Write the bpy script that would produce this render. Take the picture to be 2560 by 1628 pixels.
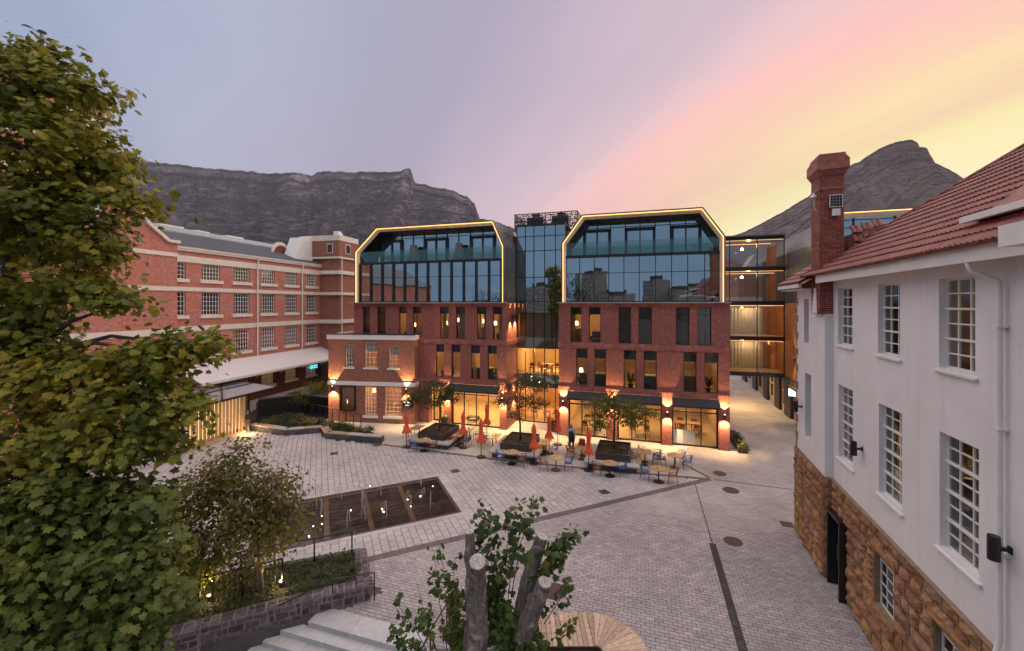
import bpy, bmesh, math, random
import numpy as np
from mathutils import Vector, Matrix
R = math.radians
random.seed(7)
for o in list(bpy.data.objects): bpy.data.objects.remove(o)
SC = bpy.context.scene
COL = SC.collection

# ------------------------------------------------------------------ camera
F, CX, HY, EYE = 1050.0, 1280.0, 760.0, 9.8      # focal length, principal column, horizon row (photo pixels), eye height (m)
cam = bpy.data.cameras.new('camera'); camo = bpy.data.objects.new('camera', cam); COL.objects.link(camo)
cam.sensor_fit = 'HORIZONTAL'; cam.sensor_width = 36.0; cam.lens = 36.0*F/2560.0
cam.shift_y = -(814.0-HY)/2560.0
cam.clip_start = 0.1; cam.clip_end = 20000
camo.location = (0, 0, EYE); camo.rotation_euler = (R(90), 0, 0)
SC.camera = camo

# ------------------------------------------------------------------ sky, dome fill lamp, exposure
SUN_AZ, SUN_EL = R(50), R(60)                     # clockwise from +Y (view direction)
w = bpy.data.worlds.new('World'); SC.world = w; w.use_nodes = True
N = w.node_tree.nodes; L = w.node_tree.links; N.clear()
def wn(t, **k):
    n = N.new(t)
    for a, b in k.items(): setattr(n, a, b)
    return n
def wmath(op, a, b=None, c=None, clamp=False):
    n = wn('ShaderNodeMath', operation=op, use_clamp=clamp)
    for i, x in enumerate((a, b, c)):
        if x is None: continue
        if isinstance(x, (int, float)): n.inputs[i].default_value = x
        else: L.new(x, n.inputs[i])
    return n.outputs[0]
tc = wn('ShaderNodeTexCoord'); nrm = wn('ShaderNodeVectorMath', operation='NORMALIZE'); L.new(tc.outputs['Generated'], nrm.inputs[0])
sep = wn('ShaderNodeSeparateXYZ'); L.new(nrm.outputs[0], sep.inputs[0])
dx, dy, dz = sep.outputs
dot = wn('ShaderNodeVectorMath', operation='DOT_PRODUCT'); L.new(nrm.outputs[0], dot.inputs[0])
dot.inputs[1].default_value = (math.sin(SUN_AZ)*math.cos(R(2)), math.cos(SUN_AZ)*math.cos(R(2)), math.sin(R(2)))
# thin high cirrus: streaks on a flat layer far above, stretched towards the sunset
den = wmath('ADD', wmath('MAXIMUM', dz, 0.0), 0.22)
px_ = wmath('DIVIDE', dx, den); py_ = wmath('DIVIDE', dy, den)
CIR = R(-22); cs, sn = math.cos(CIR), math.sin(CIR)
along = wmath('ADD', wmath('MULTIPLY', px_, sn), wmath('MULTIPLY', py_, cs))
across = wmath('SUBTRACT', wmath('MULTIPLY', px_, cs), wmath('MULTIPLY', py_, sn))
cmb = wn('ShaderNodeCombineXYZ'); L.new(wmath('MULTIPLY', along, 0.10), cmb.inputs[0]); L.new(wmath('MULTIPLY', across, 0.85), cmb.inputs[1])
nz = wn('ShaderNodeTexNoise'); nz.inputs['Scale'].default_value = 1.5; nz.inputs['Detail'].default_value = 5.0; nz.inputs['Roughness'].default_value = 0.5
L.new(cmb.outputs[0], nz.inputs['Vector'])
streak = wmath('SUBTRACT', nz.outputs[0], 0.5)
low = wmath('SUBTRACT', 1.0, wmath('MULTIPLY', wmath('MAXIMUM', dz, 0.0), 2.2), clamp=True)   # 1 at the horizon
g = wmath('ADD', wmath('ADD', dot.outputs['Value'], wmath('MULTIPLY_ADD', low, 0.29, -0.07)), wmath('MULTIPLY', streak, 0.46))
g01 = wmath('MULTIPLY_ADD', g, 0.45, 0.45, clamp=True)
ramp = wn('ShaderNodeValToRGB'); L.new(g01, ramp.inputs[0])
def lin(c): return tuple(((x/255)/12.92 if x/255 <= .04045 else ((x/255+.055)/1.055)**2.4) for x in c)
stops = [(0.0, (122, 146, 178)), (0.40, (148, 163, 190)), (0.56, (168, 174, 197)), (0.70, (172, 164, 186)), (0.78, (187, 172, 190)),
         (0.86, (208, 184, 196)), (0.905, (232, 192, 194)), (0.94, (247, 190, 182)), (0.962, (248, 203, 172)), (0.980, (249, 220, 166)), (1.0, (248, 234, 164)), (1.04, (250, 240, 186)), (1.09, (255, 249, 232))]
e = ramp.color_ramp.elements
while len(e) < len(stops): e.new(0.5)
for el, (p, c) in zip(e, stops): el.position = p*.9; el.color = (*lin(c), 1)
nish = wn('ShaderNodeTexSky', sky_type='NISHITA'); nish.sun_disc = False; nish.sun_elevation = R(3); nish.sun_rotation = SUN_AZ
nish.altitude = 50; nish.dust_density = 1.5
nsc = wn('ShaderNodeVectorMath', operation='SCALE'); L.new(nish.outputs[0], nsc.inputs[0]); nsc.inputs['Scale'].default_value = 0.10
mix = wn('ShaderNodeMix', data_type='RGBA', blend_type='MIX'); mix.inputs['Factor'].default_value = 0.10
L.new(ramp.outputs[0], mix.inputs['A']); L.new(nsc.outputs[0], mix.inputs['B'])
bg = wn('ShaderNodeBackground'); bg.inputs['Strength'].default_value = 0.71; vsc = wn('ShaderNodeVectorMath', operation='SCALE'); L.new(mix.outputs['Result'], vsc.inputs[0]); L.new(wmath('MULTIPLY_ADD', streak, 0.55, 1.0), vsc.inputs['Scale']); L.new(vsc.outputs[0], bg.inputs['Color'])
wo = wn('ShaderNodeOutputWorld'); L.new(bg.outputs[0], wo.inputs['Surface'])

sun = bpy.data.lights.new('sun', 'SUN'); suno = bpy.data.objects.new('sun', sun); COL.objects.link(suno)
sun.energy = 2.1; sun.angle = R(150); sun.color = (1.0, 0.82, 0.70)  # wide lamp added as dome fill, lifting surfaces against the sky
sd = Vector((math.sin(SUN_AZ)*math.cos(SUN_EL), math.cos(SUN_AZ)*math.cos(SUN_EL), math.sin(SUN_EL)))
suno.rotation_euler = sd.to_track_quat('Z', 'Y').to_euler(); suno.location = sd*500
SC.view_settings.view_transform = 'Standard'; SC.view_settings.look = 'None'
SC.view_settings.exposure = 0.7; SC.view_settings.gamma = 1.0
SC.cycles.use_denoising = True
SC.cycles.max_bounces = 7; SC.cycles.diffuse_bounces = 3; SC.cycles.glossy_bounces = 3; SC.cycles.transparent_max_bounces = 12
SC.cycles.sample_clamp_indirect = 4.0
SC.cycles.use_adaptive_sampling = True; SC.cycles.adaptive_threshold = 0.02

# ------------------------------------------------------------------ measuring: photo pixel -> point of the place
def G(px, py, z=0.0):
    y = (EYE-z)*F/(py-HY); return Vector(((px-CX)*y/F, y, z))
def AT(px, py, y):
    return Vector(((px-CX)*y/F, y, EYE-(py-HY)*y/F))
class Frame:
    """A building's own axes: s along its front, d into it, z up."""
    def __init__(f, o, ang):
        f.o = Vector((o[0], o[1], 0)); f.a = ang
        f.u = Vector((math.cos(ang), math.sin(ang), 0)); f.v = Vector((-math.sin(ang), math.cos(ang), 0))
    def w(f, s, d, z=0): return f.o+f.u*s+f.v*d+Vector((0, 0, z))
    def s(f, px, d=0.0):
        r = (px-CX)/F; q = f.o+f.v*d
        return (r*q.y-q.x)/(f.u.x-r*f.u.y)
    def z(f, px, py, d=0.0):
        q = f.w(f.s(px, d), d); return EYE-(py-HY)*q.y/F
    def d(f, px, s=0.0):
        r = (px-CX)/F; q = f.o+f.u*s
        return (r*q.y-q.x)/(f.v.x-r*f.v.y)
    def zd(f, px, py, s=0.0):
        q = f.w(s, f.d(px, s)); return EYE-(py-HY)*q.y/F

# ------------------------------------------------------------------ objects
def tag(o, label=None, cat=None, group=None, kind=None):
    for k, x in (('label', label), ('category', cat), ('group', group), ('kind', kind)):
        if x: o[k] = x
    return o
def empty(name, loc=(0, 0, 0), rz=0.0, label=None, cat=None, group=None):
    o = bpy.data.objects.new(name, None); COL.objects.link(o); o.empty_display_size = .2
    o.location = loc; o.rotation_euler = (0, 0, rz)
    return tag(o, label, cat, group)
def link(name, me, parent=None, loc=(0, 0, 0), rot=(0, 0, 0), scale=None):
    o = bpy.data.objects.new(name, me); COL.objects.link(o); o.location = loc; o.rotation_euler = rot
    if scale: o.scale = scale
    if parent: o.parent = parent
    return o
def copy_tree(o, parent=None):
    c = o.copy(); COL.objects.link(c); c.parent = parent
    for ch in KIDS.get(o.name, ()): copy_tree(ch, c)
    return c
KIDS = {}
def kids_index():
    KIDS.clear()
    for o in COL.objects:
        if o.parent: KIDS.setdefault(o.parent.name, []).append(o)

class MB:
    def __init__(s): s.V = []; s.Fc = []; s.Mi = []
    def face(s, pts, mi=0):
        b = len(s.V); s.V += [tuple(p) for p in pts]; s.Fc.append(tuple(range(b, b+len(pts)))); s.Mi.append(mi); return s
    def hexa(s, c, mi=0):      # 8 corners: bottom ring 0-3, top ring 4-7 (counter-clockwise from above)
        b = len(s.V); s.V += [tuple(p) for p in c]
        for q in ((3, 2, 1, 0), (4, 5, 6, 7), (0, 1, 5, 4), (1, 2, 6, 5), (2, 3, 7, 6), (3, 0, 4, 7)):
            s.Fc.append(tuple(b+i for i in q)); s.Mi.append(mi)
        return s
    def box(s, x0, x1, y0, y1, z0, z1, mi=0):
        if x0 > x1: x0, x1 = x1, x0
        if y0 > y1: y0, y1 = y1, y0
        if z0 > z1: z0, z1 = z1, z0
        return s.hexa([(x0, y0, z0), (x1, y0, z0), (x1, y1, z0), (x0, y1, z0), (x0, y0, z1), (x1, y0, z1), (x1, y1, z1), (x0, y1, z1)], mi)
    def bar(s, p, q, w, h=None, mi=0, up=(0, 0, 1)):
        h = h or w; p = Vector(p); q = Vector(q); t = (q-p).normalized(); up = Vector(up)
        if abs(t.dot(up)) > .99: up = Vector((0, 1, 0))
        a = t.cross(up).normalized()*(w/2); b = a.cross(t).normalized()*(h/2)
        return s.hexa([p-a-b, p+a-b, q+a-b, q-a-b, p-a+b, p+a+b, q+a+b, q-a+b], mi)
    def prism(s, poly, z0, z1, mi=0, mtop=None):
        n = len(poly); b = len(s.V)
        s.V += [(p[0], p[1], z0) for p in poly]+[(p[0], p[1], z1) for p in poly]
        s.Fc.append(tuple(b+n-1-i for i in range(n))); s.Mi.append(mi)
        s.Fc.append(tuple(b+n+i for i in range(n))); s.Mi.append(mi if mtop is None else mtop)
        for i in range(n):
            j = (i+1) % n; s.Fc.append((b+i, b+j, b+n+j, b+n+i)); s.Mi.append(mi)
        return s
    def tube(s, pts, r, n=8, mi=0, caps=True):
        pts = [Vector(p) for p in pts]; m = len(pts); b = len(s.V)
        rs = r if isinstance(r, (list, tuple)) else [r]*m
        ref = None
        for i, p in enumerate(pts):
            t = (pts[min(i+1, m-1)]-pts[max(i-1, 0)])
            t = t.normalized() if t.length > 1e-9 else Vector((0, 0, 1))
            if ref is None: ref = Vector((1, 0, 0)) if abs(t.x) < .9 else Vector((0, 1, 0))
            a = (ref-t*ref.dot(t)).normalized(); ref = a; c = t.cross(a)
            for k in range(n):
                th = 2*math.pi*k/n; s.V.append(tuple(p+(a*math.cos(th)+c*math.sin(th))*rs[i]))
        for i in range(m-1):
            for k in range(n):
                k2 = (k+1) % n
                s.Fc.append((b+i*n+k, b+i*n+k2, b+(i+1)*n+k2, b+(i+1)*n+k)); s.Mi.append(mi)
        if caps:
            s.Fc.append(tuple(b+n-1-k for k in range(n))); s.Mi.append(mi)
            s.Fc.append(tuple(b+(m-1)*n+k for k in range(n))); s.Mi.append(mi)
        return s
    def lathe(s, prof, c=(0, 0, 0), n=16, mi=0):
        b = len(s.V); m = len(prof)
        for (r, z) in prof:
            for k in range(n):
                th = 2*math.pi*k/n; s.V.append((c[0]+r*math.cos(th), c[1]+r*math.sin(th), c[2]+z))
        for i in range(m-1):
            for k in range(n):
                k2 = (k+1) % n; s.Fc.append((b+i*n+k, b+i*n+k2, b+(i+1)*n+k2, b+(i+1)*n+k)); s.Mi.append(mi)
        s.Fc.append(tuple(b+n-1-k for k in range(n))); s.Mi.append(mi)
        s.Fc.append(tuple(b+(m-1)*n+k for k in range(n))); s.Mi.append(mi)
        return s
    def mesh(s, name, mats, smooth=False, uv=True):
        me = bpy.data.meshes.new(name); me.from_pydata(s.V, [], s.Fc)
        for m in (mats if isinstance(mats, (list, tuple)) else [mats]): me.materials.append(m)
        if max(s.Mi, default=0) > 0: me.polygons.foreach_set('material_index', s.Mi)
        if smooth: me.polygons.foreach_set('use_smooth', [True]*len(s.Fc))
        if uv: box_uv(me)
        return me
    def build(s, name, mats, parent=None, smooth=False, loc=(0, 0, 0), rz=0.0, uv=True, bevel=0):
        o = link(name, s.mesh(name, mats, smooth, uv), parent, loc, (0, 0, rz))
        if bevel:
            b = o.modifiers.new('bevel', 'BEVEL'); b.width = bevel; b.segments = 2; b.limit_method = 'ANGLE'
        return o
def box_uv(me):
    lay = me.uv_layers.new(name='uv'); n = len(me.loops)
    if n == 0: return
    li = np.empty(n, np.int32); me.loops.foreach_get('vertex_index', li)
    co = np.empty(len(me.vertices)*3); me.vertices.foreach_get('co', co); co = co.reshape(-1, 3)[li]
    nr = np.empty(len(me.polygons)*3); me.polygons.foreach_get('normal', nr); nr = nr.reshape(-1, 3)
    tot = np.empty(len(me.polygons), np.int32); me.polygons.foreach_get('loop_total', tot)
    nl = np.repeat(nr, tot, axis=0)
    t = np.stack([-nl[:, 1], nl[:, 0]], 1); ln = np.linalg.norm(t, axis=1); flat = np.abs(nl[:, 2]) > .9
    t = t/np.maximum(ln, 1e-6)[:, None]
    u = (co[:, :2]*t).sum(1); v = co[:, 2].copy()
    u[flat] = co[flat, 0]; v[flat] = co[flat, 1]
    lay.data.foreach_set('uv', np.stack([u, v], 1).ravel())
def pieces(name, me, places, parent, limit=300, stuff_name=None):
    """Alike pieces: the first `limit` places as objects sharing one mesh, the rest joined into one part."""
    for (loc, rot) in places[:limit]: link(name, me, parent, loc, rot)
    rest = places[limit:]
    if not rest: return
    nv = len(me.vertices); co = np.empty(nv*3); me.vertices.foreach_get('co', co); co = co.reshape(-1, 3)
    fcs = [tuple(p.vertices) for p in me.polygons]; V = []; Fc = []
    from mathutils import Euler
    for i, (loc, rot) in enumerate(rest):
        m = np.array(Euler(rot).to_matrix()); V.append(co@m.T+np.array(loc))
        Fc += [tuple(i*nv+k for k in f) for f in fcs]
    m2 = bpy.data.meshes.new(stuff_name or name); m2.from_pydata(np.concatenate(V).tolist(), [], Fc)
    for m in me.materials: m2.materials.append(m)
    box_uv(m2)
    tag(link(stuff_name or name, m2, parent), kind='stuff')

# ------------------------------------------------------------------ materials
def base_mat(name):
    m = bpy.data.materials.new(name); m.use_nodes = True; nt = m.node_tree
    return m, nt, nt.nodes['Principled BSDF']
def mnode(nt, t, **k):
    n = nt.nodes.new(t)
    for a, b in k.items(): setattr(n, a, b)
    return n
def mixrgb(nt, fac, a, b, mode='MIX'):
    n = mnode(nt, 'ShaderNodeMix', data_type='RGBA', blend_type=mode)
    for i, x in (('Factor', fac), ('A', a), ('B', b)):
        if hasattr(x, 'is_linked'): nt.links.new(x, n.inputs[i])
        else: n.inputs[i].default_value = x if i == 'Factor' else (*x, 1)
    return n.outputs['Result']
def noise(nt, scale, detail=4, vec=None, rough=.55, dist=0):
    n = mnode(nt, 'ShaderNodeTexNoise'); n.inputs['Scale'].default_value = scale; n.inputs['Detail'].default_value = detail
    n.inputs['Roughness'].default_value = rough; n.inputs['Distortion'].default_value = dist
    if vec is not None: nt.links.new(vec, n.inputs['Vector'])
    return n.outputs[0]
def coords(nt, which='Object'):
    return mnode(nt, 'ShaderNodeTexCoord').outputs[which]
def remap(nt, v, a, b, lo=0.3, hi=0.7):
    n = mnode(nt, 'ShaderNodeMapRange'); n.inputs[1].default_value = lo; n.inputs[2].default_value = hi; n.inputs[3].default_value = a; n.inputs[4].default_value = b
    nt.links.new(v, n.inputs[0]); return n.outputs[0]
def bump(nt, bs, h, strength=.3, dist=.02):
    b = mnode(nt, 'ShaderNodeBump'); b.inputs['Strength'].default_value = strength; b.inputs['Distance'].default_value = dist
    nt.links.new(h, b.inputs['Height']); nt.links.new(b.outputs[0], bs.inputs['Normal'])
def plain(name, col, rough=.6, var=.2, scale=6, bmp=.15, metal=0.0, spec=.5, fine=60, rnd=0.0):
    """Base colour with uneven tone, a little fine grain, and optional per-object tone."""
    m, nt, bs = base_mat(name); c = coords(nt)
    d = tuple(x*(1-var) for x in col); b = tuple(min(1, x*(1+var)) for x in col)
    out = mixrgb(nt, remap(nt, noise(nt, scale, 5, c), 0, 1), d, b)
    if rnd:
        oi = mnode(nt, 'ShaderNodeObjectInfo'); v = remap(nt, oi.outputs['Random'], 1-rnd, 1+rnd, 0, 1)
        hs = mnode(nt, 'ShaderNodeHueSaturation'); nt.links.new(v, hs.inputs['Value']); nt.links.new(out, hs.inputs['Color']); out = hs.outputs[0]
    nt.links.new(out, bs.inputs['Base Color'])
    r = remap(nt, noise(nt, scale*2.3, 3, c), max(.03, rough-.1), min(1, rough+.1)); nt.links.new(r, bs.inputs['Roughness'])
    bs.inputs['Metallic'].default_value = metal; bs.inputs['Specular IOR Level'].default_value = spec
    if bmp: bump(nt, bs, noise(nt, fine, 4, c), bmp, .01)
    return m
def brick_mat(name, c1, c2, mortar, bw=.23, bh=.078, mw=.009, patch=(.5, .2, .16), patchy=.35, soldier=False):
    m, nt, bs = base_mat(name); uv = mnode(nt, 'ShaderNodeUVMap').outputs[0]
    br = mnode(nt, 'ShaderNodeTexBrick'); br.inputs['Scale'].default_value = 1.0
    br.inputs['Brick Width'].default_value = bw; br.inputs['Row Height'].default_value = bh
    br.inputs['Mortar Size'].default_value = mw; br.inputs['Mortar Smooth'].default_value = .2; br.inputs['Bias'].default_value = -.1
    br.offset = 0.0 if soldier else 0.5
    for i, c in (('Color1', c1), ('Color2', c2), ('Mortar', mortar)): br.inputs[i].default_value = (*c, 1)
    nt.links.new(uv, br.inputs['Vector'])
    big = remap(nt, noise(nt, .9, 7, uv, .68), 0, min(1, patchy*1.7), .44, .64)
    tone = mixrgb(nt, big, br.outputs['Color'], patch)
    fine = remap(nt, noise(nt, 5, 6, uv, .7), .68, 1.30)
    hs = mnode(nt, 'ShaderNodeHueSaturation'); nt.links.new(fine, hs.inputs['Value']); nt.links.new(tone, hs.inputs['Color'])
    nt.links.new(hs.outputs[0], bs.inputs['Base Color']); bs.inputs['Roughness'].default_value = .78; bs.inputs['Specular IOR Level'].default_value = .3
    inv = mnode(nt, 'ShaderNodeMath', operation='MULTIPLY_ADD'); inv.inputs[1].default_value = -1; inv.inputs[2].default_value = 1; nt.links.new(br.outputs['Fac'], inv.inputs[0])
    bump(nt, bs, inv.outputs[0], .5, .008)
    return m
def emit(name, col, strength):
    m = bpy.data.materials.new(name); m.use_nodes = True; nt = m.node_tree; nt.nodes.clear()
    e = mnode(nt, 'ShaderNodeEmission'); e.inputs[0].default_value = (*col, 1); e.inputs[1].default_value = strength
    o = mnode(nt, 'ShaderNodeOutputMaterial'); nt.links.new(e.outputs[0], o.inputs[0]); return m
def glass(name, tint, refl=(.8, .85, .9), base=.12, rough=.015, wav=.0):
    """Window glass: see-through with a tint, mirror-like at the rate of coated glazing."""
    m = bpy.data.materials.new(name); m.use_nodes = True; nt = m.node_tree; nt.nodes.clear()
    tr = mnode(nt, 'ShaderNodeBsdfTransparent'); tr.inputs[0].default_value = (*tint, 1)
    gl = mnode(nt, 'ShaderNodeBsdfGlossy'); gl.inputs['Color'].default_value = (*refl, 1); gl.inputs['Roughness'].default_value = rough
    lw = mnode(nt, 'ShaderNodeFresnel'); lw.inputs[0].default_value = 1.5
    ad = mnode(nt, 'ShaderNodeMath', operation='ADD', use_clamp=True); nt.links.new(lw.outputs[0], ad.inputs[0]); ad.inputs[1].default_value = base
    if wav:
        b = mnode(nt, 'ShaderNodeBump'); b.inputs['Strength'].default_value = wav; b.inputs['Distance'].default_value = .05
        nt.links.new(noise(nt, .9, 2, coords(nt)), b.inputs['Height']); nt.links.new(b.outputs[0], gl.inputs['Normal'])
    mx = mnode(nt, 'ShaderNodeMixShader'); nt.links.new(ad.outputs[0], mx.inputs[0]); nt.links.new(tr.outputs[0], mx.inputs[1]); nt.links.new(gl.outputs[0], mx.inputs[2])
    o = mnode(nt, 'ShaderNodeOutputMaterial'); nt.links.new(mx.outputs[0], o.inputs[0]); return m

WARM = (1.0, .64, .27)
MT = dict(
    hotel_brick=brick_mat('hotel_brick', (.31, .078, .058), (.20, .048, .042), (.31, .19, .165), mw=.011, patch=(.36, .105, .07)),
    hotel_soldier=brick_mat('hotel_soldier', (.29, .078, .062), (.20, .052, .048), (.31, .19, .165), bw=.078, bh=.40, soldier=True),
    old_brick=brick_mat('old_brick', (.32, .10, .062), (.17, .055, .042), (.32, .22, .17), mw=.011, patch=(.37, .14, .085), patchy=.5),
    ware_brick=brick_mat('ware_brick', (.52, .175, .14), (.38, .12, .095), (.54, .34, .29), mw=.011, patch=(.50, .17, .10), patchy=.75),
    shade_brick=brick_mat('shade_brick', (.11, .035, .028), (.08, .028, .022), (.09, .05, .04), patch=(.12, .04, .03)),
    orange_brick=brick_mat('orange_brick', (.42, .17, .07), (.33, .13, .055), (.36, .2, .11), patch=(.45, .2, .09)),
    white=None,
    cream=plain('cream_plaster', (.72, .66, .56), .7, .08, 2, .08),
    trim=plain('white_trim', (.76, .74, .70), .5, .06, 3, .04),
    black=plain('black_metal', (.012, .012, .013), .42, .3, 5, .05),
    dark=plain('dark_steel', (.035, .033, .034), .45, .25, 3, .05, metal=.4),
    zinc=plain('zinc_sheet', (.16, .165, .165), .42, .15, 1.4, .03, metal=.6),
    wood=plain('pale_timber', (.47, .33, .235), .6, .25, 9, .15, rnd=.30),
    tabletop=plain('oak_tabletop', (.46, .27, .12), .45, .15, 7, .05),
    concrete=plain('pale_concrete', (.42, .40, .37), .8, .1, 3, .2),
    soil=plain('soil', (.03, .022, .016), .95, .4, 20, .6, fine=30),
    gem=glass('coated_glass', (.05, .07, .075), (.62, .77, .80), .58, .01, .03),
    pane=glass('clear_pane', (.86, .84, .78), (.8, .85, .9), .06, .01, .03),
    dusk_pane=glass('window_pane', (.55, .52, .46), (.75, .8, .86), .14, .02, .05),
    led=emit('led_strip', (1.0, .47, .12), 1.9),
    bulb=emit('lamp_bulb', (1.0, .72, .38), 30.0),
)

def plaster(name):
    """Old painted render: cloudy tone, faint rain streaks, small knocks."""
    m, nt, bs = base_mat(name); geo = mnode(nt, 'ShaderNodeNewGeometry').outputs['Position']
    mp = mnode(nt, 'ShaderNodeMapping'); mp.inputs['Scale'].default_value = (3.2, 3.2, .22); nt.links.new(geo, mp.inputs[0])
    c = mixrgb(nt, remap(nt, noise(nt, .7, 5, geo, .6), 0, 1, .38, .62), (.74, .715, .70), (.80, .775, .76))
    c = mixrgb(nt, remap(nt, noise(nt, 1.0, 6, mp.outputs[0], .65), 0, .26, .52, .72), c, (.52, .49, .475))
    c = mixrgb(nt, remap(nt, noise(nt, 11, 6, geo, .7), 0, .5, .64, .74), c, (.55, .52, .50))
    nt.links.new(c, bs.inputs['Base Color']); bs.inputs['Roughness'].default_value = .8; bs.inputs['Specular IOR Level'].default_value = .25
    bump(nt, bs, noise(nt, 7, 7, geo, .65), .25, .02); return m
MT['white'] = plaster('white_plaster')
# ================================================================== frames of the place
H = Frame((9.21, 29.57), R(-17.4))               # hotel front: s along it, d into it
U, V_ = H.u, H.v
PA = R(24.5); A_ = Vector((math.cos(PA), math.sin(PA), 0)); B_ = Vector((-math.sin(PA), math.cos(PA), 0))   # the square's slab grid

def inside(p, poly):
    x, y = p[0], p[1]; c = False; n = len(poly)
    for i in range(n):
        (x0, y0), (x1, y1) = poly[i], poly[(i+1) % n]
        if (y0 > y) != (y1 > y) and x < (x1-x0)*(y-y0)/(y1-y0)+x0: c = not c
    return c

# ------------------------------------------------------------------ ground
def paver_mat(name, cols, rough=.75, island=False):
    m, nt, bs = base_mat(name); c = coords(nt)
    rnd = mnode(nt, 'ShaderNodeNewGeometry').outputs['Random Per Island'] if island else mnode(nt, 'ShaderNodeObjectInfo').outputs['Random']
    rp = mnode(nt, 'ShaderNodeValToRGB'); e = rp.color_ramp.elements; rp.color_ramp.interpolation = 'LINEAR'
    while len(e) < len(cols): e.new(.5)
    for i, (p, k) in enumerate(cols): e[i].position = p; e[i].color = (*k, 1)
    nt.links.new(rnd, rp.inputs[0])
    geo = mnode(nt, 'ShaderNodeNewGeometry').outputs['Position']
    v = remap(nt, noise(nt, .35, 4, geo, .6), .88, 1.09, .35, .65)
    v2 = remap(nt, noise(nt, 14, 5, geo), .86, 1.12)
    hs = mnode(nt, 'ShaderNodeHueSaturation'); nt.links.new(v, hs.inputs['Value']); nt.links.new(rp.outputs[0], hs.inputs['Color'])
    h2 = mnode(nt, 'ShaderNodeHueSaturation'); nt.links.new(v2, h2.inputs['Value']); nt.links.new(hs.outputs[0], h2.inputs['Color'])
    st = mixrgb(nt, remap(nt, noise(nt, 1.7, 7, geo, .68, .5), 0, .34, .53, .66), h2.outputs[0], (.20, .165, .15))      # old stains and scuffs
    st = mixrgb(nt, remap(nt, noise(nt, 9, 3, geo, .5), 0, .45, .70, .74), st, (.13, .11, .10))
    nt.links.new(st, bs.inputs['Base Color'])
    r = remap(nt, noise(nt, .8, 3, geo), rough-.18, rough+.12); nt.links.new(r, bs.inputs['Roughness'])
    bump(nt, bs, noise(nt, 40, 5, geo), .25, .006)
    return m
SETT = [(0, (.29, .25, .25)), (.03, (.31, .27, .27)), (.07, (.345, .30, .30)), (.55, (.375, .33, .328)), (.9, (.41, .36, .355)), (1, (.46, .41, .40))]
SLAB = [(0, (.39, .345, .345)), (.15, (.43, .385, .38)), (.8, (.46, .415, .405)), (1, (.50, .455, .44))]
sett_o, sett_i = paver_mat('sett_granite', SETT), paver_mat('sett_granite_field', SETT, island=True)
slab_o, slab_i = paver_mat('slab_granite', SLAB), paver_mat('slab_granite_field', SLAB, island=True)
def field_mat(name, c1, c2, mortar, bw, bh, mw, ang, rough=.75):
    """Setts too far off to tell apart one by one."""
    m, nt, bs = base_mat(name)
    mp = mnode(nt, 'ShaderNodeMapping'); mp.inputs['Rotation'].default_value = (0, 0, -ang); nt.links.new(coords(nt), mp.inputs[0])
    br = mnode(nt, 'ShaderNodeTexBrick'); br.inputs['Scale'].default_value = 1
    for i, x in (('Brick Width', bw), ('Row Height', bh), ('Mortar Size', mw), ('Bias', -.2)): br.inputs[i].default_value = x
    for i, x in (('Color1', c1), ('Color2', c2), ('Mortar', mortar)): br.inputs[i].default_value = (*x, 1)
    nt.links.new(mp.outputs[0], br.inputs['Vector'])
    v = remap(nt, noise(nt, .35, 4, coords(nt), .6), .80, 1.16, .35, .65)
    hs = mnode(nt, 'ShaderNodeHueSaturation'); nt.links.new(v, hs.inputs['Value']); nt.links.new(br.outputs[0], hs.inputs['Color'])
    nt.links.new(hs.outputs[0], bs.inputs['Base Color']); bs.inputs['Roughness'].default_value = rough
    bump(nt, bs, noise(nt, 30, 5, coords(nt)), .2, .006)
    return m
MT['grout'] = plain('paving_joint', (.10, .085, .08), .9, .2, 3, .2)
MT['sett_far'] = field_mat('sett_far', (.41, .365, .355), (.31, .275, .27), (.19, .165, .157), .27, .135, .008, H.a)
MT['terrace'] = field_mat('terrace_slab', (.46, .43, .40), (.42, .39, .37), (.30, .27, .255), 1.2, .6, .006, H.a, .65)
MT['band'] = field_mat('dark_band', (.16, .13, .125), (.11, .09, .09), (.06, .05, .05), .11, .11, .008, PA)
MT['earth'] = plain('dark_ground', (.10, .09, .08), .9, .3, .5, .2)

MB().face([(-5400, -900, -1.4), (5400, -900, -1.4), (5400, 5200, -1.4), (-5400, 5200, -1.4)]).build('ground', MT['earth'])
tag(bpy.data.objects['ground'], kind='structure')
ST = Vector((-6.01, 13.23, 0)); SE = ST+U*3.6                                # top step: left and right end
back = SE-V_*22
PLAZA = [(SE.x, SE.y), (back.x, back.y), (120, back.y), (120, 260), (-120, 260), (-120, 3), (-20, 7.2), (-8.96, 12.06), (ST.x, ST.y)]
plaza = MB().prism(PLAZA, -1.38, -.03).build('plaza', MT['grout']); tag(plaza, kind='structure')

BAND0, BAND1 = Vector((-5.9, 15.94, 0)), Vector((11.05, 23.5, 0))
T_EDGE = [Vector((11.05, 23.5, 0)), Vector((6.7, 24.45, 0)), Vector((-.25, 26.2, 0)), Vector((-9.1, 29.3, 0))]
dA = -10.3
def H2(p): q = Vector((p[0], p[1], 0))-H.o; return q.dot(U), q.dot(V_)
def Hw(s, d): q = H.w(s, d); return (q.x, q.y)
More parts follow.
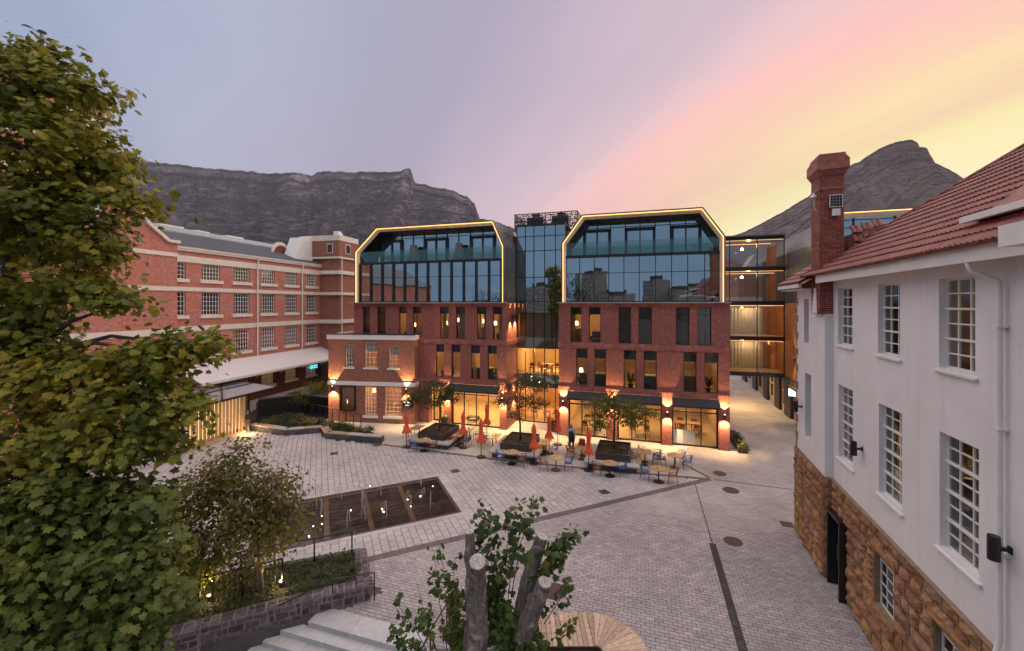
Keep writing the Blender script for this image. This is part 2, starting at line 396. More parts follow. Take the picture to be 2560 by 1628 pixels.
# where the sett field's seam meets the diagonal band
t = (dA-H2(BAND0)[1])/(H2(BAND1)[1]-H2(BAND0)[1]); SEAM = BAND0.lerp(BAND1, t)
right_s = 40
ZA = [(SE.x, SE.y), (SE-V_*4).to_2d()[:], Hw(right_s, H2(SE-V_*4)[1]), Hw(right_s, dA), SEAM.to_2d()[:], BAND0.to_2d()[:], (-4.4, 14.2), (ST.x+.2, ST.y+.1)]
ZA = [tuple(p[:2]) for p in ZA]
ZA2 = [SEAM.to_2d()[:], Hw(right_s, dA), Hw(right_s, 120), Hw(5, 120), (14.0, 28.7), (12.1, 28.7), (10.35, 26), BAND1.to_2d()[:]]
far = MB().prism([tuple(p) for p in ZA2], -.03, 0).build('sett_field', MT['sett_far'], plaza); tag(far, kind='stuff')

def lay(polys, holes, e1, e2, w, h, gap, name, mo, mi, stagger=.5, near=(0, 8), zj=.003):
    xs = [p[0] for p in polys]; ys = [p[1] for p in polys]
    o = Vector((sum(xs)/len(xs), sum(ys)/len(ys), 0)); rad = max(math.hypot(x-o.x, y-o.y) for x, y in polys)+1
    rnd = random.Random(3); out = []
    nj = int(rad/h)+1; ni = int(rad/w)+1
    for j in range(-nj, nj+1):
        off = (j % 2)*stagger*w+rnd.uniform(-.02, .02)
        for i in range(-ni, ni+1):
            p = o+e1*(i*w+off)+e2*(j*h)
            if p.y < 11.2 or abs(p.x) > p.y*1.75+2 or p.y > 36: continue
            if not inside(p, polys) or any(inside(p, q) for q in holes): continue
            out.append((p.x, p.y))
    out.sort(key=lambda p: math.hypot(p[0]-near[0], p[1]-near[1]))
    ang = math.atan2(e1.y, e1.x); a, b = w/2-gap/2, h/2-gap/2
    m = MB().hexa([(-a, -b, -.035), (a, -b, -.035), (a, b, -.035), (-a, b, -.035), (-a+.004, -b+.004, 0), (a-.004, -b+.004, 0), (a-.004, b-.004, 0), (-a+.004, b-.004, 0)])
    pl = [((x, y, rnd.uniform(-zj, zj)), (rnd.uniform(-.006, .006), rnd.uniform(-.004, .004), ang)) for x, y in out]
    # singles: object-random tone; field: island-random tone
    me = m.mesh(name, mo)
    for loc, rot in pl[:300]: link(name, me, plaza, loc, rot)
    me2 = m.mesh(name, mi); pieces(name, me2, pl[300:], plaza, 0, name+'_field')

FTR, FBR = Vector((-4.31, 23.82, 0)), Vector((-2.36, 19.75, 0))
FL = 8.7; FBL = FBR-A_*FL; FTL = FTR-A_*FL
fount = [tuple(p.to_2d()) for p in (FBR, FTR, FTL, FBL)]
door_pad = []
lay(ZA, [], U, V_, .27, .135, .009, 'sett', sett_o, sett_i)
ZB = [(11.05, 23.5), (6.7, 24.45), (-.25, 26.2), (-9.1, 29.3), (-13.55, 30.45), (-14.5, 31.96), (-16.9, 31.3), (-20.2, 32.56), (-27, 36), (-32, 25), (-22, 9.5), (-8.6, 15.0), (-5.9, 15.94)]
lay(ZB, [fount], B_, A_, .46, .31, .018, 'slab', slab_o, slab_i, near=(-3, 14), stagger=.37)

terr = [T_EDGE[0], Vector((10.35, 26, 0)), Vector((12.1, 28.75, 0)), H.w(6, .8), H.w(6, 9), H.w(-25, 9), Vector((-16.5, 35.2, 0)), Vector((-13, 33.5, 0)), Vector((-11, 31.9, 0)), Vector((-9.3, 30.4, 0)), T_EDGE[3], T_EDGE[2], T_EDGE[1]]
t_ = MB().prism([(p.x, p.y) for p in reversed(terr)][::-1], -.03, .009).build('terrace', MT['terrace']); tag(t_, kind='structure')
def strip(name, pts, wd, z=.008, m='band', parent=plaza):
    b = MB()
    for p, q in zip(pts, pts[1:]):
        p, q = Vector(p), Vector(q); n = Vector((-(q-p).y, (q-p).x, 0)).normalized()*wd/2
        b.prism([(p-n)[:2], (q-n)[:2], (q+n)[:2], (p+n)[:2]], -.03, z)
    return b.build(name, MT[m], parent)
strip('band_course', [BAND0, BAND1], .36)
strip('edge_course', T_EDGE, .24, .013)
strip('edge_course', [T_EDGE[0]+Vector((.1, .15, 0)), (10.45, 25.9, 0)], .14, .0125)
strip('edge_course', [BAND1+Vector((.2, -.05, 0)), (15.6, 21.9, 0)], .07, .009)
jl = G(1738, 1211); je = G(1781, 1359); ge = G(1858, 1628); ge = je+(ge-je)*1.5
strip('joint_line', [jl, je], .035, .011, 'black')
# drain channel with a cast grate
MT['grate'] = plain('cast_grate', (.055, .042, .042), .6, .4, 30, .8, fine=90)
dr = empty('drain_channel', je, 0, 'long dark slotted drain channel running through the setts towards the camera', 'drain')
b = MB(); dv = (ge-je).normalized(); nv_ = Vector((dv.y, -dv.x, 0)); ln = (ge-je).length
b.bar(nv_*.11+Vector((0, 0, .006)), nv_*.11+dv*ln+Vector((0, 0, .006)), .03, .02); b.bar(-nv_*.11+Vector((0, 0, .006)), -nv_*.11+dv*ln+Vector((0, 0, .006)), .03, .02)
b.build('channel_rail', MT['black'], dr)
b = MB()
for k in range(int(ln/.06)): c = dv*(k*.06+.03)+Vector((0, 0, .008)); b.bar(c-nv_*.095, c+nv_*.095, .032, .012)
tag(b.build('grate', MT['grate'], dr), kind='stuff')
# manhole and gully covers
MT['iron'] = plain('rusty_iron', (.075, .045, .038), .7, .3, 12, .6, fine=60)
for (x, y, r, lab) in ((1833, 1354, .36, 'round rusty manhole cover beside the drain channel'), (1827, 1226, .40, 'round pinkish manhole cover where the alley meets the square'),
                       (1799, 1184, .36, 'worn round manhole cover nearest the hotel corner'), (1386, 1478, .42, 'round iron manhole cover half hidden behind the stump sprouts')):
    p = G(x, y); c = empty('manhole_cover', p, 0, lab, 'manhole cover', 'manhole covers')
    MB().lathe([(r, -.01), (r, .013), (r-.03, .013), (r-.035, .009)], n=28).build('frame', MT['iron'], c)
    m = MB(); m.lathe([(r-.04, -.01), (r-.04, .012)], n=24)
    for i in range(-3, 4):
        h = math.sqrt(max(.01, (r-.07)**2-(i*.09)**2)); m.bar((i*.09, -h, .013), (i*.09, h, .013), .02, .006)
    m.build('lid', MT['iron'], c)
for (x, y, lab) in ((1138, 1178, 'square rusty gully cover on the slabs beyond the fountain'), (835, 1134, 'small rusty gully cover near the planter bench'), (1510, 1230, 'dark square gully cover near the diagonal band'),
                    (942, 1113, 'rusty gully cover at the corner of the planter bench'), (667, 1108, 'rusty gully cover near the lit pavilion'), (1967, 1311, 'flat grey gully grate beside the sandstone base')):
    p = G(x, y); c = empty('gully_cover', p, PA if x < 1600 else H.a, lab, 'gully cover', 'gully covers')
    MB().box(-.24, .24, -.24, .24, -.01, .009).build('frame', MT['iron'], c)
    m = MB()
    for i in range(6): m.box(-.19+i*.065, -.15+i*.065, -.2, .2, .009, .016)
    m.build('grate', MT['grate'], c)

# ------------------------------------------------------------------ mountains
def rock_mat(name, dark, light, green, veg, slope_z=0):
    m, nt, bs = base_mat(name); geo = mnode(nt, 'ShaderNodeNewGeometry'); pos = geo.outputs['Position']
    def mp(sx, sy, sz):
        n = mnode(nt, 'ShaderNodeMapping'); n.inputs['Scale'].default_value = (sx, sy, sz); nt.links.new(pos, n.inputs[0]); return n.outputs[0]
    strata = noise(nt, 1.0, 10, mp(.004, .004, .045), .72, .5)
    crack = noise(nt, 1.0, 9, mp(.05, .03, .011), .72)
    c = mixrgb(nt, remap(nt, strata, 0, 1, .44, .57), dark, light)
    c = mixrgb(nt, remap(nt, crack, 0, .75, .47, .62), c, tuple(x*.5 for x in dark))  # cracks, darkened further so the colour shades the buttresses
    c = mixrgb(nt, remap(nt, noise(nt, 1.0, 6, mp(.013, .009, .0035), .6), 0, .8, .46, .60), c, tuple(x*.55 for x in dark))  # vertical gully shade painted into the rock colour
    c = mixrgb(nt, remap(nt, noise(nt, .0030, 5, pos, .6), 0, .75, .45, .62), c, tuple(x*.62 for x in dark))  # broad shading of the hollows, also mixed into the rock colour
    pt = remap(nt, noise(nt, .006, 7, pos, .65), 0, veg, .47, .60)
    nz_ = mnode(nt, 'ShaderNodeSeparateXYZ'); nt.links.new(geo.outputs['Normal'], nz_.inputs[0])
    gent = remap(nt, nz_.outputs[2], .25, 1, .15, .6)
    mu = mnode(nt, 'ShaderNodeMath', operation='MULTIPLY', use_clamp=True); nt.links.new(pt, mu.inputs[0]); nt.links.new(gent, mu.inputs[1])
    c = mixrgb(nt, mu.outputs[0], c, green)
    if slope_z:      # scrub on the slopes below the cliffs
        sp = mnode(nt, 'ShaderNodeSeparateXYZ'); nt.links.new(pos, sp.inputs[0]); ad = mnode(nt, 'ShaderNodeMath', operation='MULTIPLY_ADD'); nt.links.new(noise(nt, .004, 6, pos, .65), ad.inputs[0]); ad.inputs[1].default_value = 700; nt.links.new(sp.outputs[2], ad.inputs[2])
        c = mixrgb(nt, remap(nt, ad.outputs[0], .62, 0, slope_z, slope_z+260), c, green)
    nt.links.new(c, bs.inputs['Base Color']); bs.inputs['Roughness'].default_value = .95; bs.inputs['Specular IOR Level'].default_value = .1
    bump(nt, bs, noise(nt, 1.0, 10, mp(.025, .025, .09), .75), 1.0, 22)
    return m
def vnoise(x, seed):
    r = np.random.default_rng(seed); t = r.uniform(-1, 1, 4096); i = np.floor(x).astype(int); f = x-i; f = f*f*(3-2*f)
    return t[i % 4096]*(1-f)+t[(i+1) % 4096]*f
def fbm(x, seed, n=5):
    s = np.zeros_like(x); a = 1.
    for k in range(n): s += a*vnoise(x*2**k, seed+k); a *= .55
    return s
def range_mesh(name, prof, ymid, prof_t, depth, mats, seed, rug, cols=760, back_w=900):
    """A ridge: its crest follows the measured skyline at its own distance; cliffs, then slopes down towards us; a back slope behind."""
    px = np.linspace(prof[0][0], prof[-1][0], cols); py = np.interp(px, [p[0] for p in prof], [p[1] for p in prof])
    X = (px-CX)*ymid/F; Z = EYE-(py-HY)*ymid/F; Z = Z+(fbm(px*.06, seed, 4)*1.5+fbm(px*.4, seed+3, 3)*.9)*ymid/F
    ts = np.array([p[0] for p in prof_t]); rows = np.concatenate([np.linspace(0, .5, 80), np.linspace(.51, 1, 40)])
    V = []
    zz = np.interp(rows, ts, [p[1] for p in prof_t]); yy = np.interp(rows, ts, [p[2] for p in prof_t])
    for k, (a, b) in enumerate(zip(zz, yy)):
        gul = (fbm(X*.0042+k*.012, seed+20, 5)-.8*np.abs(fbm(X*.0085+k*.006, seed+90, 3)))*rug*min(1, .10+rows[k]*3)
        fine = (fbm(X*.03+k*.35, seed+40, 5)+.6*fbm(X*.11+k*3.1, seed+60+k, 3))*rug*.22*min(1, .1+rows[k]*4)
        bench = vnoise(np.array([k*.33]), seed+7)[0]*rug*.16
        V.append(np.stack([X*(1-(depth*b)/ymid*.0), ymid-depth*b+gul+fine+bench*(k > 0), Z*(1-a)+(-3)*a+fine*.10*(k > 0)], 1))
    V.insert(0, np.stack([X, np.full_like(X, ymid+back_w), np.full_like(X, -3.)], 1))
    n = len(V); Vv = np.concatenate(V); Fc = []
    for r_ in range(n-1):
        for c in range(cols-1): Fc.append((r_*cols+c, (r_+1)*cols+c, (r_+1)*cols+c+1, r_*cols+c+1))
    me = bpy.data.meshes.new(name); me.from_pydata(Vv.tolist(), [], Fc); me.materials.append(mats)
    return tag(link(name, me), kind='structure')
TM = [(-900, 430), (-300, 405), (60, 396), (292, 399), (394, 407), (514, 421), (624, 429), (734, 434), (783, 439), (794, 431), (898, 429), (1000, 428), (1020, 424), (1027, 423), (1031, 432), (1037, 457), (1074, 466), (1127, 476), (1168, 492), (1187, 508), (1193, 530), (1200, 546), (1214, 547), (1245, 556), (1330, 590), (1500, 640), (1700, 690)]
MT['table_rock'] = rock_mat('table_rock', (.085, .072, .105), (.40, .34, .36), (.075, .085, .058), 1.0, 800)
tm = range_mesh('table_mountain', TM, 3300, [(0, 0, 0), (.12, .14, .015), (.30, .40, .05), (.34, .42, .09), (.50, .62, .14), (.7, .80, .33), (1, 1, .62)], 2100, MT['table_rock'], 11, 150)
tm.name = 'flat_topped_mountain'
LH = [(1560, 700), (1760, 632), (1834, 590), (1920, 551), (2016, 494), (2112, 422), (2153, 400), (2194, 373), (2235, 355), (2274, 348), (2294, 355), (2299, 366), (2317, 370), (2325, 384), (2337, 407), (2359, 418), (2392, 436), (2450, 470), (2560, 520), (2900, 640)]
MT['lion_rock'] = rock_mat('peak_rock', (.20, .155, .15), (.27, .215, .195), (.18, .155, .10), .6)
range_mesh('rocky_peak', LH, 1700, [(0, 0, 0), (.15, .14, .03), (.5, .50, .25), (1, 1, .8)], 900, MT['lion_rock'], 5, 22, cols=300, back_w=500)
SP = [(250, 640), (330, 575), (374, 552), (405, 530), (425, 526), (445, 545), (470, 575), (520, 630)]
range_mesh('foothill', SP, 2300, [(0, 0, 0), (.2, .2, .05), (1, 1, .5)], 700, MT['lion_rock'], 8, 12, cols=120, back_w=200)
# ================================================================== building helpers (local axes: x along the front, y into the building)
def wall_holes(b, s0, s1, z0, z1, holes, d=0.0, depth=.25, mi=0):
    ss = sorted({s0, s1, *[x for h in holes for x in h[:2]]}); zs = sorted({z0, z1, *[x for h in holes for x in h[2:4]]})
    for a, c in zip(ss, ss[1:]):
        for e, f in zip(zs, zs[1:]):
            ms, mz = (a+c)/2, (e+f)/2
            if any(h[0] < ms < h[1] and h[2] < mz < h[3] for h in holes): continue
            b.face([(a, d, e), (c, d, e), (c, d, f), (a, d, f)], mi)
    for (a, c, e, f) in [h[:4] for h in holes]:
        D = d+depth
        b.face([(a, d, e), (a, d, f), (a, D, f), (a, D, e)], mi); b.face([(c, d, e), (c, D, e), (c, D, f), (c, d, f)], mi)
        b.face([(a, d, f), (c, d, f), (c, D, f), (a, D, f)], mi); b.face([(a, d, e), (a, D, e), (c, D, e), (c, d, e)], mi)
    return b
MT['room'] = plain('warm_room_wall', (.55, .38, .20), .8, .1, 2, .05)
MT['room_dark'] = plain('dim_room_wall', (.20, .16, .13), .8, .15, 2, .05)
MT['floor_in'] = plain('pale_floor', (.58, .45, .28), .5, .2, 4, .05)
MT['curtain'] = plain('gold_curtain', (.42, .30, .12), .9, .15, 5, .2)
MT['sheer'] = plain('grey_curtain', (.42, .40, .40), .9, .12, 5, .2)
MT['blind'] = plain('white_blind', (.70, .68, .66), .9, .1, 5, .2)
def room(par, s0, s1, z0, z1, d0, d1, mat='room', power=0.0, col=WARM, pos=None, floor='floor_in'):
    b = MB()
    b.face([(s0, d1, z0), (s1, d1, z0), (s1, d1, z1), (s0, d1, z1)], 0)
    b.face([(s0, d0, z0), (s0, d1, z0), (s0, d1, z1), (s0, d0, z1)], 0); b.face([(s1, d0, z0), (s1, d0, z1), (s1, d1, z1), (s1, d1, z0)], 0)
    b.face([(s0, d0, z1), (s0, d1, z1), (s1, d1, z1), (s1, d0, z1)], 2); b.face([(s0, d0, z0), (s1, d0, z0), (s1, d1, z0), (s0, d1, z0)], 1)
    o = b.build('room', [MT[mat], MT[floor], MT['cream']], par)
    if power:
        p = pos or ((s0+s1)/2, d0+(d1-d0)*.45, z1-.45)
        lt = bpy.data.lights.new('room_light', 'POINT'); lt.energy = power; lt.color = col; lt.shadow_soft_size = .22
        link('room_light', lt, par, p)
    return o
def curtain_sheet(par, s0, s1, z0, z1, d, mat, wave=.11):
    b = MB(); n = max(6, int((s1-s0)/.035)); pts = [(s0+(s1-s0)*i/n, d+.03*math.sin(i*.035/wave*6.28)+.008*math.sin(i*1.7)) for i in range(n+1)]
    for (a, y0), (c, y1) in zip(pts, pts[1:]): b.face([(a, y0, z0), (c, y1, z0), (c, y1, z1), (a, y0, z1)])
    return b.build('curtain', MT[mat], par, smooth=True)
def window(par, s0, s1, z0, z1, d, fm='black', pm='pane', fw=.05, cols=(), rows=(), bw=.03, name='window', proud=.0, curtain=None, fd=.07):
    """Frame with glazing bars (absolute s and z positions); every light between bars has its own pane."""
    b = MB()
    b.box(s0, s0+fw, d-proud, d+fd, z0, z1); b.box(s1-fw, s1, d-proud, d+fd, z0, z1)
    b.box(s0+fw, s1-fw, d-proud, d+fd, z0, z0+fw); b.box(s0+fw, s1-fw, d-proud, d+fd, z1-fw, z1)
    for c in cols: b.box(c-bw/2, c+bw/2, d+.004, d+fd-.01, z0+fw, z1-fw)
    for r in rows: b.box(s0+fw, s1-fw, d+.008, d+fd-.014, r-bw/2, r+bw/2)
    f = b.build(name, MT[fm], par)
    cs = [s0+fw, *cols, s1-fw]; rs = [z0+fw, *rows, z1-fw]
    y = d+fd*.5
    for a, c in zip(cs, cs[1:]):
        for e, g in zip(rs, rs[1:]):
            MB().face([(a, y, e), (c, y, e), (c, y, g), (a, y, g)]).build('pane', MT[pm], f)
    if curtain:
        for (a, c, m) in curtain: curtain_sheet(f, s0+(s1-s0)*a, s0+(s1-s0)*c, z0, z1, d+.35, m)
    return f
def spot(par, name, loc, to, power, ang, col=WARM, blend=.12, size=.02):
    lt = bpy.data.lights.new(name, 'SPOT'); lt.energy = power; lt.color = col; lt.spot_size = ang; lt.spot_blend = blend; lt.shadow_soft_size = size
    o = link(name, lt, par, loc); o.rotation_euler = (Vector(to)).to_track_quat('-Z', 'Y').to_euler(); return o
MT['lens'] = emit('sconce_lens', (1.0, .70, .36), 18.0)
def sconce(pos, ang, label, up=420, down=330, h=.34, r=.06, off=.22, lit=True, spread=74):
    """Cylinder wall light with a bracket; lit from both ends. Local -y points away from the wall."""
    t = empty('wall_sconce', pos, ang, label, 'wall lamp', 'up and down wall lamps')
    b = MB().lathe([(r*.8, -h/2+.02), (r, -h/2), (r, h/2), (r*.8, h/2-.02)], (0, -off, 0), 16); b.build('lamp_body', MT['black'], t, smooth=False)
    MB().box(-.03, .03, -off+r*.8, 0, -.03, .03).build('bracket', MT['black'], t)
    MB().box(-.05, .05, -.02, 0, -.06, .06).build('back_plate', MT['black'], t)
    if lit:
        for sgn in (1, -1): MB().lathe([(r*.72, 0), (r*.72, .006)], (0, -off, sgn*(h/2-.012)-(.003)), 14).build('lens', MT['lens'], t)
        spot(t, 'up_light', (0, -off, h/2+.02), (0, .05, 1), up*1.1, R(spread), (1, .62, .26), .22); spot(t, 'down_light', (0, -off, -h/2-.02), (0, .06, -1), down, R(spread+46), blend=.7)
    return t

# ================================================================== the hotel
SL0, SL1, SR0, SR1 = H.s(885), H.s(1266), H.s(1397), H.s(1824.5)
ZC, ZT, ZK, ZF = 9.88, 16.3, 14.3, 13.25        # brick top, roof, kink of the chamfer, balcony floor
def hx1(x): return 800+x/3.645
def hx3(x): return 1360+x/3.645
MT['cap'] = plain('stone_coping', (.36, .33, .31), .7, .1, 3, .1)
MT['soffit'] = plain('pale_soffit_panel', (.78, .68, .50), .45, .1, 2, .03)

def crown(par, s0, s1, k0, k1, dback, lower_cols, low_fin, doors, upper_cols):
    """Glass crown: zinc shell with chamfered shoulders, LED edge, lower glazing, set-back balcony storey."""
    def prof(i):   # outline, i metres inside the shell
        c = i*.41
        return [(s0+i, ZC+.05), (s0+i, ZK-c*.9), (k0+c*1.2, ZT-i), (k1-c*1.2, ZT-i), (s1-i, ZK-c*.9), (s1-i, ZC+.05)]
    O, I1, I2 = prof(0), prof(.10), prof(.34)
    b = MB()
    for (p, q, m, n) in zip(O, O[1:], I1, I1[1:]):
        b.face([(p[0], -.30, p[1]), (m[0], -.30, m[1]), (n[0], -.30, n[1]), (q[0], -.30, q[1])])
        b.face([(p[0], -.30, p[1]), (q[0], -.30, q[1]), (q[0], 11, q[1]), (p[0], 11, p[1])])
    sh = b.build('crown_shell', MT['zinc'], par)
    b = MB()     # standing seams
    s_ = s1+.012
    d = -.05
    while d < 4.6:
        b.bar((s_, d, ZC+.06), (s_, d, ZK), .03, .03, up=(0, 1, 0)); b.bar((s_, d, ZK), (k1+.012, d, ZT+.012), .03, .03, up=(0, 1, 0)); d += .42
    x = k0+.2
    while x < k1: b.bar((x, -.28, ZT+.02), (x, 6, ZT+.02), .03, .04); x += .42
    tag(b.build('standing_seam', MT['zinc'], sh), kind='stuff')
    b = MB()     # lit inner soffit: runs back to the glazing (deeper on the balcony storey)
    for (p, q, m, n) in zip(I1, I1[1:], I2, I2[1:]):
        b.face([(p[0], -.30, p[1]), (m[0], .02, m[1]), (n[0], .02, n[1]), (q[0], -.30, q[1])])
    sf = b.build('soffit', MT['soffit'], par)
    b = MB()
    x = k0+.4
    while x < k1: b.bar((x, -.27, ZT-.115), (x, .0, ZT-.34), .012, .012); x += .62
    tag(b.build('soffit_joint', MT['dark'], sf), kind='stuff')
    b = MB()
    up3 = [I2[1], I2[2], I2[3], I2[4]]
    w0, w1 = (I2[1][0], ZF), (I2[4][0], ZF)
    seq = [w0]+up3+[w1]
    for p, q in zip(seq, seq[1:]): b.face([(p[0], .02, p[1]), (q[0], .02, q[1]), (q[0], 1.4, q[1]), (p[0], 1.4, p[1])])
    b.build('balcony_lining', MT['dark'], par)
    b = MB(); mid = prof(.135)
    for p, q in zip(mid, mid[1:]): b.bar((p[0], -.285, p[1]), (q[0], -.285, q[1]), .045, .045, up=(0, 1, 0))
    b.build('led_strip', MT['led'], par)
    # lower glazing
    e0, e1 = s0+.34, s1-.34
    cs = [e0]+[c for c in lower_cols]+[e1]
    b = MB()
    fw = .15 if low_fin else .05
    for c in cs: b.box(c-fw/2, c+fw/2, -.10 if low_fin else -.02, .10, ZC+.07, ZF)
    zr = ZC+2.15
    b.box(e0, e1, -.015, .05, zr-.02, zr+.02); b.box(e0, e1, -.03, .08, ZC+.05, ZC+.13); b.box(s0+.3, s1-.3, -.06, 1.4, ZF-.08, ZF+.12)
    gf = b.build('mullion_frame', MT['black'], par)
    for a, c in zip(cs, cs[1:]):
        for z0, z1 in ((ZC+.1, zr-.02), (zr+.02, ZF-.06)):
            j = [.03+random.uniform(-.005, .005) for _ in range(4)]; MB().face([(a, j[0], z0), (c, j[1], z0), (c, j[1]+j[3]-j[0], z1), (a, j[3], z1)]).build('glass_panel', MT['gem'], par)
    # balustrade
    bs_ = [e0+.02, e0+(e1-e0)*.2, e0+(e1-e0)*.4, e0+(e1-e0)*.6, e0+(e1-e0)*.8, e1-.02]
    for a, c in zip(bs_, bs_[1:]):
        MB().box(a+.01, c-.01, -.02, -.005, ZF+.12, ZF+1.05).build('balustrade_panel', MT['balus'], par)
    # set-back storey
    def top(x):
        i = .34; z = ZT-i
        if x < k0: z = ZK+(x-s0-i)/(k0-s0-i)*(ZT-i-ZK)
        if x > k1: z = ZK+(s1-i-x)/(s1-i-k1)*(ZT-i-ZK)
        return z-.02
    us = [e0]+list(upper_cols)+[e1]
    b = MB()
    for c in us[1:-1]: b.box(c-.03, c+.03, 1.33, 1.45, ZF+.1, top(c))
    zt = ZF+2.28
    b.box(max(e0, k0-.9), min(e1, k1+.9), 1.345, 1.44, zt-.02, zt+.02); b.box(k0, k1, 1.345, 1.44, zt+.45, zt+.48)
    for (a, c) in doors:
        for x in (a, c): b.box(x-.10, x+.10, 1.22, 1.44, ZF+.1, zt-.12)
        b.box(a-.1, c+.1, 1.22, 1.44, zt-.30, zt-.10); b.box((a+c)/2-.035, (a+c)/2+.035, 1.25, 1.44, ZF+.1, zt-.2)
    b.build('balcony_frame', MT['black'], par)
    for a, c in zip(us, us[1:]):
        MB().face([(a, 1.4, ZF+.1), (c, 1.4, ZF+.1), (c, 1.4, top(c)), (a, 1.4, top(a))]).build('glass_panel', MT['gem'], par)
    # dark interior behind the crown's glass
    MB().box(s0+.3, s1-.3, 2.2, 10.5, ZC+.1, ZT-.7).build('core', MT['room_dark'], par)

MT['leather2'] = plain('brown_door', (.30, .16, .08), .6, .2, 4, .1)
MT['bridge_glass'] = glass('bridge_glass', (.72, .70, .64), (.8, .82, .8), .14, .02, .04)
MT['balus'] = glass('balustrade_glass', (.70, .80, .76), (.7, .85, .8), .05, .01)

def brick_body(par, s0, s1, holes2, holes3, shop, pillars_d=.35, side_r=True, side_l=True, dep=11):
    """Three brick storeys with openings, soldier-course bands and shopfront bays."""
    b = MB(); wall_holes(b, s0, s1, 3.42, ZC-.22, holes2+holes3, 0, .28)
    # ground storey: piers between bays
    edges = [s0]+[x for q in shop for x in q]+[s1]
    for a, c in zip(edges[::2], edges[1::2]): b.box(a, c, 0, .55, 0, 3.42)
    if side_r: b.face([(s1, 0, 3.42), (s1, dep, 3.42), (s1, dep, ZC-.22), (s1, 0, ZC-.22)]); b.face([(s1, .55, 0), (s1, dep, 0), (s1, dep, 3.42), (s1, .55, 3.42)])
    if side_l: b.face([(s0, 0, 3.42), (s0, 0, ZC-.22), (s0, dep, ZC-.22), (s0, dep, 3.42)]); b.face([(s0, .55, 0), (s0, .55, 3.42), (s0, dep, 3.42), (s0, dep, 0)])
    b.build('brick_wall', MT['hotel_brick'], par)
    b = MB()
    for (z0, z1, p) in ((ZC-.22, ZC-.02, .02), (6.56, 6.94, .06), (3.40, 3.68, .05)):
        b.box(s0-p*.7, s1+p*.7, -p, -.001, z0, z1)
        if side_r: b.box(s1+.001, s1+p, -p*.5, 9, z0+.002, z1-.002)
    b.build('soldier_course', MT['hotel_soldier'], par)
    MB().box(s0-.06, s1+.06, -.36, .2, ZC-.02, ZC+.05).build('coping', MT['cap'], par)

def awning(par, a, c):
    b = MB(); b.hexa([(a, -.62, 2.84), (c, -.62, 2.84), (c, .3, 3.02), (a, .3, 3.02), (a, -.62, 2.95), (c, -.62, 2.95), (c, -.06, 3.38), (a, -.06, 3.38)])
    b.build('awning', MT['black'], par)
def shopfront(par, a, c, cols, top=2.9, d=.30, trans=2.35, pm='pane'):
    return window(par, a, c, .02, top, d, 'dark', pm, .09, cols, (trans,), .07, 'shopfront', fd=.10)

# ---- left block
hl = empty('hotel_block', H.w(0, 0), H.a, 'left brick hotel block with glass crown of thick black fins and glowing edge', 'building')
w3 = [(385, 455), (517, 597), (713, 788), (843, 922), (1090, 1172), (1237, 1322), (1427, 1517), (1571, 1660)]
w2 = [(1050, 1130), (1195, 1278), (1372, 1457), (1525, 1612)]
W3 = [(H.s(hx1(a)), H.s(hx1(b_)), 7.0, 9.56) for a, b_ in w3]; W2 = [(H.s(hx1(a)), H.s(hx1(b_)), 3.82, 6.5) for a, b_ in w2]
shopL = [(H.s(hx1(992)), H.s(hx1(1128))), (H.s(hx1(1190)), H.s(hx1(1638)))]
SA = H2((-7.6, 35.2))[0]           # the annex hides everything left of this
brick_body(hl, SL0, SL1, W2+[(SL0+.4, SA-.25, 3.45, 6.7)], W3, [(SL0+.05, SA-.2)]+shopL)
cur3 = [None, None, [(.55, 1, 'curtain')], [(0, .3, 'sheer')], [(0, .45, 'curtain')], [(.05, 1, 'curtain')], [(0, .2, 'curtain'), (.5, 1, 'curtain')], [(.45, 1, 'curtain')]]
def dark_head(par, q, h):
    MB().box(q[0]+.04, q[1]-.04, .275, .29, q[3]-h, q[3]-.04).build('head_panel', MT['black'], par)
for q, cu in zip(W3, cur3): window(hl, *q, .2, rows=(q[3]-.55,), curtain=cu); dark_head(hl, q, .55)
for q in W2: window(hl, *q, .2, rows=(q[3]-.62,)); dark_head(hl, q, .62)
WL2, WL3 = W2, W3
m3 = [SL0+.3]+[(W3[i][1]+W3[i+1][0])/2 for i in (1, 3, 5)]+[SL1-.35]
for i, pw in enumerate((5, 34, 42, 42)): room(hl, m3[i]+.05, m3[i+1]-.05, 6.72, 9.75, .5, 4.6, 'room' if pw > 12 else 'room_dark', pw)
room(hl, SA+.05, m3[3], 3.5, 6.62, .5, 5.5, 'room', 58); room(hl, m3[3]+.06, SL1-.35, 3.5, 6.62, .5, 5.5, 'room', 66)
room(hl, SA+.1, SL1-.3, .01, 3.4, .6, 8.5, 'room', 420, pos=(SL1-2.6, 3.8, 2.9))
link('room_light', bpy.data.lights.new('room_light', 'POINT'), hl, (SL1-5.5, 5, 2.9)).data.energy = 200
bpy.data.lights['room_light.%03d' % (len([l for l in bpy.data.lights if l.name.startswith('room_light')])-1)].color = WARM
a, c = shopL[1]; shopfront(hl, a, c, [H.s(hx1(x)) for x in (1300, 1410, 1522)], trans=2.5); awning(hl, a-.05, c+.05)
a, c = shopL[0]; window(hl, a, c, .02, 2.95, .8, 'dark', 'pane', .1, [(a+c)/2], (), .08, 'entrance_door'); MB().box(a, c, .55, .85, 2.95, 3.42).build('door_head', MT['black'], hl)
k0, k1 = H.s(945), H.s(1236)
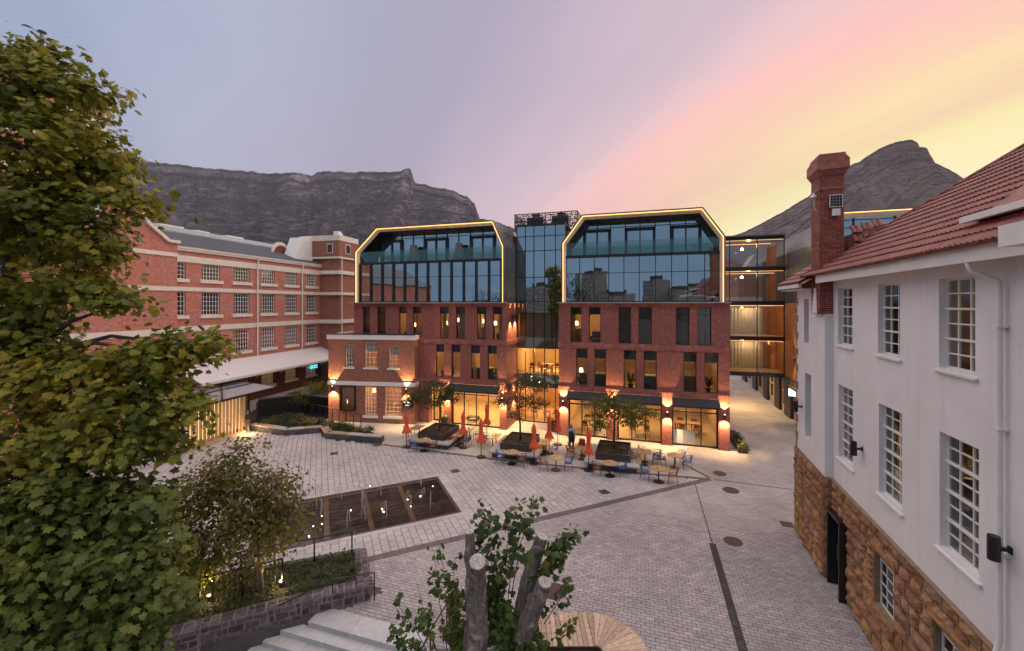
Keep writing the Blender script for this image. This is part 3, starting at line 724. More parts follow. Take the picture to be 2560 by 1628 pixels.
crown(hl, SL0+.28, SL1-.08, k0, k1, 9, [H.s(hx1(x)) for x in (465, 568, 670, 772, 878, 983, 1090, 1198, 1310, 1424, 1540)], True,
      [(H.s(hx1(a), 1.4), H.s(hx1(b_), 1.4)) for a, b_ in ((570, 748), (962, 1160), (1380, 1590))], [H.s(hx1(x), 1.4) for x in (570, 658, 748, 852, 952, 1060, 1160, 1265, 1372, 1485, 1595)])
# furniture hoods seen on the balcony
for x in (858, 1270):
    s_ = H.s(hx1(x), .8); t_ = empty('covered_lounger', H.w(s_, .75, ZF+.12), H.a, 'grey covered balcony lounger, %s of the two behind the left balustrade' % ('left' if x < 1000 else 'right'), 'lounger', 'covered loungers')
    MB().hexa([(-.45, -.3, 0), (.45, -.3, 0), (.45, .3, 0), (-.45, .3, 0), (-.22, -.2, 1.45), (.22, -.2, 1.45), (.22, .2, 1.45), (-.22, .2, 1.45)]).build('cover', MT['room_dark'], t_, bevel=.05)

# ---- right block
hr = empty('hotel_block', H.w(0, 0), H.a, 'right brick hotel block with smooth glass crown and three shopfront bays', 'building')
w3 = [(240, 342), (408, 516), (680, 792), (861, 983), (1203, 1325), (1400, 1525)]
w2 = [(292, 395), (458, 565), (727, 840), (910, 1027), (1272, 1390), (1462, 1588)]
W3 = [(H.s(hx3(a)), H.s(hx3(b_)), 6.98, 9.56) for a, b_ in w3]; W2 = [(H.s(hx3(a)), H.s(hx3(b_)), 3.76, 6.5) for a, b_ in w2]
shopR = [(H.s(hx3(a)), H.s(hx3(b_))) for a, b_ in ((220, 577), (668, 1075), (1168, 1592))]
brick_body(hr, SR0, SR1, W2, W3, shopR, dep=26)
cur = [[(.0, .35, 'curtain')], None, [(0, .0, 'sheer')], [(.05, 1, 'sheer')], [(.4, 1, 'sheer')], [(0, 1, 'sheer')]]
for q, cu in zip(W3, cur): window(hr, *q, .2, rows=(q[3]-.52,), curtain=cu if cu and cu[0][1] > 0 else None, pm='pane' if q[0] < -1 else 'dusk_pane')
for q in W2: window(hr, *q, .2, rows=(q[3]-.66,)); dark_head(hr, q, .66)
for q in W3[:2]: dark_head(hr, q, .52)
WR2, WR3 = W2, W3
m3 = [SR0+.3]+[(W3[i][1]+W3[i+1][0])/2 for i in (1, 3)]+[SR1-.35]
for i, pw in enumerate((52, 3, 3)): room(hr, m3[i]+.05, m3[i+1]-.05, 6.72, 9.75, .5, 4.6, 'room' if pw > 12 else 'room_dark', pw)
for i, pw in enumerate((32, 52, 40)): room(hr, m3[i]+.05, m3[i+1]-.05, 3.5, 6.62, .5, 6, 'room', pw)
room(hr, SR0+.3, m3[2]-.02, .01, 3.4, .6, 9, 'room', 420); room(hr, m3[2]+.02, SR1-.35, .01, 3.4, .6, 9, 'room', 150)
for (a, c), xs in zip(shopR, ((340, 455), (798, 925), (1300, 1437))):
    shopfront(hr, a, c, [H.s(hx3(x)) for x in xs]); awning(hr, a-.02, c+.02)
crown(hr, SR0+.24, SR1-.30, H.s(1456), H.s(1756), 9, [H.s(hx3(x)) for x in (325, 457, 590, 728, 868, 1017, 1163, 1310, 1465)], False,
      [(H.s(hx3(a), 1.4), H.s(hx3(b_), 1.4)) for a, b_ in ((370, 598), (748, 1003), (1168, 1420))], [H.s(hx3(x), 1.4) for x in (245, 362, 487, 608, 742, 876, 1013, 1150, 1290, 1430, 1560)])
b = MB().box(0, .62, 0, .03, 0, .95); b.build('shop_poster', MT['blind'], hr, loc=(shopR[2][0]+.1, .22, .15))
b = MB().box(0, .75, 0, .03, 0, .95); b.build('shop_poster', MT['sheer'], hr, loc=(shopR[2][0]+.74, .22, .15))

# ---- glass link between the blocks
DL = 2.8
LK = empty('glass_link', H.w(SL1, DL), H.a, 'tall dark glass link recessed between the two brick hotel blocks', 'building')
LW = SR0-SL1
cols = [0, .75, LW*.36, LW*.58, LW*.80, LW]
rows = [(.05, 2.95, 'pane'), (2.95, 3.95, 'gem'), (3.95, 6.15, 'pane'), (6.15, 7.05, 'gem'), (7.05, 9.05, 'pane'), (9.05, 10.0, 'gem'), (10.0, 12.0, 'gem'), (12.0, 14.2, 'gem'), (14.2, 15.4, 'gem'), (15.4, 16.25, 'gem')]
b = MB()
for c in cols: b.box(c-.03, c+.03, -.04, .06, 0, 16.25)
for r in rows: b.box(0, LW, -.03, .05, r[0]-.03, r[0]+.03)
b.box(0, LW, -.1, 9, 16.25, 16.4)
b.build('mullion_frame', MT['black'], LK)
for a, c in zip(cols, cols[1:]):
    for (z0, z1, m) in rows:
        j = [random.uniform(-.005, .005) for _ in range(3)]; MB().face([(a, j[0], z0), (c, j[1], z0), (c, j[1]+j[2]-j[0], z1), (a, j[2], z1)]).build('glass_panel', MT[m], LK)
        if m == 'gem' and z0 < 10: MB().face([(a, .15, z0), (c, .15, z0), (c, .15, z1), (a, .15, z1)]).build('spandrel', MT['black'], LK)
MB().box(.02, LW-.02, 1.5, 8, 9.3, 16).build('core', MT['room_dark'], LK)
room(LK, .02, LW-.02, .01, 3.0, .3, 7, 'room', 240, (1, .5, .2)); room(LK, .02, LW-.02, 3.85, 6.2, .3, 6, 'room', 240); room(LK, .02, LW-.02, 7.0, 9.1, .3, 4, 'room', 50)
curtain_sheet(LK, .1, LW-.1, 7.05, 9.05, .5, 'curtain')
# rooftop plant in a perforated screen
m, nt, bs = base_mat('perforated_sheet'); vo = mnode(nt, 'ShaderNodeTexVoronoi'); vo.inputs['Scale'].default_value = 13; nt.links.new(coords(nt), vo.inputs['Vector'])
al = remap(nt, vo.outputs['Distance'], 0, 1, .50, .56); nt.links.new(al, bs.inputs['Alpha']); bs.inputs['Base Color'].default_value = (.03, .024, .024, 1); bs.inputs['Roughness'].default_value = .6
MT['perf'] = m
o0 = H.w(SL1-.9, 5.2, 16.4); rp = empty('roof_screen', o0, H.a, 'black perforated metal screen around the rooftop chillers', 'screen')
SW_ = 5.6
for k in range(3): MB().box(-.04+k*SW_/2, .04+k*SW_/2, -.04, .04, -.05, 1.45).build('post', MT['black'], rp)
for k in range(2): MB().box(-.04+k*SW_, .04+k*SW_, 2.9, 2.98, -.05, 1.45).build('post', MT['black'], rp)
b = MB()
for z in (.1, .75, 1.42): b.box(0, SW_, -.03, .03, z-.03, z+.03); b.box(-.03, .03, 0, 2.95, z-.03, z+.03); b.box(SW_-.03, SW_+.03, 0, 2.95, z-.03, z+.03)
b.build('rail', MT['black'], rp)
for k in range(2): MB().box(.06+k*SW_/2, SW_/2-.06+k*SW_/2, -.005, .005, .12, 1.40).build('mesh_panel', MT['perf'], rp)
for x in (0, SW_): MB().box(x-.005, x+.005, .06, 2.85, .12, 1.40).build('mesh_panel', MT['perf'], rp)
for k, (x, lab) in enumerate(((1.7, 'left grey rooftop chiller with round fan cowl'), (4.0, 'right grey rooftop chiller with round fan cowl'))):
    c = empty('chiller', H.w(SL1-.9+x, 6.3, 16.4), H.a, lab, 'chiller', 'rooftop chillers')
    MB().box(-.75, .75, -.5, .5, .1, 1.22).build('casing', MT['zinc'], c, bevel=.02); MB().lathe([(.40, 1.22), (.34, 1.40), (.42, 1.52), (.38, 1.52), (.3, 1.42)], n=20).build('fan_cowl', MT['dark'], c)
    MB().box(-.7, .7, -.45, .45, 0, .1).build('base', MT['black'], c)
    b = MB()
    for i in range(7): b.box(-.68, .68, -.525, -.5, .25+i*.13, .31+i*.13)
    tag(b.build('louvre', MT['dark'], c), kind='stuff')

# ---- brick annex in front of the left block
AX = Frame((-15.37, 35.15), math.atan2(-1.06, 7.46))
AW = 7.535
ax = empty('brick_annex', AX.o, AX.a, 'two-storey old brick annex with white parapet and white string course', 'building')
def az(zx, zy): return AX.z(hx1(zx), 820+zy/3.645)
def asx(zx): return AX.s(hx1(zx))
up = [(asx(228), asx(306), 4.55, 6.35), (asx(408), asx(518), 4.55, 6.62), (asx(625), asx(714), 4.55, 6.30)]
lo = [(asx(185), asx(328), .95, 3.0), (asx(405), asx(517), .62, 2.98), (asx(590), asx(741), .62, 2.98)]
b = MB(); wall_holes(b, 0, AW, 0, 7.2, up+lo, 0, .3)
b.face([(AW, 0, 0), (AW, 5, 0), (AW, 5, 7.2), (AW, 0, 7.2)]); b.face([(0, 0, 0), (0, 0, 7.2), (0, 6, 7.2), (0, 6, 0)]); b.face([(0, 0, 7.0), (AW, 0, 7.0), (AW, 3, 7.0), (0, 3, 7.0)])
b.build('brick_wall', MT['old_brick'], ax)
b = MB(); b.box(-.1, AW+.1, -.1, .3, 6.86, 7.26); b.box(AW-.1, AW+.1, .3, 4, 6.86, 7.26); b.box(-.1, .15, .3, 4, 6.86, 7.26); b.build('parapet', MT['trim'], ax)
b = MB(); b.box(-.14, AW+.14, -.14, .34, 7.26, 7.33); b.box(AW-.14, AW+.14, .34, 4, 7.26, 7.33); b.build('coping', MT['dark'], ax)
b = MB(); b.box(-.04, AW+.04, -.06, -.001, 3.06, 3.38); b.box(AW+.001, AW+.06, -.03, 4, 3.062, 3.378); b.build('string_course', MT['trim'], ax)
def bars(a, c, n): return [a+(c-a)*(i+1)/n for i in range(n-1)]
for q in up: window(ax, *q, .16, 'trim', 'pane', .055, bars(q[0], q[1], 3), bars(q[2], q[3], 5), .03); MB().box(q[0]-.1, q[1]+.1, -.1, .16, q[2]-.13, q[2]).build('sill', MT['trim'], ax)
for q in lo[1:]: window(ax, *q, .16, 'trim', 'pane', .055, bars(q[0], q[1], 4), bars(q[2], q[3], 7), .03); MB().box(q[0]-.1, q[1]+.1, -.12, .16, q[2]-.2, q[2]).build('sill', MT['trim'], ax)
q = lo[0]; window(ax, *q, .0, 'black', 'pane', .11, (), (), .03, proud=.14, curtain=[(0, .3, 'curtain'), (.7, 1, 'curtain')])
for q in (up[0], up[1], up[2]): MB().box(q[0]+.06, q[1]-.06, .25, .27, q[3]-.75, q[3]-.05).build('blind', MT['blind'], ax)
OR = (1, .52, .22); MT['tan_wall'] = plain('tan_wall', (.50, .30, .16), .8, .2, 3, .05)
MT['orange_wall'] = plain('terracotta_wall', (.55, .20, .10), .8, .1, 2, .05)
room(ax, .15, AW-.15, 3.4, 6.8, .4, 3.4, 'tan_wall', 130, OR); room(ax, .15, lo[1][0]-.2, .05, 3.3, .4, 3.4, 'room', 60); room(ax, lo[1][0]-.15, AW-.15, .05, 3.3, .4, 3.4, 'tan_wall', 95, OR)
# sign on the annex
sg = empty('hotel_sign', AX.w(asx(800), -.02, AX.z(hx1(800), 820+690/3.645)), AX.a, 'small black wall sign with white lettering on the annex brick', 'sign')
MB().box(-.42, .42, -.05, 0, -.29, .29).build('sign_board', MT['black'], sg, bevel=.006)
MT['letter'] = emit('lit_lettering', (1, .95, .85), 1.6)
def text(par, body, size, loc, name='lettering', mat='letter', rot=(R(90), 0, 0), bold=0.0, align='CENTER'):
    cu = bpy.data.curves.new(name, 'FONT'); cu.body = body; cu.size = size; cu.align_x = align; cu.extrude = .004; cu.offset = bold
    tmp = bpy.data.objects.new('tmp', cu); COL.objects.link(tmp); dg = bpy.context.evaluated_depsgraph_get()
    me = bpy.data.meshes.new_from_object(tmp.evaluated_get(dg)); bpy.data.objects.remove(tmp); me.materials.clear(); me.materials.append(MT[mat])
    return link(name, me, par, loc, rot)
text(sg, 'canopy', .24, (-.02, -.056, .05), bold=.006); text(sg, 'by hilton', .085, (-.02, -.056, -.14), bold=.003)

# ---- wall lamps of the hotel
def fz(px, py, d=0): return H.z(px, py, d)
for (px, py, lab) in ((1408.5, 1007, 'lit wall lamp on the leftmost pier of the right hotel block'), (1529, 1012, 'lit wall lamp on the pier behind the right planter tree'),
                      (1668, 1034, 'lit wall lamp on the bare pier between two shopfronts'), (1810.5, 1041, 'lit wall lamp on the hotel corner pier by the alley'),
                      (1118.5, 990, 'lit wall lamp on the pier left of the lobby glass'), (1257, 999, 'lit wall lamp on the pier right of the lobby glass')):
    sconce(H.w(H.s(px), 0, fz(px, py)), H.a, lab)
for (px, py, lab) in ((834, 969, 'lit wall lamp at the left corner of the brick annex'), (1018, 976, 'lit wall lamp above the black annex sign')):
    p = AX.w(AX.s(px), 0, AX.z(px, py)); sconce(p, AX.a, lab, 380, 320)
# two high lamps on the side faces beside the link
sconce(H.w(SL1+.0, .95, 8.75), H.a+R(90), 'high lit wall lamp on the side wall near the left block corner', 170, 380, spread=44)
sconce(H.w(SL1+.0, 2.2, 8.75), H.a+R(90), 'high lit wall lamp on the side wall next to the glass link', 170, 380, spread=44)
sconce(H.w(SL1+.0, 1.9, 2.2), H.a+R(90), 'low lit wall lamp on the side wall beside the link doors', 300, 300)

# ---- building across the alley and the glass bridge
AL = Frame((23.8, 35.6), R(-18.2))                # its alley wall runs along local y through s = 0
cb = empty('hotel_block', AL.o, AL.a, 'far hotel block across the alley with zinc crown side and orange-lit brick', 'building')
FD = -5.4                                          # its front
b = MB(); b.face([(0, FD, 3.3), (0, FD, ZC), (0, 40, ZC), (0, 40, 3.3)]); b.face([(0, FD, 3.3), (9, FD, 3.3), (9, FD, ZC), (0, FD, ZC)]); b.face([(0, FD, 3.3), (0, 40, 3.3), (3, 40, 3.3), (3, FD, 3.3)])
b.build('brick_wall', MT['orange_brick'], cb)
b = MB(); b.face([(.15, FD, ZC), (.15, FD, ZK), (.15, 24, ZK), (.15, 24, ZC)]); b.face([(.15, FD, ZK), (1.5, FD, ZT), (1.5, 24, ZT), (.15, 24, ZK)]); b.face([(1.5, FD, ZT), (12, FD, ZT), (12, 24, ZT), (1.5, 24, ZT)])
b.box(1.5, 12, FD-.3, FD, ZT-.02, ZT+.06); b.build('crown_shell', MT['zinc'], cb)
b = MB()
d = FD+.2
while d < 20: b.bar((.14, d, ZC), (.14, d, ZK), .03, .03, up=(0, 1, 0)); b.bar((.14, d, ZK), (1.49, d, ZT+.012), .03, .03, up=(0, 1, 0)); d += .45
x = 1.7
while x < 10: b.bar((x, FD-.28, ZT+.09), (x, 4, ZT+.09), .03, .05); x += .45
tag(b.build('standing_seam', MT['zinc'], cb), kind='stuff')
b = MB(); b.face([(1.3, FD-.3, ZT-.02), (1.2, FD, ZT-.42), (12, FD, ZT-.42), (12, FD-.3, ZT-.02)]); b.build('soffit', MT['soffit'], cb)
MB().bar((1.4, FD-.27, ZT-.06), (12, FD-.27, ZT-.06), .045).build('led_strip', MT['led'], cb)
b = MB()
for x in (.6, 2.2, 4.6, 7): b.box(x-.06, x+.06, FD-.06, FD+.06, ZC, ZT-.42)
for z in (ZT-.55, ZT-1.1, ZT-1.7): b.box(.3, 10, FD-.03, FD+.05, z-.03, z+.03)
b.build('mullion_frame', MT['black'], cb)
for a, c in ((.6, 2.2), (2.2, 4.6), (4.6, 7), (7, 10)): MB().face([(a, FD, ZC), (c, FD, ZC), (c, FD, ZT-.42), (a, FD, ZT-.42)]).build('glass_panel', MT['gem'], cb)
# alley shops under it
for i, (a, c) in enumerate(((-5.0, -3.2), (.1, 1.9), (3.4, 5.0), (7.6, 9.2), (12.5, 14.2), (18, 20), (25, 27))): MB().box(-.15, .25, a, c, 0, 3.3).build('pier', MT['dark'], cb)
b = MB(); b.box(.1, .3, -5, 34, 0, .55); b.build('stall_riser', MT['concrete'], cb)
for (a, c) in ((-3.2, .1), (1.9, 3.4), (5.0, 7.6), (9.2, 12.5), (14.2, 18), (20, 25)):
    b = MB()
    for y in (a, (a+c)/2, c): b.box(.08, .2, y-.04, y+.04, .55, 3.2)
    for z in (.55, 1.9, 3.2): b.box(.09, .19, a, c, z-.04, z+.04)
    f = b.build('shop_window', MT['wood'], cb); MB().face([(.14, a, .55), (.14, c, .55), (.14, c, 3.2), (.14, a, 3.2)]).build('pane', MT['pane'], f)
b = MB(); b.face([(3, -5, 0), (3, -5, 3.3), (3, 34, 3.3), (3, 34, 0)]); b.face([(.3, -5, .02), (3, -5, .02), (3, 34, .02), (.3, 34, .02)]); b.build('shop_interior', MT['room'], cb)
for y in (-1.5, 6.3, 11, 17, 23):
    lt = bpy.data.lights.new('shop_light', 'POINT'); lt.energy = 240; lt.color = WARM; lt.shadow_soft_size = .2; link('shop_light', lt, cb, (1.6, y, 2.8))
b = MB(); b.box(-.9, 0, -4.6, -1.2, 3.02, 3.16); b.build('door_canopy', MT['black'], cb)
# lit shop signs in the alley
MT['cold'] = emit('cold_lightbox', (.75, .85, 1.0), 5.0)
for (y, lab) in ((-2.1, 'glowing white square sign box near the sandstone corner'), (21, 'far glowing sign box seen under the glass bridge')):
    t_ = empty('sign_box', AL.w(-.5, y, 2.75), AL.a, lab, 'sign', 'lit sign boxes in the alley')
    MB().box(-.34, .34, -.06, .06, -.34, .34).build('light_box', MT['cold'], t_); b = MB(); b.box(-.37, .37, -.05, .05, .34, .37); b.box(.0, .5, -.02, .02, .36, .39); b.build('bracket', MT['black'], t_)
# bridge
BL = AL.d(1962, 0.0)
br = empty('glass_bridge', AL.w(0, BL, 0), H.a, 'four-level glass footbridge with black floor beams spanning the alley', 'bridge')
BW = 7.1
lev = [3.38, 6.66, 9.9, 13.05, 15.9]
for z in lev: MB().box(-BW, 0, -.05, 3.0, z-.20, z+.16).build('floor_beam', MT['black'], br)
MB().box(-BW, 0, -.4, 3.2, 15.96, 16.08).build('roof', MT['zinc'], br)
for z0, z1 in zip(lev, lev[1:]):
    for x in (-BW+.05, -BW*.63, -BW*.31, -.05): MB().box(x-.035, x+.035, -.03, .05, z0+.16, z1-.2).build('mullion', MT['black'], br)
    for a, c in ((-BW, -BW*.63), (-BW*.63, -BW*.31), (-BW*.31, 0)):
        MB().face([(a, 0, z0+.16), (c, 0, z0+.16), (c, 0, z1-.2), (a, 0, z1-.2)]).build('glass_panel', MT['bridge_glass'] if 'bridge_glass' in MT else MT['pane'], br)
        MB().face([(a, 2.9, z0+.16), (c, 2.9, z0+.16), (c, 2.9, z1-.2), (a, 2.9, z1-.2)]).build('glass_panel', MT['pane'], br)
    MB().face([(-BW, .05, z0+.17), (0, .05, z0+.17), (0, 2.9, z0+.17), (-BW, 2.9, z0+.17)]).build('floor', MT['floor_in'], br)
    b = MB(); b.box(-BW, -.1, 2.75, 2.80, z1-.30, z1-.26); b.box(-BW, -.1, .1, .14, z1-.27, z1-.24); b.build('led_strip', MT['led'], br)
    lt = bpy.data.lights.new('bridge_light', 'POINT'); lt.energy = 90; lt.color = WARM; lt.shadow_soft_size = .15; link('bridge_light', lt, br, (-2.6, 1.5, z1-.55))
for z0 in lev[:-1]:
    b = MB(); b.box(-.8, -.2, 2.6, 2.7, z0+.16, z0+2.4); b.build('inner_door', MT['leather2'], br); MB().box(-.5, -.06, 2.3, 2.35, z0+.17, z0+2.8).build('end_wall', MT['orange_wall'], br)
    if z0 < 9: curtain_sheet(br, -BW+.3, -1.2, z0+.2, z0+2.75, 2.4, 'sheer', .3)
# the side wall seen through the bridge
lt = bpy.data.lights.new('alley_light', 'AREA'); lt.energy = 220; lt.color = WARM; lt.size = 3; lt.size_y = 3; lt.shape = 'RECTANGLE'; link('alley_light', lt, br, (-BW/2, 1.5, 3.1))
for (y, z, lab) in ((-1.2, 5.2, 'lit wall lamp on the orange brick beside the bridge'), (7.5, 5.2, 'lit wall lamp on the orange brick beyond the bridge')):
    sconce(AL.w(0, y, z), AL.a-R(90), lab, 260, 200)
# planter against the block's alley side
# ================================================================== red-brick warehouse on the left
WF = Frame((-25.7, 32.0), math.atan2(.9706, .2405))   # s runs away from us along the wall, d into the building
wh = empty('brick_warehouse', WF.o, WF.a, 'long red brick warehouse with white bands, grid windows and grey roof', 'building')
ST_ = WF.s(801)
P_ = 2.955; wins = [(i*P_-.80, i*P_+.83) for i in range(0, 6)]; wins[0] = (.02, .85)
rowz = [(11.75, 13.06), (8.9, 10.74), (5.58, 7.5)]
hs = [(a, c, z0, z1) for a, c in wins for z0, z1 in rowz]
b = MB(); wall_holes(b, 0, ST_+.3, 4.4, 14.0, hs, 0, .28); b.build('brick_wall', MT['ware_brick'], wh)
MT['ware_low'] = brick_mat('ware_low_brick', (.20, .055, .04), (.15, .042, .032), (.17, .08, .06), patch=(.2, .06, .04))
low = [(i*P_-.80, i*P_+.72, 2.0, 3.2) for i in range(1, 6)]
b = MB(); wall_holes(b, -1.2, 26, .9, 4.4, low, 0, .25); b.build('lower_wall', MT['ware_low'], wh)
b = MB(); b.box(-1, 26, -.08, .02, -1.2, .9); b.build('plinth', MT['cream'], wh)
for (a, c) in ((7.4, 9.2), (11.2, 13.0), (3.4, 5.2)): MB().box(a, c, -.11, -.081, -.1, .62).build('plinth_panel', MT['ware_low'], wh)
for (z0, z1, p) in ((10.80, 11.12, .07), (7.62, 8.04, .07), (13.06, 13.56, .08), (13.92, 14.28, .16)):
    MB().box(0, ST_, -p, -.001, z0, z1).build('white_band', MT['cream'], wh)
MB().box(0, ST_, -.24, -.16, 14.1, 14.24).build('gutter', MT['cream'], wh)
MT['ware_pane'] = glass('warehouse_pane', (.35, .34, .33), (.7, .74, .8), .10, .03)
dimr = MT['room_dark']
for i, (a, c) in enumerate(wins):
    for k, (z0, z1) in enumerate(rowz):
        nr = 4 if k == 0 else 5
        window(wh, a, c, z0, z1, .14, 'trim', 'ware_pane', .05, bars(a, c, 6 if i else 3), bars(z0, z1, nr), .035)
        MB().box(max(a-.2, 0), c+.2, -.14, .14, z0-.26, z0).build('sill', MT['cream'], wh)
for q in low:
    window(wh, *q, .12, 'cream', 'ware_pane', .07, bars(q[0], q[1], 6), bars(q[2], q[3], 3), .03); MB().box(q[0]-.12, q[1]+.2, -.12, .12, q[2]-.24, q[2]).build('sill', MT['cream'], wh)
for (z0, z1, pw) in ((11.3, 13.9, 90), (8.2, 11.2, 9), (4.9, 8.1, 12)):
    room(wh, .02, ST_, z0, z1, .4, 6, 'room_dark', 0)
    for s_ in ((1.5, 8, 13) if pw > 20 else (4, 12)):
        lt = bpy.data.lights.new('room_light', 'POINT'); lt.energy = pw; lt.color = (1, .8, .55); lt.shadow_soft_size = .3; link('room_light', lt, wh, (s_, 3, z1-.5))
for (s_, z, col, pw) in ((6.0, 6.8, (1, .1, .06), 45), (8.9, 6.6, (1, .25, .6), 26)):
    lt = bpy.data.lights.new('coloured_light', 'POINT'); lt.energy = pw; lt.color = col; lt.shadow_soft_size = .15; link('coloured_light', lt, wh, (s_, .9, z))
room(wh, 7, 26, .92, 3.9, .4, 4, 'room', 0)
for s_ in (8.9, 12, 15): lt = bpy.data.lights.new('room_light', 'POINT'); lt.energy = 45; lt.color = (1, .75, .35); lt.shadow_soft_size = .2; link('room_light', lt, wh, (s_, 1.6, 3.3))
# roof
b = MB(); b.face([(-.3, -.26, 14.26), (ST_+1, -.26, 14.26), (ST_+1, 6.2, 16.6), (-.3, 6.2, 16.6)]); b.face([(-.3, 6.2, 16.6), (ST_+1, 6.2, 16.6), (ST_+1, 12.6, 14.26), (-.3, 12.6, 14.26)])
MT['slate'] = plain('slate_sheet', (.16, .165, .19), .55, .12, 1, .05)
rf = b.build('roof', MT['slate'], wh)
b = MB()
x = -.2
while x < ST_+1: b.bar((x, -.25, 14.285), (x, 4.3, 15.93), .04, .03); x += .19
tag(b.build('roof_rib', MT['slate'], rf), kind='stuff')
MT['vent'] = plain('greenish_vent', (.26, .30, .30), .5, .15, 2, .1)
b = MB()
x = 0
while x < ST_: b.hexa([(x, 4.3, 15.95), (x+.3, 4.3, 15.95), (x+.3, 6.0, 16.62), (x, 6.0, 16.62), (x+.06, 4.3, 16.06), (x+.24, 4.3, 16.06), (x+.24, 6.0, 16.73), (x+.06, 6.0, 16.73)]); x += .34
tag(b.build('ridge_vent', MT['vent'], rf), kind='stuff')
for (a, c, h) in ((4.2, 6.6, .55), (7.8, 9.2, .5), (11.2, 13.2, .6)): MB().box(a, c, 7.5, 9.5, 15.2, 16.9+h*.4).build('roof_box', MT['trim'], rf)
# round-headed dormer
b = MB(); n = 12; DS = WF.s(703, 2.6); ps = [(DS+1.0*math.cos(math.pi*i/n), 15.1+1.05*math.sin(math.pi*i/n)) for i in range(n+1)]
b.face([(x, 2.6, z) for x, z in ps]); dm = b.build('dormer', MT['ware_low'], wh)
b = MB()
for (x0, z0), (x1, z1) in zip(ps, ps[1:]): b.bar((x0, 2.7, z0+.1), (x1, 2.7, z1+.1), .5, .16, up=(0, 1, 0))
b.build('dormer_coping', MT['cream'], dm)
# downpipes
for s_ in (7.5, 13.25):
    b = MB(); b.tube([(s_, -.30, 14.1), (s_, -.16, 13.4), (s_, -.14, 13.2), (s_, -.14, 5.0)], .06, 8); b.build('downpipe', MT['trim'], wh)
# gabled bay nearest to us
GA = -7.3
b = MB(); pk = (GA/2, 17.2)
b.face([(GA, -.25, -1.2), (0, -.25, -1.2), (0, -.25, 14.45), (-.7, -.25, 14.45), (-2.1, -.25, 15.5), (pk[0]+.4, -.25, pk[1]), (pk[0]-.4, -.25, pk[1]), (GA+2.1, -.25, 15.5), (GA+.7, -.25, 14.45), (GA, -.25, 14.45)])
b.face([(0, -.25, -1.2), (0, .3, -1.2), (0, .3, 14.45), (0, -.25, 14.45)]); b.face([(GA, -.25, -1.2), (GA, -.25, 14.45), (GA, 8, 14.45), (GA, 8, -1.2)]); b.build('gable_wall', MT['ware_brick'], wh)
b = MB(); pts = [(.1, 14.5), (-.7, 14.5), (-2.1, 15.55), (pk[0]+.4, 17.25), (pk[0]-.4, 17.25), (GA+2.1, 15.55), (GA+.7, 14.5), (GA-.1, 14.5)]
for (x0, z0), (x1, z1) in zip(pts, pts[1:]): b.bar((x0, -.2, z0), (x1, -.2, z1), .22, .55, up=(0, 1, 0))
b.build('gable_coping', MT['cream'], wh)
for (z0, z1) in ((13.37, 13.66), (10.78, 11.10), (7.5, 7.95), (3.95, 4.3)): MB().box(GA-.05, .03, -.32, -.251, z0, z1).build('white_band', MT['cream'], wh)
# tower block behind
TS = WF.s(262, 9.0)
b = MB(); b.box(TS-8, TS, 9, 17, 0, 26.2); b.build('tower_wall', MT['ware_brick'], wh)
b = MB(); b.box(-22, GA, .5, 12, -1.3, 12.5); b.build('rear_wing', MT['ware_brick'], wh); b = MB(); b.hexa([(-22.2, .2, 12.5), (GA, .2, 12.5), (GA, 12.3, 12.5), (-22.2, 12.3, 12.5), (-22.2, 6, 15.6), (GA, 6, 15.6), (GA, 6.4, 15.6), (-22.2, 6.4, 15.6)]); b.build('rear_roof', MT['slate'], wh)
for z in (24.2, 22, 19.4): MB().box(TS-8.06, TS+.06, 8.94, 17.06, z, z+.9).build('white_band', MT['cream'], wh)
b = MB(); b.box(TS-8.4, TS+.4, 8.6, 17.4, 26.2, 26.6); b.box(TS-8.2, TS+.2, 8.8, 17.2, 26.6, 26.9); b.build('tower_cornice', MT['cream'], wh)
q = AT(105, 145, 33); MB().tube([(q.x, q.y, 20), (q.x, q.y, AT(105, 84, 33).z)], .13, 10).build('flue', MT['zinc'], None).matrix_world
fl = bpy.data.objects['flue']; tag(fl, 'tall thin metal flue rising behind the treetop', 'chimney')
MB().lathe([(.14, 0), (.26, .06), (.26, .16), (.1, .2)], (q.x, q.y, AT(105, 84, 33).z), 10).build('flue_cap', MT['dark'], fl)
# corner stair tower at the far end
TD = WF.d(849, ST_)
b = MB(); b.box(ST_, ST_+3.0, TD, 2.2, -1.2, 14.9, 0); b.box(ST_-.35, ST_+3.1, TD-.22, 2.4, 15.1, 17.3, 0)
b.build('stair_tower', MT['old_brick'], wh)
for (z0, z1) in ((10.8, 11.12), (13.15, 13.55), (7.62, 8.04), (14.9, 15.1)): MB().box(ST_-.36, ST_+3.12, TD-.24, 2.3, z0, z1).build('white_band', MT['cream'], wh)
MB().box(ST_-.38, ST_+3.15, TD-.26, 2.5, 16.9, 17.5).build('white_band', MT['cream'], wh)
for a in ((ST_-.40, TD+.7, 0), ): MB().box(ST_-.39, ST_-.34, TD+.6, TD+1.35, 15.5, 16.55).build('tower_window', MT['trim'], wh); MB().box(ST_-.41, ST_-.38, TD+.68, TD+1.27, 15.58, 16.47).build('tower_pane', MT['ware_pane'], wh)
MB().box(ST_+.7, ST_+1.6, TD-.27, TD-.2, 15.5, 16.6).build('tower_window', MT['trim'], wh); MB().box(ST_+.78, ST_+1.52, TD-.29, TD-.26, 15.58, 16.52).build('tower_pane', MT['ware_pane'], wh)
b = MB(); b.hexa([(ST_-3.1, .8, 14.4), (ST_-.3, .8, 14.4), (ST_-.3, 2.4, 14.4), (ST_-3.1, 2.4, 14.4), (ST_-1.9, .8, 17.1), (ST_-.3, .8, 17.4), (ST_-.3, 2.4, 17.4), (ST_-1.9, 2.4, 17.1)]); b.build('parapet', MT['trim'], wh)
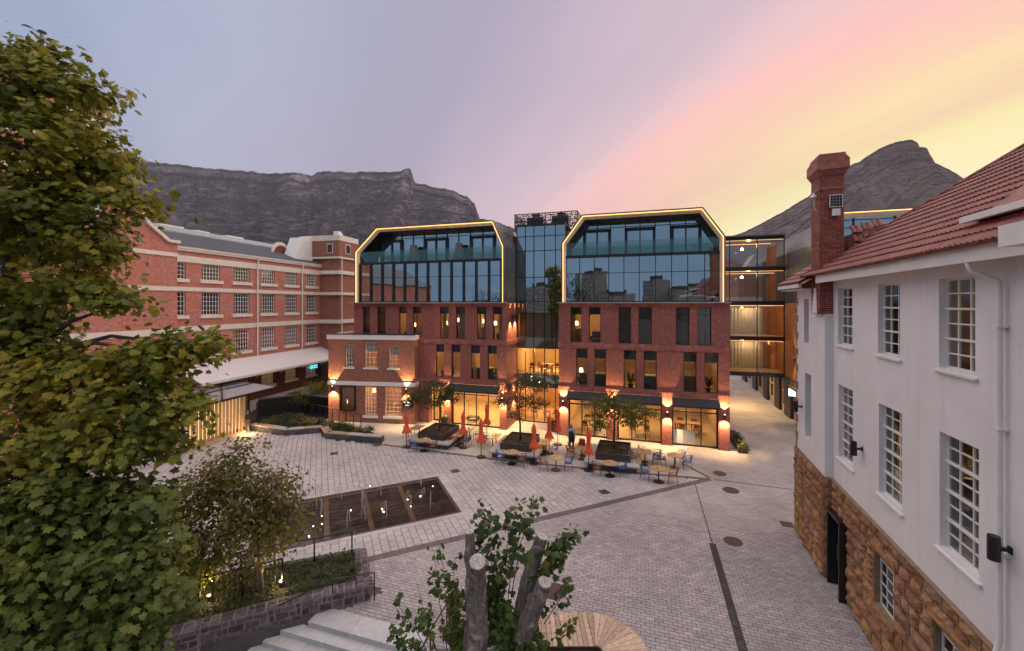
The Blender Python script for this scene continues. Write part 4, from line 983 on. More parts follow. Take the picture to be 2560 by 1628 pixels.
for (s_, d_) in ((ST_+.3, TD+.5), (ST_+1.5, TD+1.2)): MB().box(s_-.3, s_+.3, d_-.3, d_+.3, 17.5, 18.0).build('roof_unit', MT['trim'], wh)
MB().tube([(ST_+.02, TD-.3, 15), (ST_+.02, TD-.3, 5)], .05, 8).build('downpipe', MT['trim'], wh)
# lean-to canopy
cn = empty('lean_to_canopy', WF.w(0, 0), WF.a, 'long white lean-to canopy along the foot of the warehouse', 'canopy')
b = MB(); E0, E1 = -.3, ST_+1.5
b.hexa([(E0, -2.95, 3.84), (E1, -2.75, 3.84), (E1, -.01, 4.86), (E0, -.01, 4.86), (E0, -2.95, 3.92), (E1, -2.75, 3.92), (E1, -.01, 4.95), (E0, -.01, 4.95)]); b.build('roof_sheet', plain('white_sheet', (.66, .63, .62), .6, .05, .8, .03), cn)
MB().bar((E0, -3.0, 3.8), (E1, -2.8, 3.8), .09, .17).build('fascia', MT['cream'], cn)
for i in range(6):
    s_ = i*P_+1.45; MB().bar((s_, -.02, 3.7), (s_, -2.7, 3.74), .09, .16).build('rafter', MT['cream'], cn); MB().bar((s_, -.02, 2.9), (s_, -1.4, 3.7), .08, .1).build('brace', MT['cream'], cn)
# neon shop lettering in a low window
MT['neon'] = emit('cyan_neon', (.05, .75, 1.0), 2.2)
nn = empty('neon_sign', WF.w(5*P_-.05, -.35, 2.95), WF.a, 'small cyan neon sign in a low warehouse window', 'sign')
b = MB()
for k, (x0, x1, z) in enumerate(((-.5, -.05, .28), (.0, .5, .28))): b.tube([(x0+(x1-x0)*i/8, 0, z+.10*math.sin(i*math.pi/8)) for i in range(9)], .02, 6)
for x in (-.42, -.12, .22, .5): b.tube([(x+.13*math.cos(t*.7), 0, -.06+.16*math.sin(t*.7)) for t in range(1, 9)], .022, 6)
b.build('neon_tube', MT['neon'], nn)

# ================================================================== left side of the square
# slatted pavilion
PV = Frame(G(560, 1092).to_2d()[:], WF.a-R(90)+R(8))
pv = None
p0, p1 = G(545, 1106), G(622, 1079)
pa = math.atan2(p1.y-p0.y, p1.x-p0.x); pl = (p1-p0).length; pn = Vector((-math.sin(pa), math.cos(pa), 0))
pv = empty('slatted_pavilion', p0, pa, 'glowing pavilion with vertical timber fins and a corrugated clear roof', 'pavilion')
MT['finlight'] = emit('pavilion_glow', (1, .62, .25), 1.0)
MB().box(-2.2, pl-.1, .55, .6, .3, 2.7).build('glow_panel', MT['finlight'], pv)
nf = 17
for i in range(nf): x = -2.2+(pl+2.1)*i/(nf-1); MB().box(x-.03, x+.03, .2, .42, .15, 2.85).build('fin', MT['wood'], pv)
MB().box(-2.3, pl, -.1, .7, .0, .18).build('base', MT['wood'], pv)
for x in (-2.2, pl+.25): MB().box(x-.1, x+.1, .25, .45, 0, 3.0).build('post', MT['dark'], pv)
MB().box(pl+.15, pl+.35, 3.4, 3.6, 0, 3.1).build('post', MT['dark'], pv)
MT['polycarb'] = plain('corrugated_sheet', (.42, .40, .42), .35, .1, 3, .1)
b = MB(); x = -2.6
while x < pl+2.2: b.hexa([(x, -.3, 2.98), (x+.12, -.3, 2.98), (x+.12, 3.9, 3.35), (x, 3.9, 3.35), (x+.03, -.3, 3.04), (x+.09, -.3, 3.04), (x+.09, 3.9, 3.41), (x+.03, 3.9, 3.41)]); x += .14
tag(b.build('roof_sheet', MT['polycarb'], pv), kind='stuff')
b = MB(); q0, q1 = -2.7, pl+2.3
for (a, c) in (((q0, -.35, 2.95), (q1, -.35, 2.95)), ((q0, 3.95, 3.34), (q1, 3.95, 3.34)), ((q1, -.35, 2.95), (q1, 3.95, 3.34)), ((q0, -.35, 2.95), (q0, 3.95, 3.34)), ((q0, 1.8, 3.22), (q1, 1.8, 3.22)), ((0, -.35, 3.08), (pl+1.2, 3.95, 3.46))): b.bar(a, c, .10, .14)
b.build('roof_frame', MT['dark'], pv)
lt = bpy.data.lights.new('pavilion_light', 'POINT'); lt.energy = 60; lt.color = WARM; lt.shadow_soft_size = .2; link('pavilion_light', lt, pv, (pl-.6, -.5, .35))
# stone seat wall with timber tops
MT['dark_stone'] = plain('dark_stone', (.085, .075, .085), .7, .35, 5, .5, fine=20, rnd=.35)
SWP = [Vector((-20.4, 32.7, 0)), Vector((-16.9, 31.3, 0)), Vector((-14.5, 31.9, 0)), Vector((-13.55, 30.5, 0)), Vector((-9.25, 29.6, 0))]
sw = empty('seat_wall', SWP[1], 0, 'angled dark stone seat wall with timber and concrete tops round a planting bed', 'seat wall')
def wall_run(par, p, q, h, th, org, course=.21, wid=.42, name='stone', mat='dark_stone', z0=0.0):
    p, q = p-org, q-org; t = (q-p).normalized(); n = Vector((-t.y, t.x, 0)); ln = (q-p).length; rnd = random.Random(int(abs(p.x*91+q.y*37)))
    MB().hexa([p+n*.02, q+n*.02, q+n*th, p+n*th, p+n*.02+Vector((0, 0, h)), q+n*.02+Vector((0, 0, h)), q+n*th+Vector((0, 0, h)), p+n*th+Vector((0, 0, h))]).build('wall_core', MT['grout'], par)
    r = 0; z = z0
    while z < h-.05:
        x = -rnd.uniform(0, wid*.5)
        while x < ln:
            w_ = wid*rnd.uniform(.7, 1.35); a, c = max(0, x)+.006, min(ln, x+w_)-.006; x += w_
            if c-a < .06: continue
            zz0, zz1 = z+.006, min(h, z+course)-.006; f0 = -rnd.uniform(.0, .015)
            pts = [p+t*a+n*.03, p+t*a+n*f0, p+t*c+n*f0, p+t*c+n*.03]
            MB().hexa([pts[1]+Vector((0, 0, zz0)), pts[2]+Vector((0, 0, zz0)), pts[3]+Vector((0, 0, zz0)), pts[0]+Vector((0, 0, zz0)), pts[1]+Vector((0, 0, zz1)), pts[2]+Vector((0, 0, zz1)), pts[3]+Vector((0, 0, zz1)), pts[0]+Vector((0, 0, zz1))]).build(name, MT[mat], par)
        z += course
for p, q in zip(SWP, SWP[1:]): wall_run(sw, p, q, .38, .5, SWP[1])
def top_slab(par, p, q, org, z0, z1, th, mat, n_planks=0):
    p, q = p-org, q-org; t = (q-p).normalized(); n = Vector((-t.y, t.x, 0)); k = max(1, n_planks)
    for i in range(k):
        a0 = -.04+(th+.04)*i/k+.005; a1 = -.04+(th+.04)*(i+1)/k-.005
        MB().hexa([p+n*a0+Vector((0, 0, z0)), q+n*a0+Vector((0, 0, z0)), q+n*a1+Vector((0, 0, z0)), p+n*a1+Vector((0, 0, z0)), p+n*a0+Vector((0, 0, z1)), q+n*a0+Vector((0, 0, z1)), q+n*a1+Vector((0, 0, z1)), p+n*a1+Vector((0, 0, z1))]).build('plank' if n_planks else 'slab_top', MT[mat], par)
S = SWP; L5 = lambda p, q, t: p.lerp(q, t)
for (p, q, m, k) in ((S[0], L5(S[0], S[1], .55), 'wood', 4), (L5(S[0], S[1], .56), S[1], 'concrete', 0), (S[1], L5(S[1], S[2], .5), 'concrete', 0), (L5(S[1], S[2], .51), S[2], 'wood', 4), (S[2], S[3], 'wood', 4), (S[3], L5(S[3], S[4], .38), 'wood', 4), (L5(S[3], S[4], .39), S[4], 'concrete', 0)):
    top_slab(sw, p, q, S[1], .385, .45, .5, m, k)
# planting bed behind it
bed = [(S[0].x, S[0].y+.3), (S[1].x, S[1].y+.4), (S[2].x+.1, S[2].y+.4), (S[3].x+.2, S[3].y+.4), (S[4].x, S[4].y+.4), (-11.2, 31.4), (-13.2, 33.0), (-15.8, 34.6), (-19.2, 36.2), (-21, 34.5)]
bedo = MB().prism(bed, 0, .36).build('planting_bed', MT['soil']); tag(bedo, kind='structure')
# dark sunken ramp
b = MB(); b.prism([(-21.6, 34.8), (-19.2, 36.3), (-15.9, 34.8), (-15.6, 36.5), (-19.3, 40.5), (-22.2, 38.5)], -.02, .02); b.build('ramp_floor', MT['black']); tag(bpy.data.objects['ramp_floor'], kind='structure')
rmp = empty('ramp_wall', (-19, 37, 0), 0, 'low dark wall of the sunken ramp behind the railing', 'wall')
b = MB(); o_ = Vector((-19, 37, 0))
for (p, q) in (((-22, 36.4), (-19.2, 38.4)), ((-19.2, 38.4), (-15.7, 37.0))): b.bar(Vector((*p, .75))-o_, Vector((*q, .75))-o_, .2, 1.5)
b.build('wall_panel', MT['black'], rmp); b = MB()
for (p, q) in (((-22, 36.4), (-19.2, 38.4)), ((-19.2, 38.4), (-15.7, 37.0))): b.bar(Vector((*p, 1.55))-o_, Vector((*q, 1.55))-o_, .4, .1)
b.build('wall_coping', MT['dark_stone'], rmp)
def railing(pts, h, label, post_gap=.95, z0=0.0, r=.022, balus=0, rails=(1.0,), name='railing', closed_bottom=False):
    o = Vector(pts[0]); t = empty(name, o, 0, label, 'railing'); pts = [Vector(p)-o for p in pts]
    for fr in rails:
        b = MB()
        for p, q in zip(pts, pts[1:]): b.bar(p+Vector((0, 0, h*fr)), q+Vector((0, 0, h*fr)), r*2.2, r*1.6)
        b.build('rail', MT['black'], t)
    for p, q in zip(pts, pts[1:]):
        ln = (q-p).length; n = max(1, round(ln/post_gap))
        for i in range(n+1):
            c = p.lerp(q, i/n)
            if i == 0 and p != pts[0]: continue
            MB().bar(c, c+Vector((0, 0, h)), r*2, r*2).build('post', MT['black'], t)
        if balus:
            for i in range(int(ln/balus)):
                c = p.lerp(q, (i+.5)*balus/ln); MB().bar(c+Vector((0, 0, .08)), c+Vector((0, 0, h)), .014, .014).build('baluster', MT['black'], t)
    return t
railing([(-21.0, 34.6, .2), (-19.2, 36.3, .3), (-15.9, 34.7, .36), (-11.4, 31.7, .36)], 1.05, 'black post railing behind the planting bed and seat wall', .85)

# ================================================================== bottom left: rubble planter, steps
RW = [Vector((-5.55, 16.0, 0)), Vector((-4.69, 13.9, 0)), Vector((-6.6, 13.15, 0)), Vector((-8.96, 12.06, 0)), Vector((-13.5, 10.0, 0)), Vector((-20, 7.0, 0))]
rw = empty('rubble_wall', RW[1], 0, 'dark rubble stone retaining wall with pale mortar round the near planting bed', 'wall')
MT['mortar'] = plain('pale_mortar', (.24, .205, .20), .9, .15, 8, .4)
MT['rubble'] = plain('rubble_stone', (.10, .075, .085), .75, .4, 4, .5, fine=14, rnd=.5)
def rubble(par, p, q, zb, zt, th, org, size=.24, seed=1):
    p, q = p-org, q-org; t = (q-p).normalized(); n = Vector((t.y, -t.x, 0)); ln = (q-p).length; rnd = random.Random(seed)   # n points outwards (right of travel)
    up = Vector((0, 0, 1))
    MB().hexa([p+up*zb, p-n*th+up*zb, q-n*th+up*zb, q+up*zb, p+up*zt, p-n*th+up*zt, q-n*th+up*zt, q+up*zt][::1]).build('wall_core', MT['mortar'], par)
    z = zb
    while z < zt-.04:
        hgt = size*rnd.uniform(.5, 1.15); hgt = min(hgt, zt-z); x = -rnd.uniform(0, .1)
        while x < ln-.05:
            w_ = size*rnd.uniform(.55, 1.9); c1 = min(x+w_, ln); j = lambda: rnd.uniform(-.032, .032); g_ = .016; o1 = rnd.uniform(.018, .045)
            a0, a1, z0, z1 = max(0, x)+g_, c1-g_, z+g_*.7, z+hgt*rnd.uniform(.82, 1)-g_*.7; x += w_
            if a1-a0 < .05 or z1-z0 < .04: continue
            fr = [p+t*(a0+.03+j())+n*o1+up*(z0+.02+j()), p+t*(a1-.03+j())+n*o1+up*(z0+.02+j()), p+t*(a1-.03+j())+n*o1+up*(z1-.02+j()), p+t*(a0+.03+j())+n*o1+up*(z1-.02+j())]
            bk = [p+t*a0+up*z0-n*.01, p+t*a1+up*z0-n*.01, p+t*a1+up*z1-n*.01, p+t*a0+up*z1-n*.01]
            m = MB(); m.face(fr)
            for i in range(4): m.face([bk[i], bk[(i+1) % 4], fr[(i+1) % 4], fr[i]])
            m.build('stone', MT['rubble'], par)
        z += hgt
    # cap stones
    x = 0
    while x < ln-.05:
        w_ = size*rnd.uniform(.8, 1.5); a0, a1 = x+.015, min(x+w_, ln)-.015; x += w_
        for (e0, e1) in ((.0, -th*.48), (-th*.52, -th)):
            if a1-a0 < .06: continue
            j = lambda: rnd.uniform(-.015, .015)
            base = [p+t*a0+n*e0, p+t*a1+n*e0, p+t*a1+n*e1, p+t*a0+n*e1]
            topv = [p+t*(a0+.03+j())+n*(e0-.03+j()), p+t*(a1-.03+j())+n*(e0-.03+j()), p+t*(a1-.03+j())+n*(e1+.03+j()), p+t*(a0+.03+j())+n*(e1+.03+j())]
            m = MB(); zt2 = zt+rnd.uniform(.015, .04); m.face([v+up*zt2 for v in topv][::-1])
            for i in range(4): m.face([base[(i+1) % 4]+up*(zt-.005), base[i]+up*(zt-.005), topv[i]+up*zt2, topv[(i+1) % 4]+up*zt2])
            m.build('cap_stone', MT['rubble'], par)
rubble(rw, RW[1], RW[0], -.03, .5, .42, RW[1], seed=2)
for k, (p, q) in enumerate(zip(RW[2:], RW[1:])): rubble(rw, p, q, -1.35 if k else -.6, .5, .42, RW[1], seed=5+k)
bk2 = [(RW[1].x-.3, RW[1].y+.25), (RW[2].x, RW[2].y+.2), (RW[3].x, RW[3].y+.2), (RW[4].x, RW[4].y+.2), (-20, 7.3), (-22, 9.6), (-14, 12.6), (-8.5, 15.0), (-5.8, 15.95)]
nb = MB().prism(bk2[::-1], -.02, .42).build('near_bed', MT['soil']); tag(nb, kind='structure')
cp = empty('bed_coping', (-5.9, 16.0, 0), 0, 'pale concrete coping along the far edge of the near planting bed', 'coping')
c_ = [Vector((-5.75, 16.05, 0)), Vector((-8.5, 15.08, 0)), Vector((-14, 12.7, 0)), Vector((-21, 9.7, 0))]
for p, q in zip(c_, c_[1:]): top_slab(cp, q, p, Vector((-5.9, 16, 0)), -.02, .5, .22, 'concrete')
# steps going down towards the camera
MT['step'] = plain('granite_step', (.47, .46, .46), .7, .1, 5, .25, rnd=.08)
stp = empty('granite_steps', SE, H.a, 'wide pale granite steps going down beside the rubble wall', 'steps')
for k in range(7):
    l0 = -(SE-ST).length-.30*k-.4*(k > 0)-.2; z1 = -.15*k+.0
    x = l0; i = 0; w_ = 1.15; off = (k % 2)*.5
    seg = [l0]
    xx = math.floor(l0/w_)*w_+off*w_
    while xx < -.02:
        if xx > l0+.1: seg.append(xx)
        xx += w_
    seg.append(0)
    for a, c in zip(seg, seg[1:]):
        MB().box(a+.004, c-.004, -.36*(k+1)+.004, -.36*k+.05 if k else .35, z1-.16, z1+(.004 if k == 0 else 0)).build('step_slab', MT['step'], stp, bevel=.008)
# handrails on the steps
def handrail(pts, label, posts):
    o = Vector(pts[0]); t = empty('handrail', o, 0, label, 'handrail'); P = [Vector(p)-o for p in pts]
    MB().tube(P, .022, 8).build('rail', MT['black'], t)
    for (x, y, z0, z1) in posts: MB().tube([Vector((x, y, z0))-o, Vector((x, y, z1))-o], .02, 8).build('post', MT['black'], t)
a0, a1, a2 = G(936, 1502), G(831, 1522), G(640, 1620, -.6)
handrail([(a0.x, a0.y, .05), (a0.x, a0.y, .93), (a1.x, a1.y, .93), (a2.x, a2.y, .35)], 'thin black handrail on the rubble wall side of the steps', [(a0.x, a0.y, 0, .93), (a1.x, a1.y, -.05, .93), (a2.x, a2.y, -.75, .35)])
a0, a1 = G(1117, 1590), G(1085, 1640); a2 = a1+(a1-a0)*1.0
handrail([(a0.x, a0.y, .95), (a1.x-.1, a1.y, .70), (a2.x-.3, a2.y-.3, .1)], 'black handrail leaning down the right end of the steps', [(a0.x, a0.y, 0, .95), (a1.x-.1, a1.y, -.2, .72), (a2.x-.3, a2.y-.3, -.8, .1)])
railing([(-6.0, 15.75, .42), (-8.4, 14.85, .42), (-13, 12.8, .42)], .85, 'thin black railing along the back of the near planting bed', 1.1, balus=.0)
railing([(-9.6, 12.9, .42), (-7.6, 13.9, .42)], .95, 'black garden railing with close upright bars by the tree trunk', .9, balus=.14)
# ================================================================== white building on the right
QF = Frame((11.1, 14.03), math.atan2(-.939, -.344))    # s runs towards us along the wall, d into the building
qb = empty('white_building', QF.o, QF.a, 'white plastered building on a sandstone base with red tiled roof', 'building')
BAYS = -1.0; BD = -.25; FARS = QF.s(1990, BD)
ZS, ZE = 3.6, 10.75
SEND = 13.0
def qs(px, d=0.0): return QF.s(px, d)
uw = [(qs(2095), qs(2131.5)), (qs(2195), qs(2250)), (qs(2347), qs(2438))]
lw_ = [(qs(2096), qs(2133)), (qs(2197), qs(2255)), (qs(2349), qs(2447))]
hs = [(a, c, 8.42, 10.34) for a, c in uw]+[(a, c, 4.55, 7.03) for a, c in lw_]
b = MB(); wall_holes(b, BAYS, SEND, ZS, ZE, hs, 0, .20)
bw1 = (qs(2011, BD)-.05, qs(2021, BD)+.05, 8.2, 10.0)
bw2 = (qs(2014, BD)-.08, qs(2026, BD)+.08, 4.4, 7.0)
wall_holes(b, FARS, BAYS, ZS, ZE, [bw1, bw2], BD, .25)
b.face([(BAYS, BD, ZS), (BAYS, 0, ZS), (BAYS, 0, ZE), (BAYS, BD, ZE)]); b.face([(FARS, BD, ZS), (FARS, BD, ZE), (FARS, 9, ZE), (FARS, 9, ZS)])
b.build('plaster_wall', MT['white'], qb)
for (q, nr, hv) in [((a, c, 8.42, 10.34), 6, 2) for a, c in uw]+[((a, c, 4.55, 7.03), 8, 2) for a, c in lw_]:
    f = window(qb, *q, .13, 'trim', 'dusk_pane', .045, bars(q[0], q[1], 3), bars(q[2], q[3], nr), .03, fd=.06)
    b = MB()
    for z in bars(q[2], q[3], nr)[1::hv]: b.box(q[0], q[1], .09, .13, z-.025, z+.02)
    b.build('transom', MT['trim'], f)
    b = MB(); b.hexa([(q[0]-.10, -.07, q[2]-.09), (q[1]+.10, -.07, q[2]-.09), (q[1]+.12, .30, q[2]-.04), (q[0]-.12, .30, q[2]-.04), (q[0]-.10, -.07, q[2]-.05), (q[1]+.10, -.07, q[2]-.05), (q[1]+.12, .30, q[2]+.01), (q[0]-.12, .30, q[2]+.01)]); b.build('sill', MT['trim'], qb)
for q in (bw1, bw2): MB().box(q[0], q[1], BD+.24, BD+.26, q[2], q[3]).build('pane', MT['ware_pane'], qb)
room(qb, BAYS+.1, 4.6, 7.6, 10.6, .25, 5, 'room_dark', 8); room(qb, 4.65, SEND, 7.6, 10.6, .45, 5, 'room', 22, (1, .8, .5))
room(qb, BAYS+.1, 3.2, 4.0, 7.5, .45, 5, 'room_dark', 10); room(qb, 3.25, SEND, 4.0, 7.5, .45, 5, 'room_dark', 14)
# sandstone base: core plus separate stones
sw1 = (qs(2190), qs(2239), 1.35, 2.9); sw2 = (qs(2340), qs(2432), 1.35, 2.9)
dr_ = (qs(2079), qs(2120), 0, 2.55)
dr_ = (max(dr_[0], BAYS+.28), dr_[1], 0, 2.5)
MT['sand_core'] = plain('sandstone_mortar', (.27, .19, .125), .9, .2, 5, .4)
b = MB(); wall_holes(b, BAYS, SEND, 0, ZS, [sw1, sw2, dr_], -.02, .32); wall_holes(b, FARS, BAYS, 0, ZS, [], BD-.04, .2)
b.face([(BAYS, BD-.04, 0), (BAYS, 0, 0), (BAYS, 0, ZS), (BAYS, BD-.04, ZS)]); b.face([(FARS, BD-.04, 0), (FARS, BD-.04, ZS), (FARS, 9, ZS), (FARS, 9, 0)])
b.face([(BAYS, -.12, ZS), (SEND, -.12, ZS), (SEND, 0, ZS), (BAYS, 0, ZS)]); b.build('base_core', MT['sand_core'], qb)
def stone_mat(name):
    m, nt, bs = base_mat(name); geo = mnode(nt, 'ShaderNodeNewGeometry').outputs['Position']; oi = mnode(nt, 'ShaderNodeObjectInfo').outputs['Random']
    rp = mnode(nt, 'ShaderNodeValToRGB'); e = rp.color_ramp.elements
    cs = [(0, (.32, .155, .08)), (.3, (.44, .235, .10)), (.55, (.40, .19, .12)), (.8, (.50, .29, .13)), (1, (.36, .22, .15))]
    while len(e) < len(cs): e.new(.5)
    for i, (p, c) in enumerate(cs): e[i].position = p; e[i].color = (*c, 1)
    nt.links.new(oi, rp.inputs[0])
    c = mixrgb(nt, remap(nt, noise(nt, 3.5, 6, geo, .65, .6), 0, .75, .40, .66), rp.outputs[0], (.17, .09, .05))
    c = mixrgb(nt, remap(nt, noise(nt, 6, 5, geo, .6), 0, .55, .56, .70), c, (.50, .36, .24))
    nt.links.new(c, bs.inputs['Base Color']); bs.inputs['Roughness'].default_value = .9; bs.inputs['Specular IOR Level'].default_value = .2
    bump(nt, bs, noise(nt, 9, 7, geo, .7, .4), .9, .05)
    return m
MT['sandstone'] = stone_mat('sandstone')
rnd = random.Random(12)
def rough_stone(par, s0, s1, z0, z1, d, axis='s', name='stone', bulge=.09, mat='sandstone'):
    """One rock-faced block: flat bed edges, irregular bulging face."""
    g_ = .019; a0, a1, e0, e1 = s0+g_, s1-g_, z0+g_, z1-g_
    if a1-a0 < .05 or e1-e0 < .05: return
    nx = max(2, min(4, int((a1-a0)/.2)+1)); nz_ = 3; V = []; m = MB()
    for j in range(nz_+1):
        for i in range(nx+1):
            edge = i in (0, nx) or j in (0, nz_)
            o = rnd.uniform(.0, .015) if edge else bulge*rnd.uniform(.45, 1.15)
            p = (a0+(a1-a0)*i/nx, e0+(e1-e0)*j/nz_, o+.02)
            if not edge: p = (p[0]+rnd.uniform(-.03, .03), p[1]+rnd.uniform(-.02, .02), p[2])
            V.append((p[0], d-p[2], p[1]) if axis == 's' else (d+p[2], p[0], p[1]))
    m.V = V
    for j in range(nz_):
        for i in range(nx):
            k = j*(nx+1)+i; m.Fc.append((k, k+1, k+nx+2, k+nx+1)); m.Mi.append(0)
    rim = [i for i in range(nx+1)]+[(j)*(nx+1)+nx for j in range(1, nz_+1)]+[nz_*(nx+1)+i for i in range(nx-1, -1, -1)]+[j*(nx+1) for j in range(nz_-1, 0, -1)]
    n0 = len(m.V)
    for k in rim:
        x, y, z = m.V[k]; m.V.append((x, d+.03, z) if axis == 's' else (d-.03, y, z))
    R_ = len(rim)
    for i in range(R_): m.Fc.append((rim[i], n0+i, n0+(i+1) % R_, rim[(i+1) % R_])); m.Mi.append(0)
    return m.build(name, MT[mat], par, smooth=False)
def stone_field(par, s0, s1, rows, holes, d, axis='s', wmin=.35, wmax=.85):
    for z0, z1 in zip(rows, rows[1:]):
        cuts = [(s0, s1)]
        for h in holes:
            if h[2] < (z0+z1)/2 < h[3]:
                cuts = [y for x in cuts for y in ([(x[0], min(x[1], h[0]))] if h[0] > x[0] else [])+([(max(x[0], h[1]), x[1])] if h[1] < x[1] else []) if y[1]-y[0] > .05]
        for (a, c) in cuts:
            x = a
            while x < c-.02:
                w_ = rnd.uniform(wmin, wmax)
                if c-(x+w_) < wmin*.6: w_ = c-x
                if rnd.random() < .25 and z1-z0 > .36: zz = z0+(z1-z0)*rnd.uniform(.4, .6); rough_stone(par, x, x+w_, z0, zz, d, axis); rough_stone(par, x, x+w_, zz, z1, d, axis)
                else: rough_stone(par, x, x+w_, z0, z1, d, axis)
                x += w_
RZ = [0, .42, .86, 1.35, 1.72, 2.1, 2.5, 2.9, 3.24, ZS]
stone_field(qb, BAYS+.02, 9.5, RZ, [sw1, sw2, dr_], -.02)
stone_field(qb, FARS, BAYS-.0, RZ, [(qs(2013, BD)-.1, qs(2013, BD)+.3, 1.0, 2.9)], BD-.04)
for z0, z1 in zip(RZ, RZ[1:]): rough_stone(qb, BD-.06, -.02, z0, z1, BAYS, 'd', bulge=.05)
stone_field(qb, BD, 2.2, RZ, [], FARS, 'd') if False else None
# quoins up the far corner
z = ZS; k = 0
while z < ZE-.3:
    rough_stone(qb, FARS-.02, FARS+(.34 if k % 2 else .20), z, z+.36, BD+.01, name='quoin', bulge=.03); z += .36; k += 1
for q in (sw1, sw2):
    window(qb, *q, .10, 'trim', 'dusk_pane', .04, bars(q[0], q[1], 3), bars(q[2], q[3], 5), .03, fd=.05)
    rough_stone(qb, q[0]-.18, q[1]+.18, 2.88, 3.12, -.07, name='lintel', bulge=.05); rough_stone(qb, q[0]-.1, q[1]+.1, 1.20, 1.36, -.08, name='stone_sill', bulge=.03)
room(qb, 1.5, SEND, .2, 3.4, .4, 4, 'room_dark', 6)
# steel door portal
a, c = dr_[0], dr_[1]
b = MB(); b.box(a-.06, a+.02, -.26, .3, 0, 2.6); b.box(c-.02, c+.06, -.26, .3, 0, 2.6); b.box(a-.06, c+.06, -.26, .3, 2.52, 2.62); b.build('door_portal', MT['black'], qb)
dd = window(qb, a+.03, c-.03, .03, 2.5, .05, 'black', 'dusk_pane', .08, (), (), name='glass_door'); MB().bar((a+.2, -.02, .9), (a+.2, -.02, 1.5), .03).build('pull_handle', MT['zinc'], dd)
room(qb, a-.2, c+.2, .0, 2.7, .4, 3, 'room_dark', 3)
# ---- roof
TP = math.tan(R(38)); E_D, E_Z, HS = -.58, 10.86, -2.42
MT['tile'] = plain('clay_tile', (.205, .052, .040), .6, .3, 9, .25, rnd=.22)
MT['tile_field'] = plain('clay_tile_field', (.205, .052, .040), .6, .35, 3.5, .25)
rt = empty('tile_roof', QF.w(0, 0), QF.a); rt.parent = qb; rt.location = (0, 0, 0); rt.rotation_euler = (0, 0, 0); rt.name = 'tile_roof'
RD = 8.2
b = MB(); b.face([(HS, E_D, E_Z-.05), (SEND, E_D, E_Z-.05), (SEND, E_D+RD, E_Z-.05+RD*TP), (HS+RD, E_D+RD, E_Z-.05+RD*TP)])
b.face([(HS, E_D, E_Z-.05), (HS+RD, E_D+RD, E_Z-.05+RD*TP), (HS+RD, E_D+2*RD, E_Z-.05), (HS, E_D+2*RD, E_Z-.05)]); b.build('roof_deck', MT['tile_field'], rt)
b = MB(); n = 12; TW, TL = .31, .36; prof = []
for i in range(n+1):
    x = -TW/2+TW*i/n; prof.append((x, .040*abs(math.sin(2*math.pi*(i/n)))**.7+.006))
sl = math.atan(TP)
for (x0, h0), (x1, h1) in zip(prof, prof[1:]):
    b.face([(x0, -.03, h0+.042), (x1, -.03, h1+.042), (x1, TL, h1), (x0, TL, h0)]); b.face([(x0, -.03, -.005), (x1, -.03, -.005), (x1, -.03, h1+.042), (x0, -.03, h0+.042)])
tm_ = b.mesh('tile', MT['tile'], smooth=False)
pl = []; rr = random.Random(4); step = .34
nr = int(RD/math.cos(sl)/step)
for r_ in range(nr):
    dd_ = E_D+r_*step*math.cos(sl); zz = E_Z+r_*step*math.sin(sl)-.03
    s_ = HS+(dd_-E_D)+TW*.5
    s_ = math.ceil(s_/TW)*TW
    while s_ < 9.6:
        pl.append(((s_+rr.uniform(-.006, .006), dd_, zz+rr.uniform(0, .006)), (sl+rr.uniform(-.012, .012), rr.uniform(-.01, .01), rr.uniform(-.012, .012)))); s_ += TW
eye_l = Vector((-QF.o.dot(QF.u)*1.0, -QF.o.dot(QF.v), EYE))
pl.sort(key=lambda q: (Vector(q[0])-eye_l).length)
pieces('tile', tm_, pl, rt, 300, 'tile_field')
# hip caps
cap = MB(); cap.tube([(0, 0, 0), (0, .40, .02)], [.12, .10], 8); cm = cap.mesh('hip_cap', MT['tile'], smooth=True)
hd = Vector((1, 1, TP)); hl_ = hd.length; hd.normalize(); k = 0
while k*.36 < RD*hl_-.4:
    p = Vector((HS, E_D, E_Z-.02))+hd*(k*.36); o = link('hip_cap', cm, rt, p); o.rotation_euler = hd.to_track_quat('Y', 'Z').to_euler(); k += 1
# small roof over the bay and the saddle behind the chimney
pl = []
for r_ in range(6):
    for i in range(10): pl.append(((FARS-.5+TW*.5+i*TW, -.78+r_*step*.82, 10.62+r_*step*.57), (R(35), 0, 0)))
pieces('bay_tile', tm_, [q for q in pl if q[0][0] < BAYS-.9], rt, 300)
b = MB(); b.face([(FARS-.5, -.8, 10.56), (BAYS-.3, -.8, 10.56), (BAYS-.3, .9, 11.75), (FARS-.5, .9, 11.75)]); b.box(FARS-.5, BAYS-.96, -.70, BD, 10.42, 10.54); b.build('bay_deck', MT['tile_field'], rt)
pl = [((-1.0+.12+j*.33*.0+.2-i*.0, .55+i*.30, 11.95+j*.20), (R(8), 0, R(-75))) for j in range(1) for i in range(4)]
sad = MB(); sad.hexa([(-1.95, .5, 11.2), (-1.0, .5, 11.2), (-.55, 1.8, 12.55), (-1.95, 1.8, 12.5), (-1.95, .5, 12.25), (-1.2, .5, 12.25), (-.6, 1.8, 12.65), (-1.95, 1.8, 12.7)]); sad.build('saddle_roof', MT['tile_field'], rt)
for j in range(3):
    for i in range(3): link('tile', tm_, rt, (-1.08+j*.19, .72+i*.31, 12.30-j*.33+i*.09), (R(52), 0, R(90)))
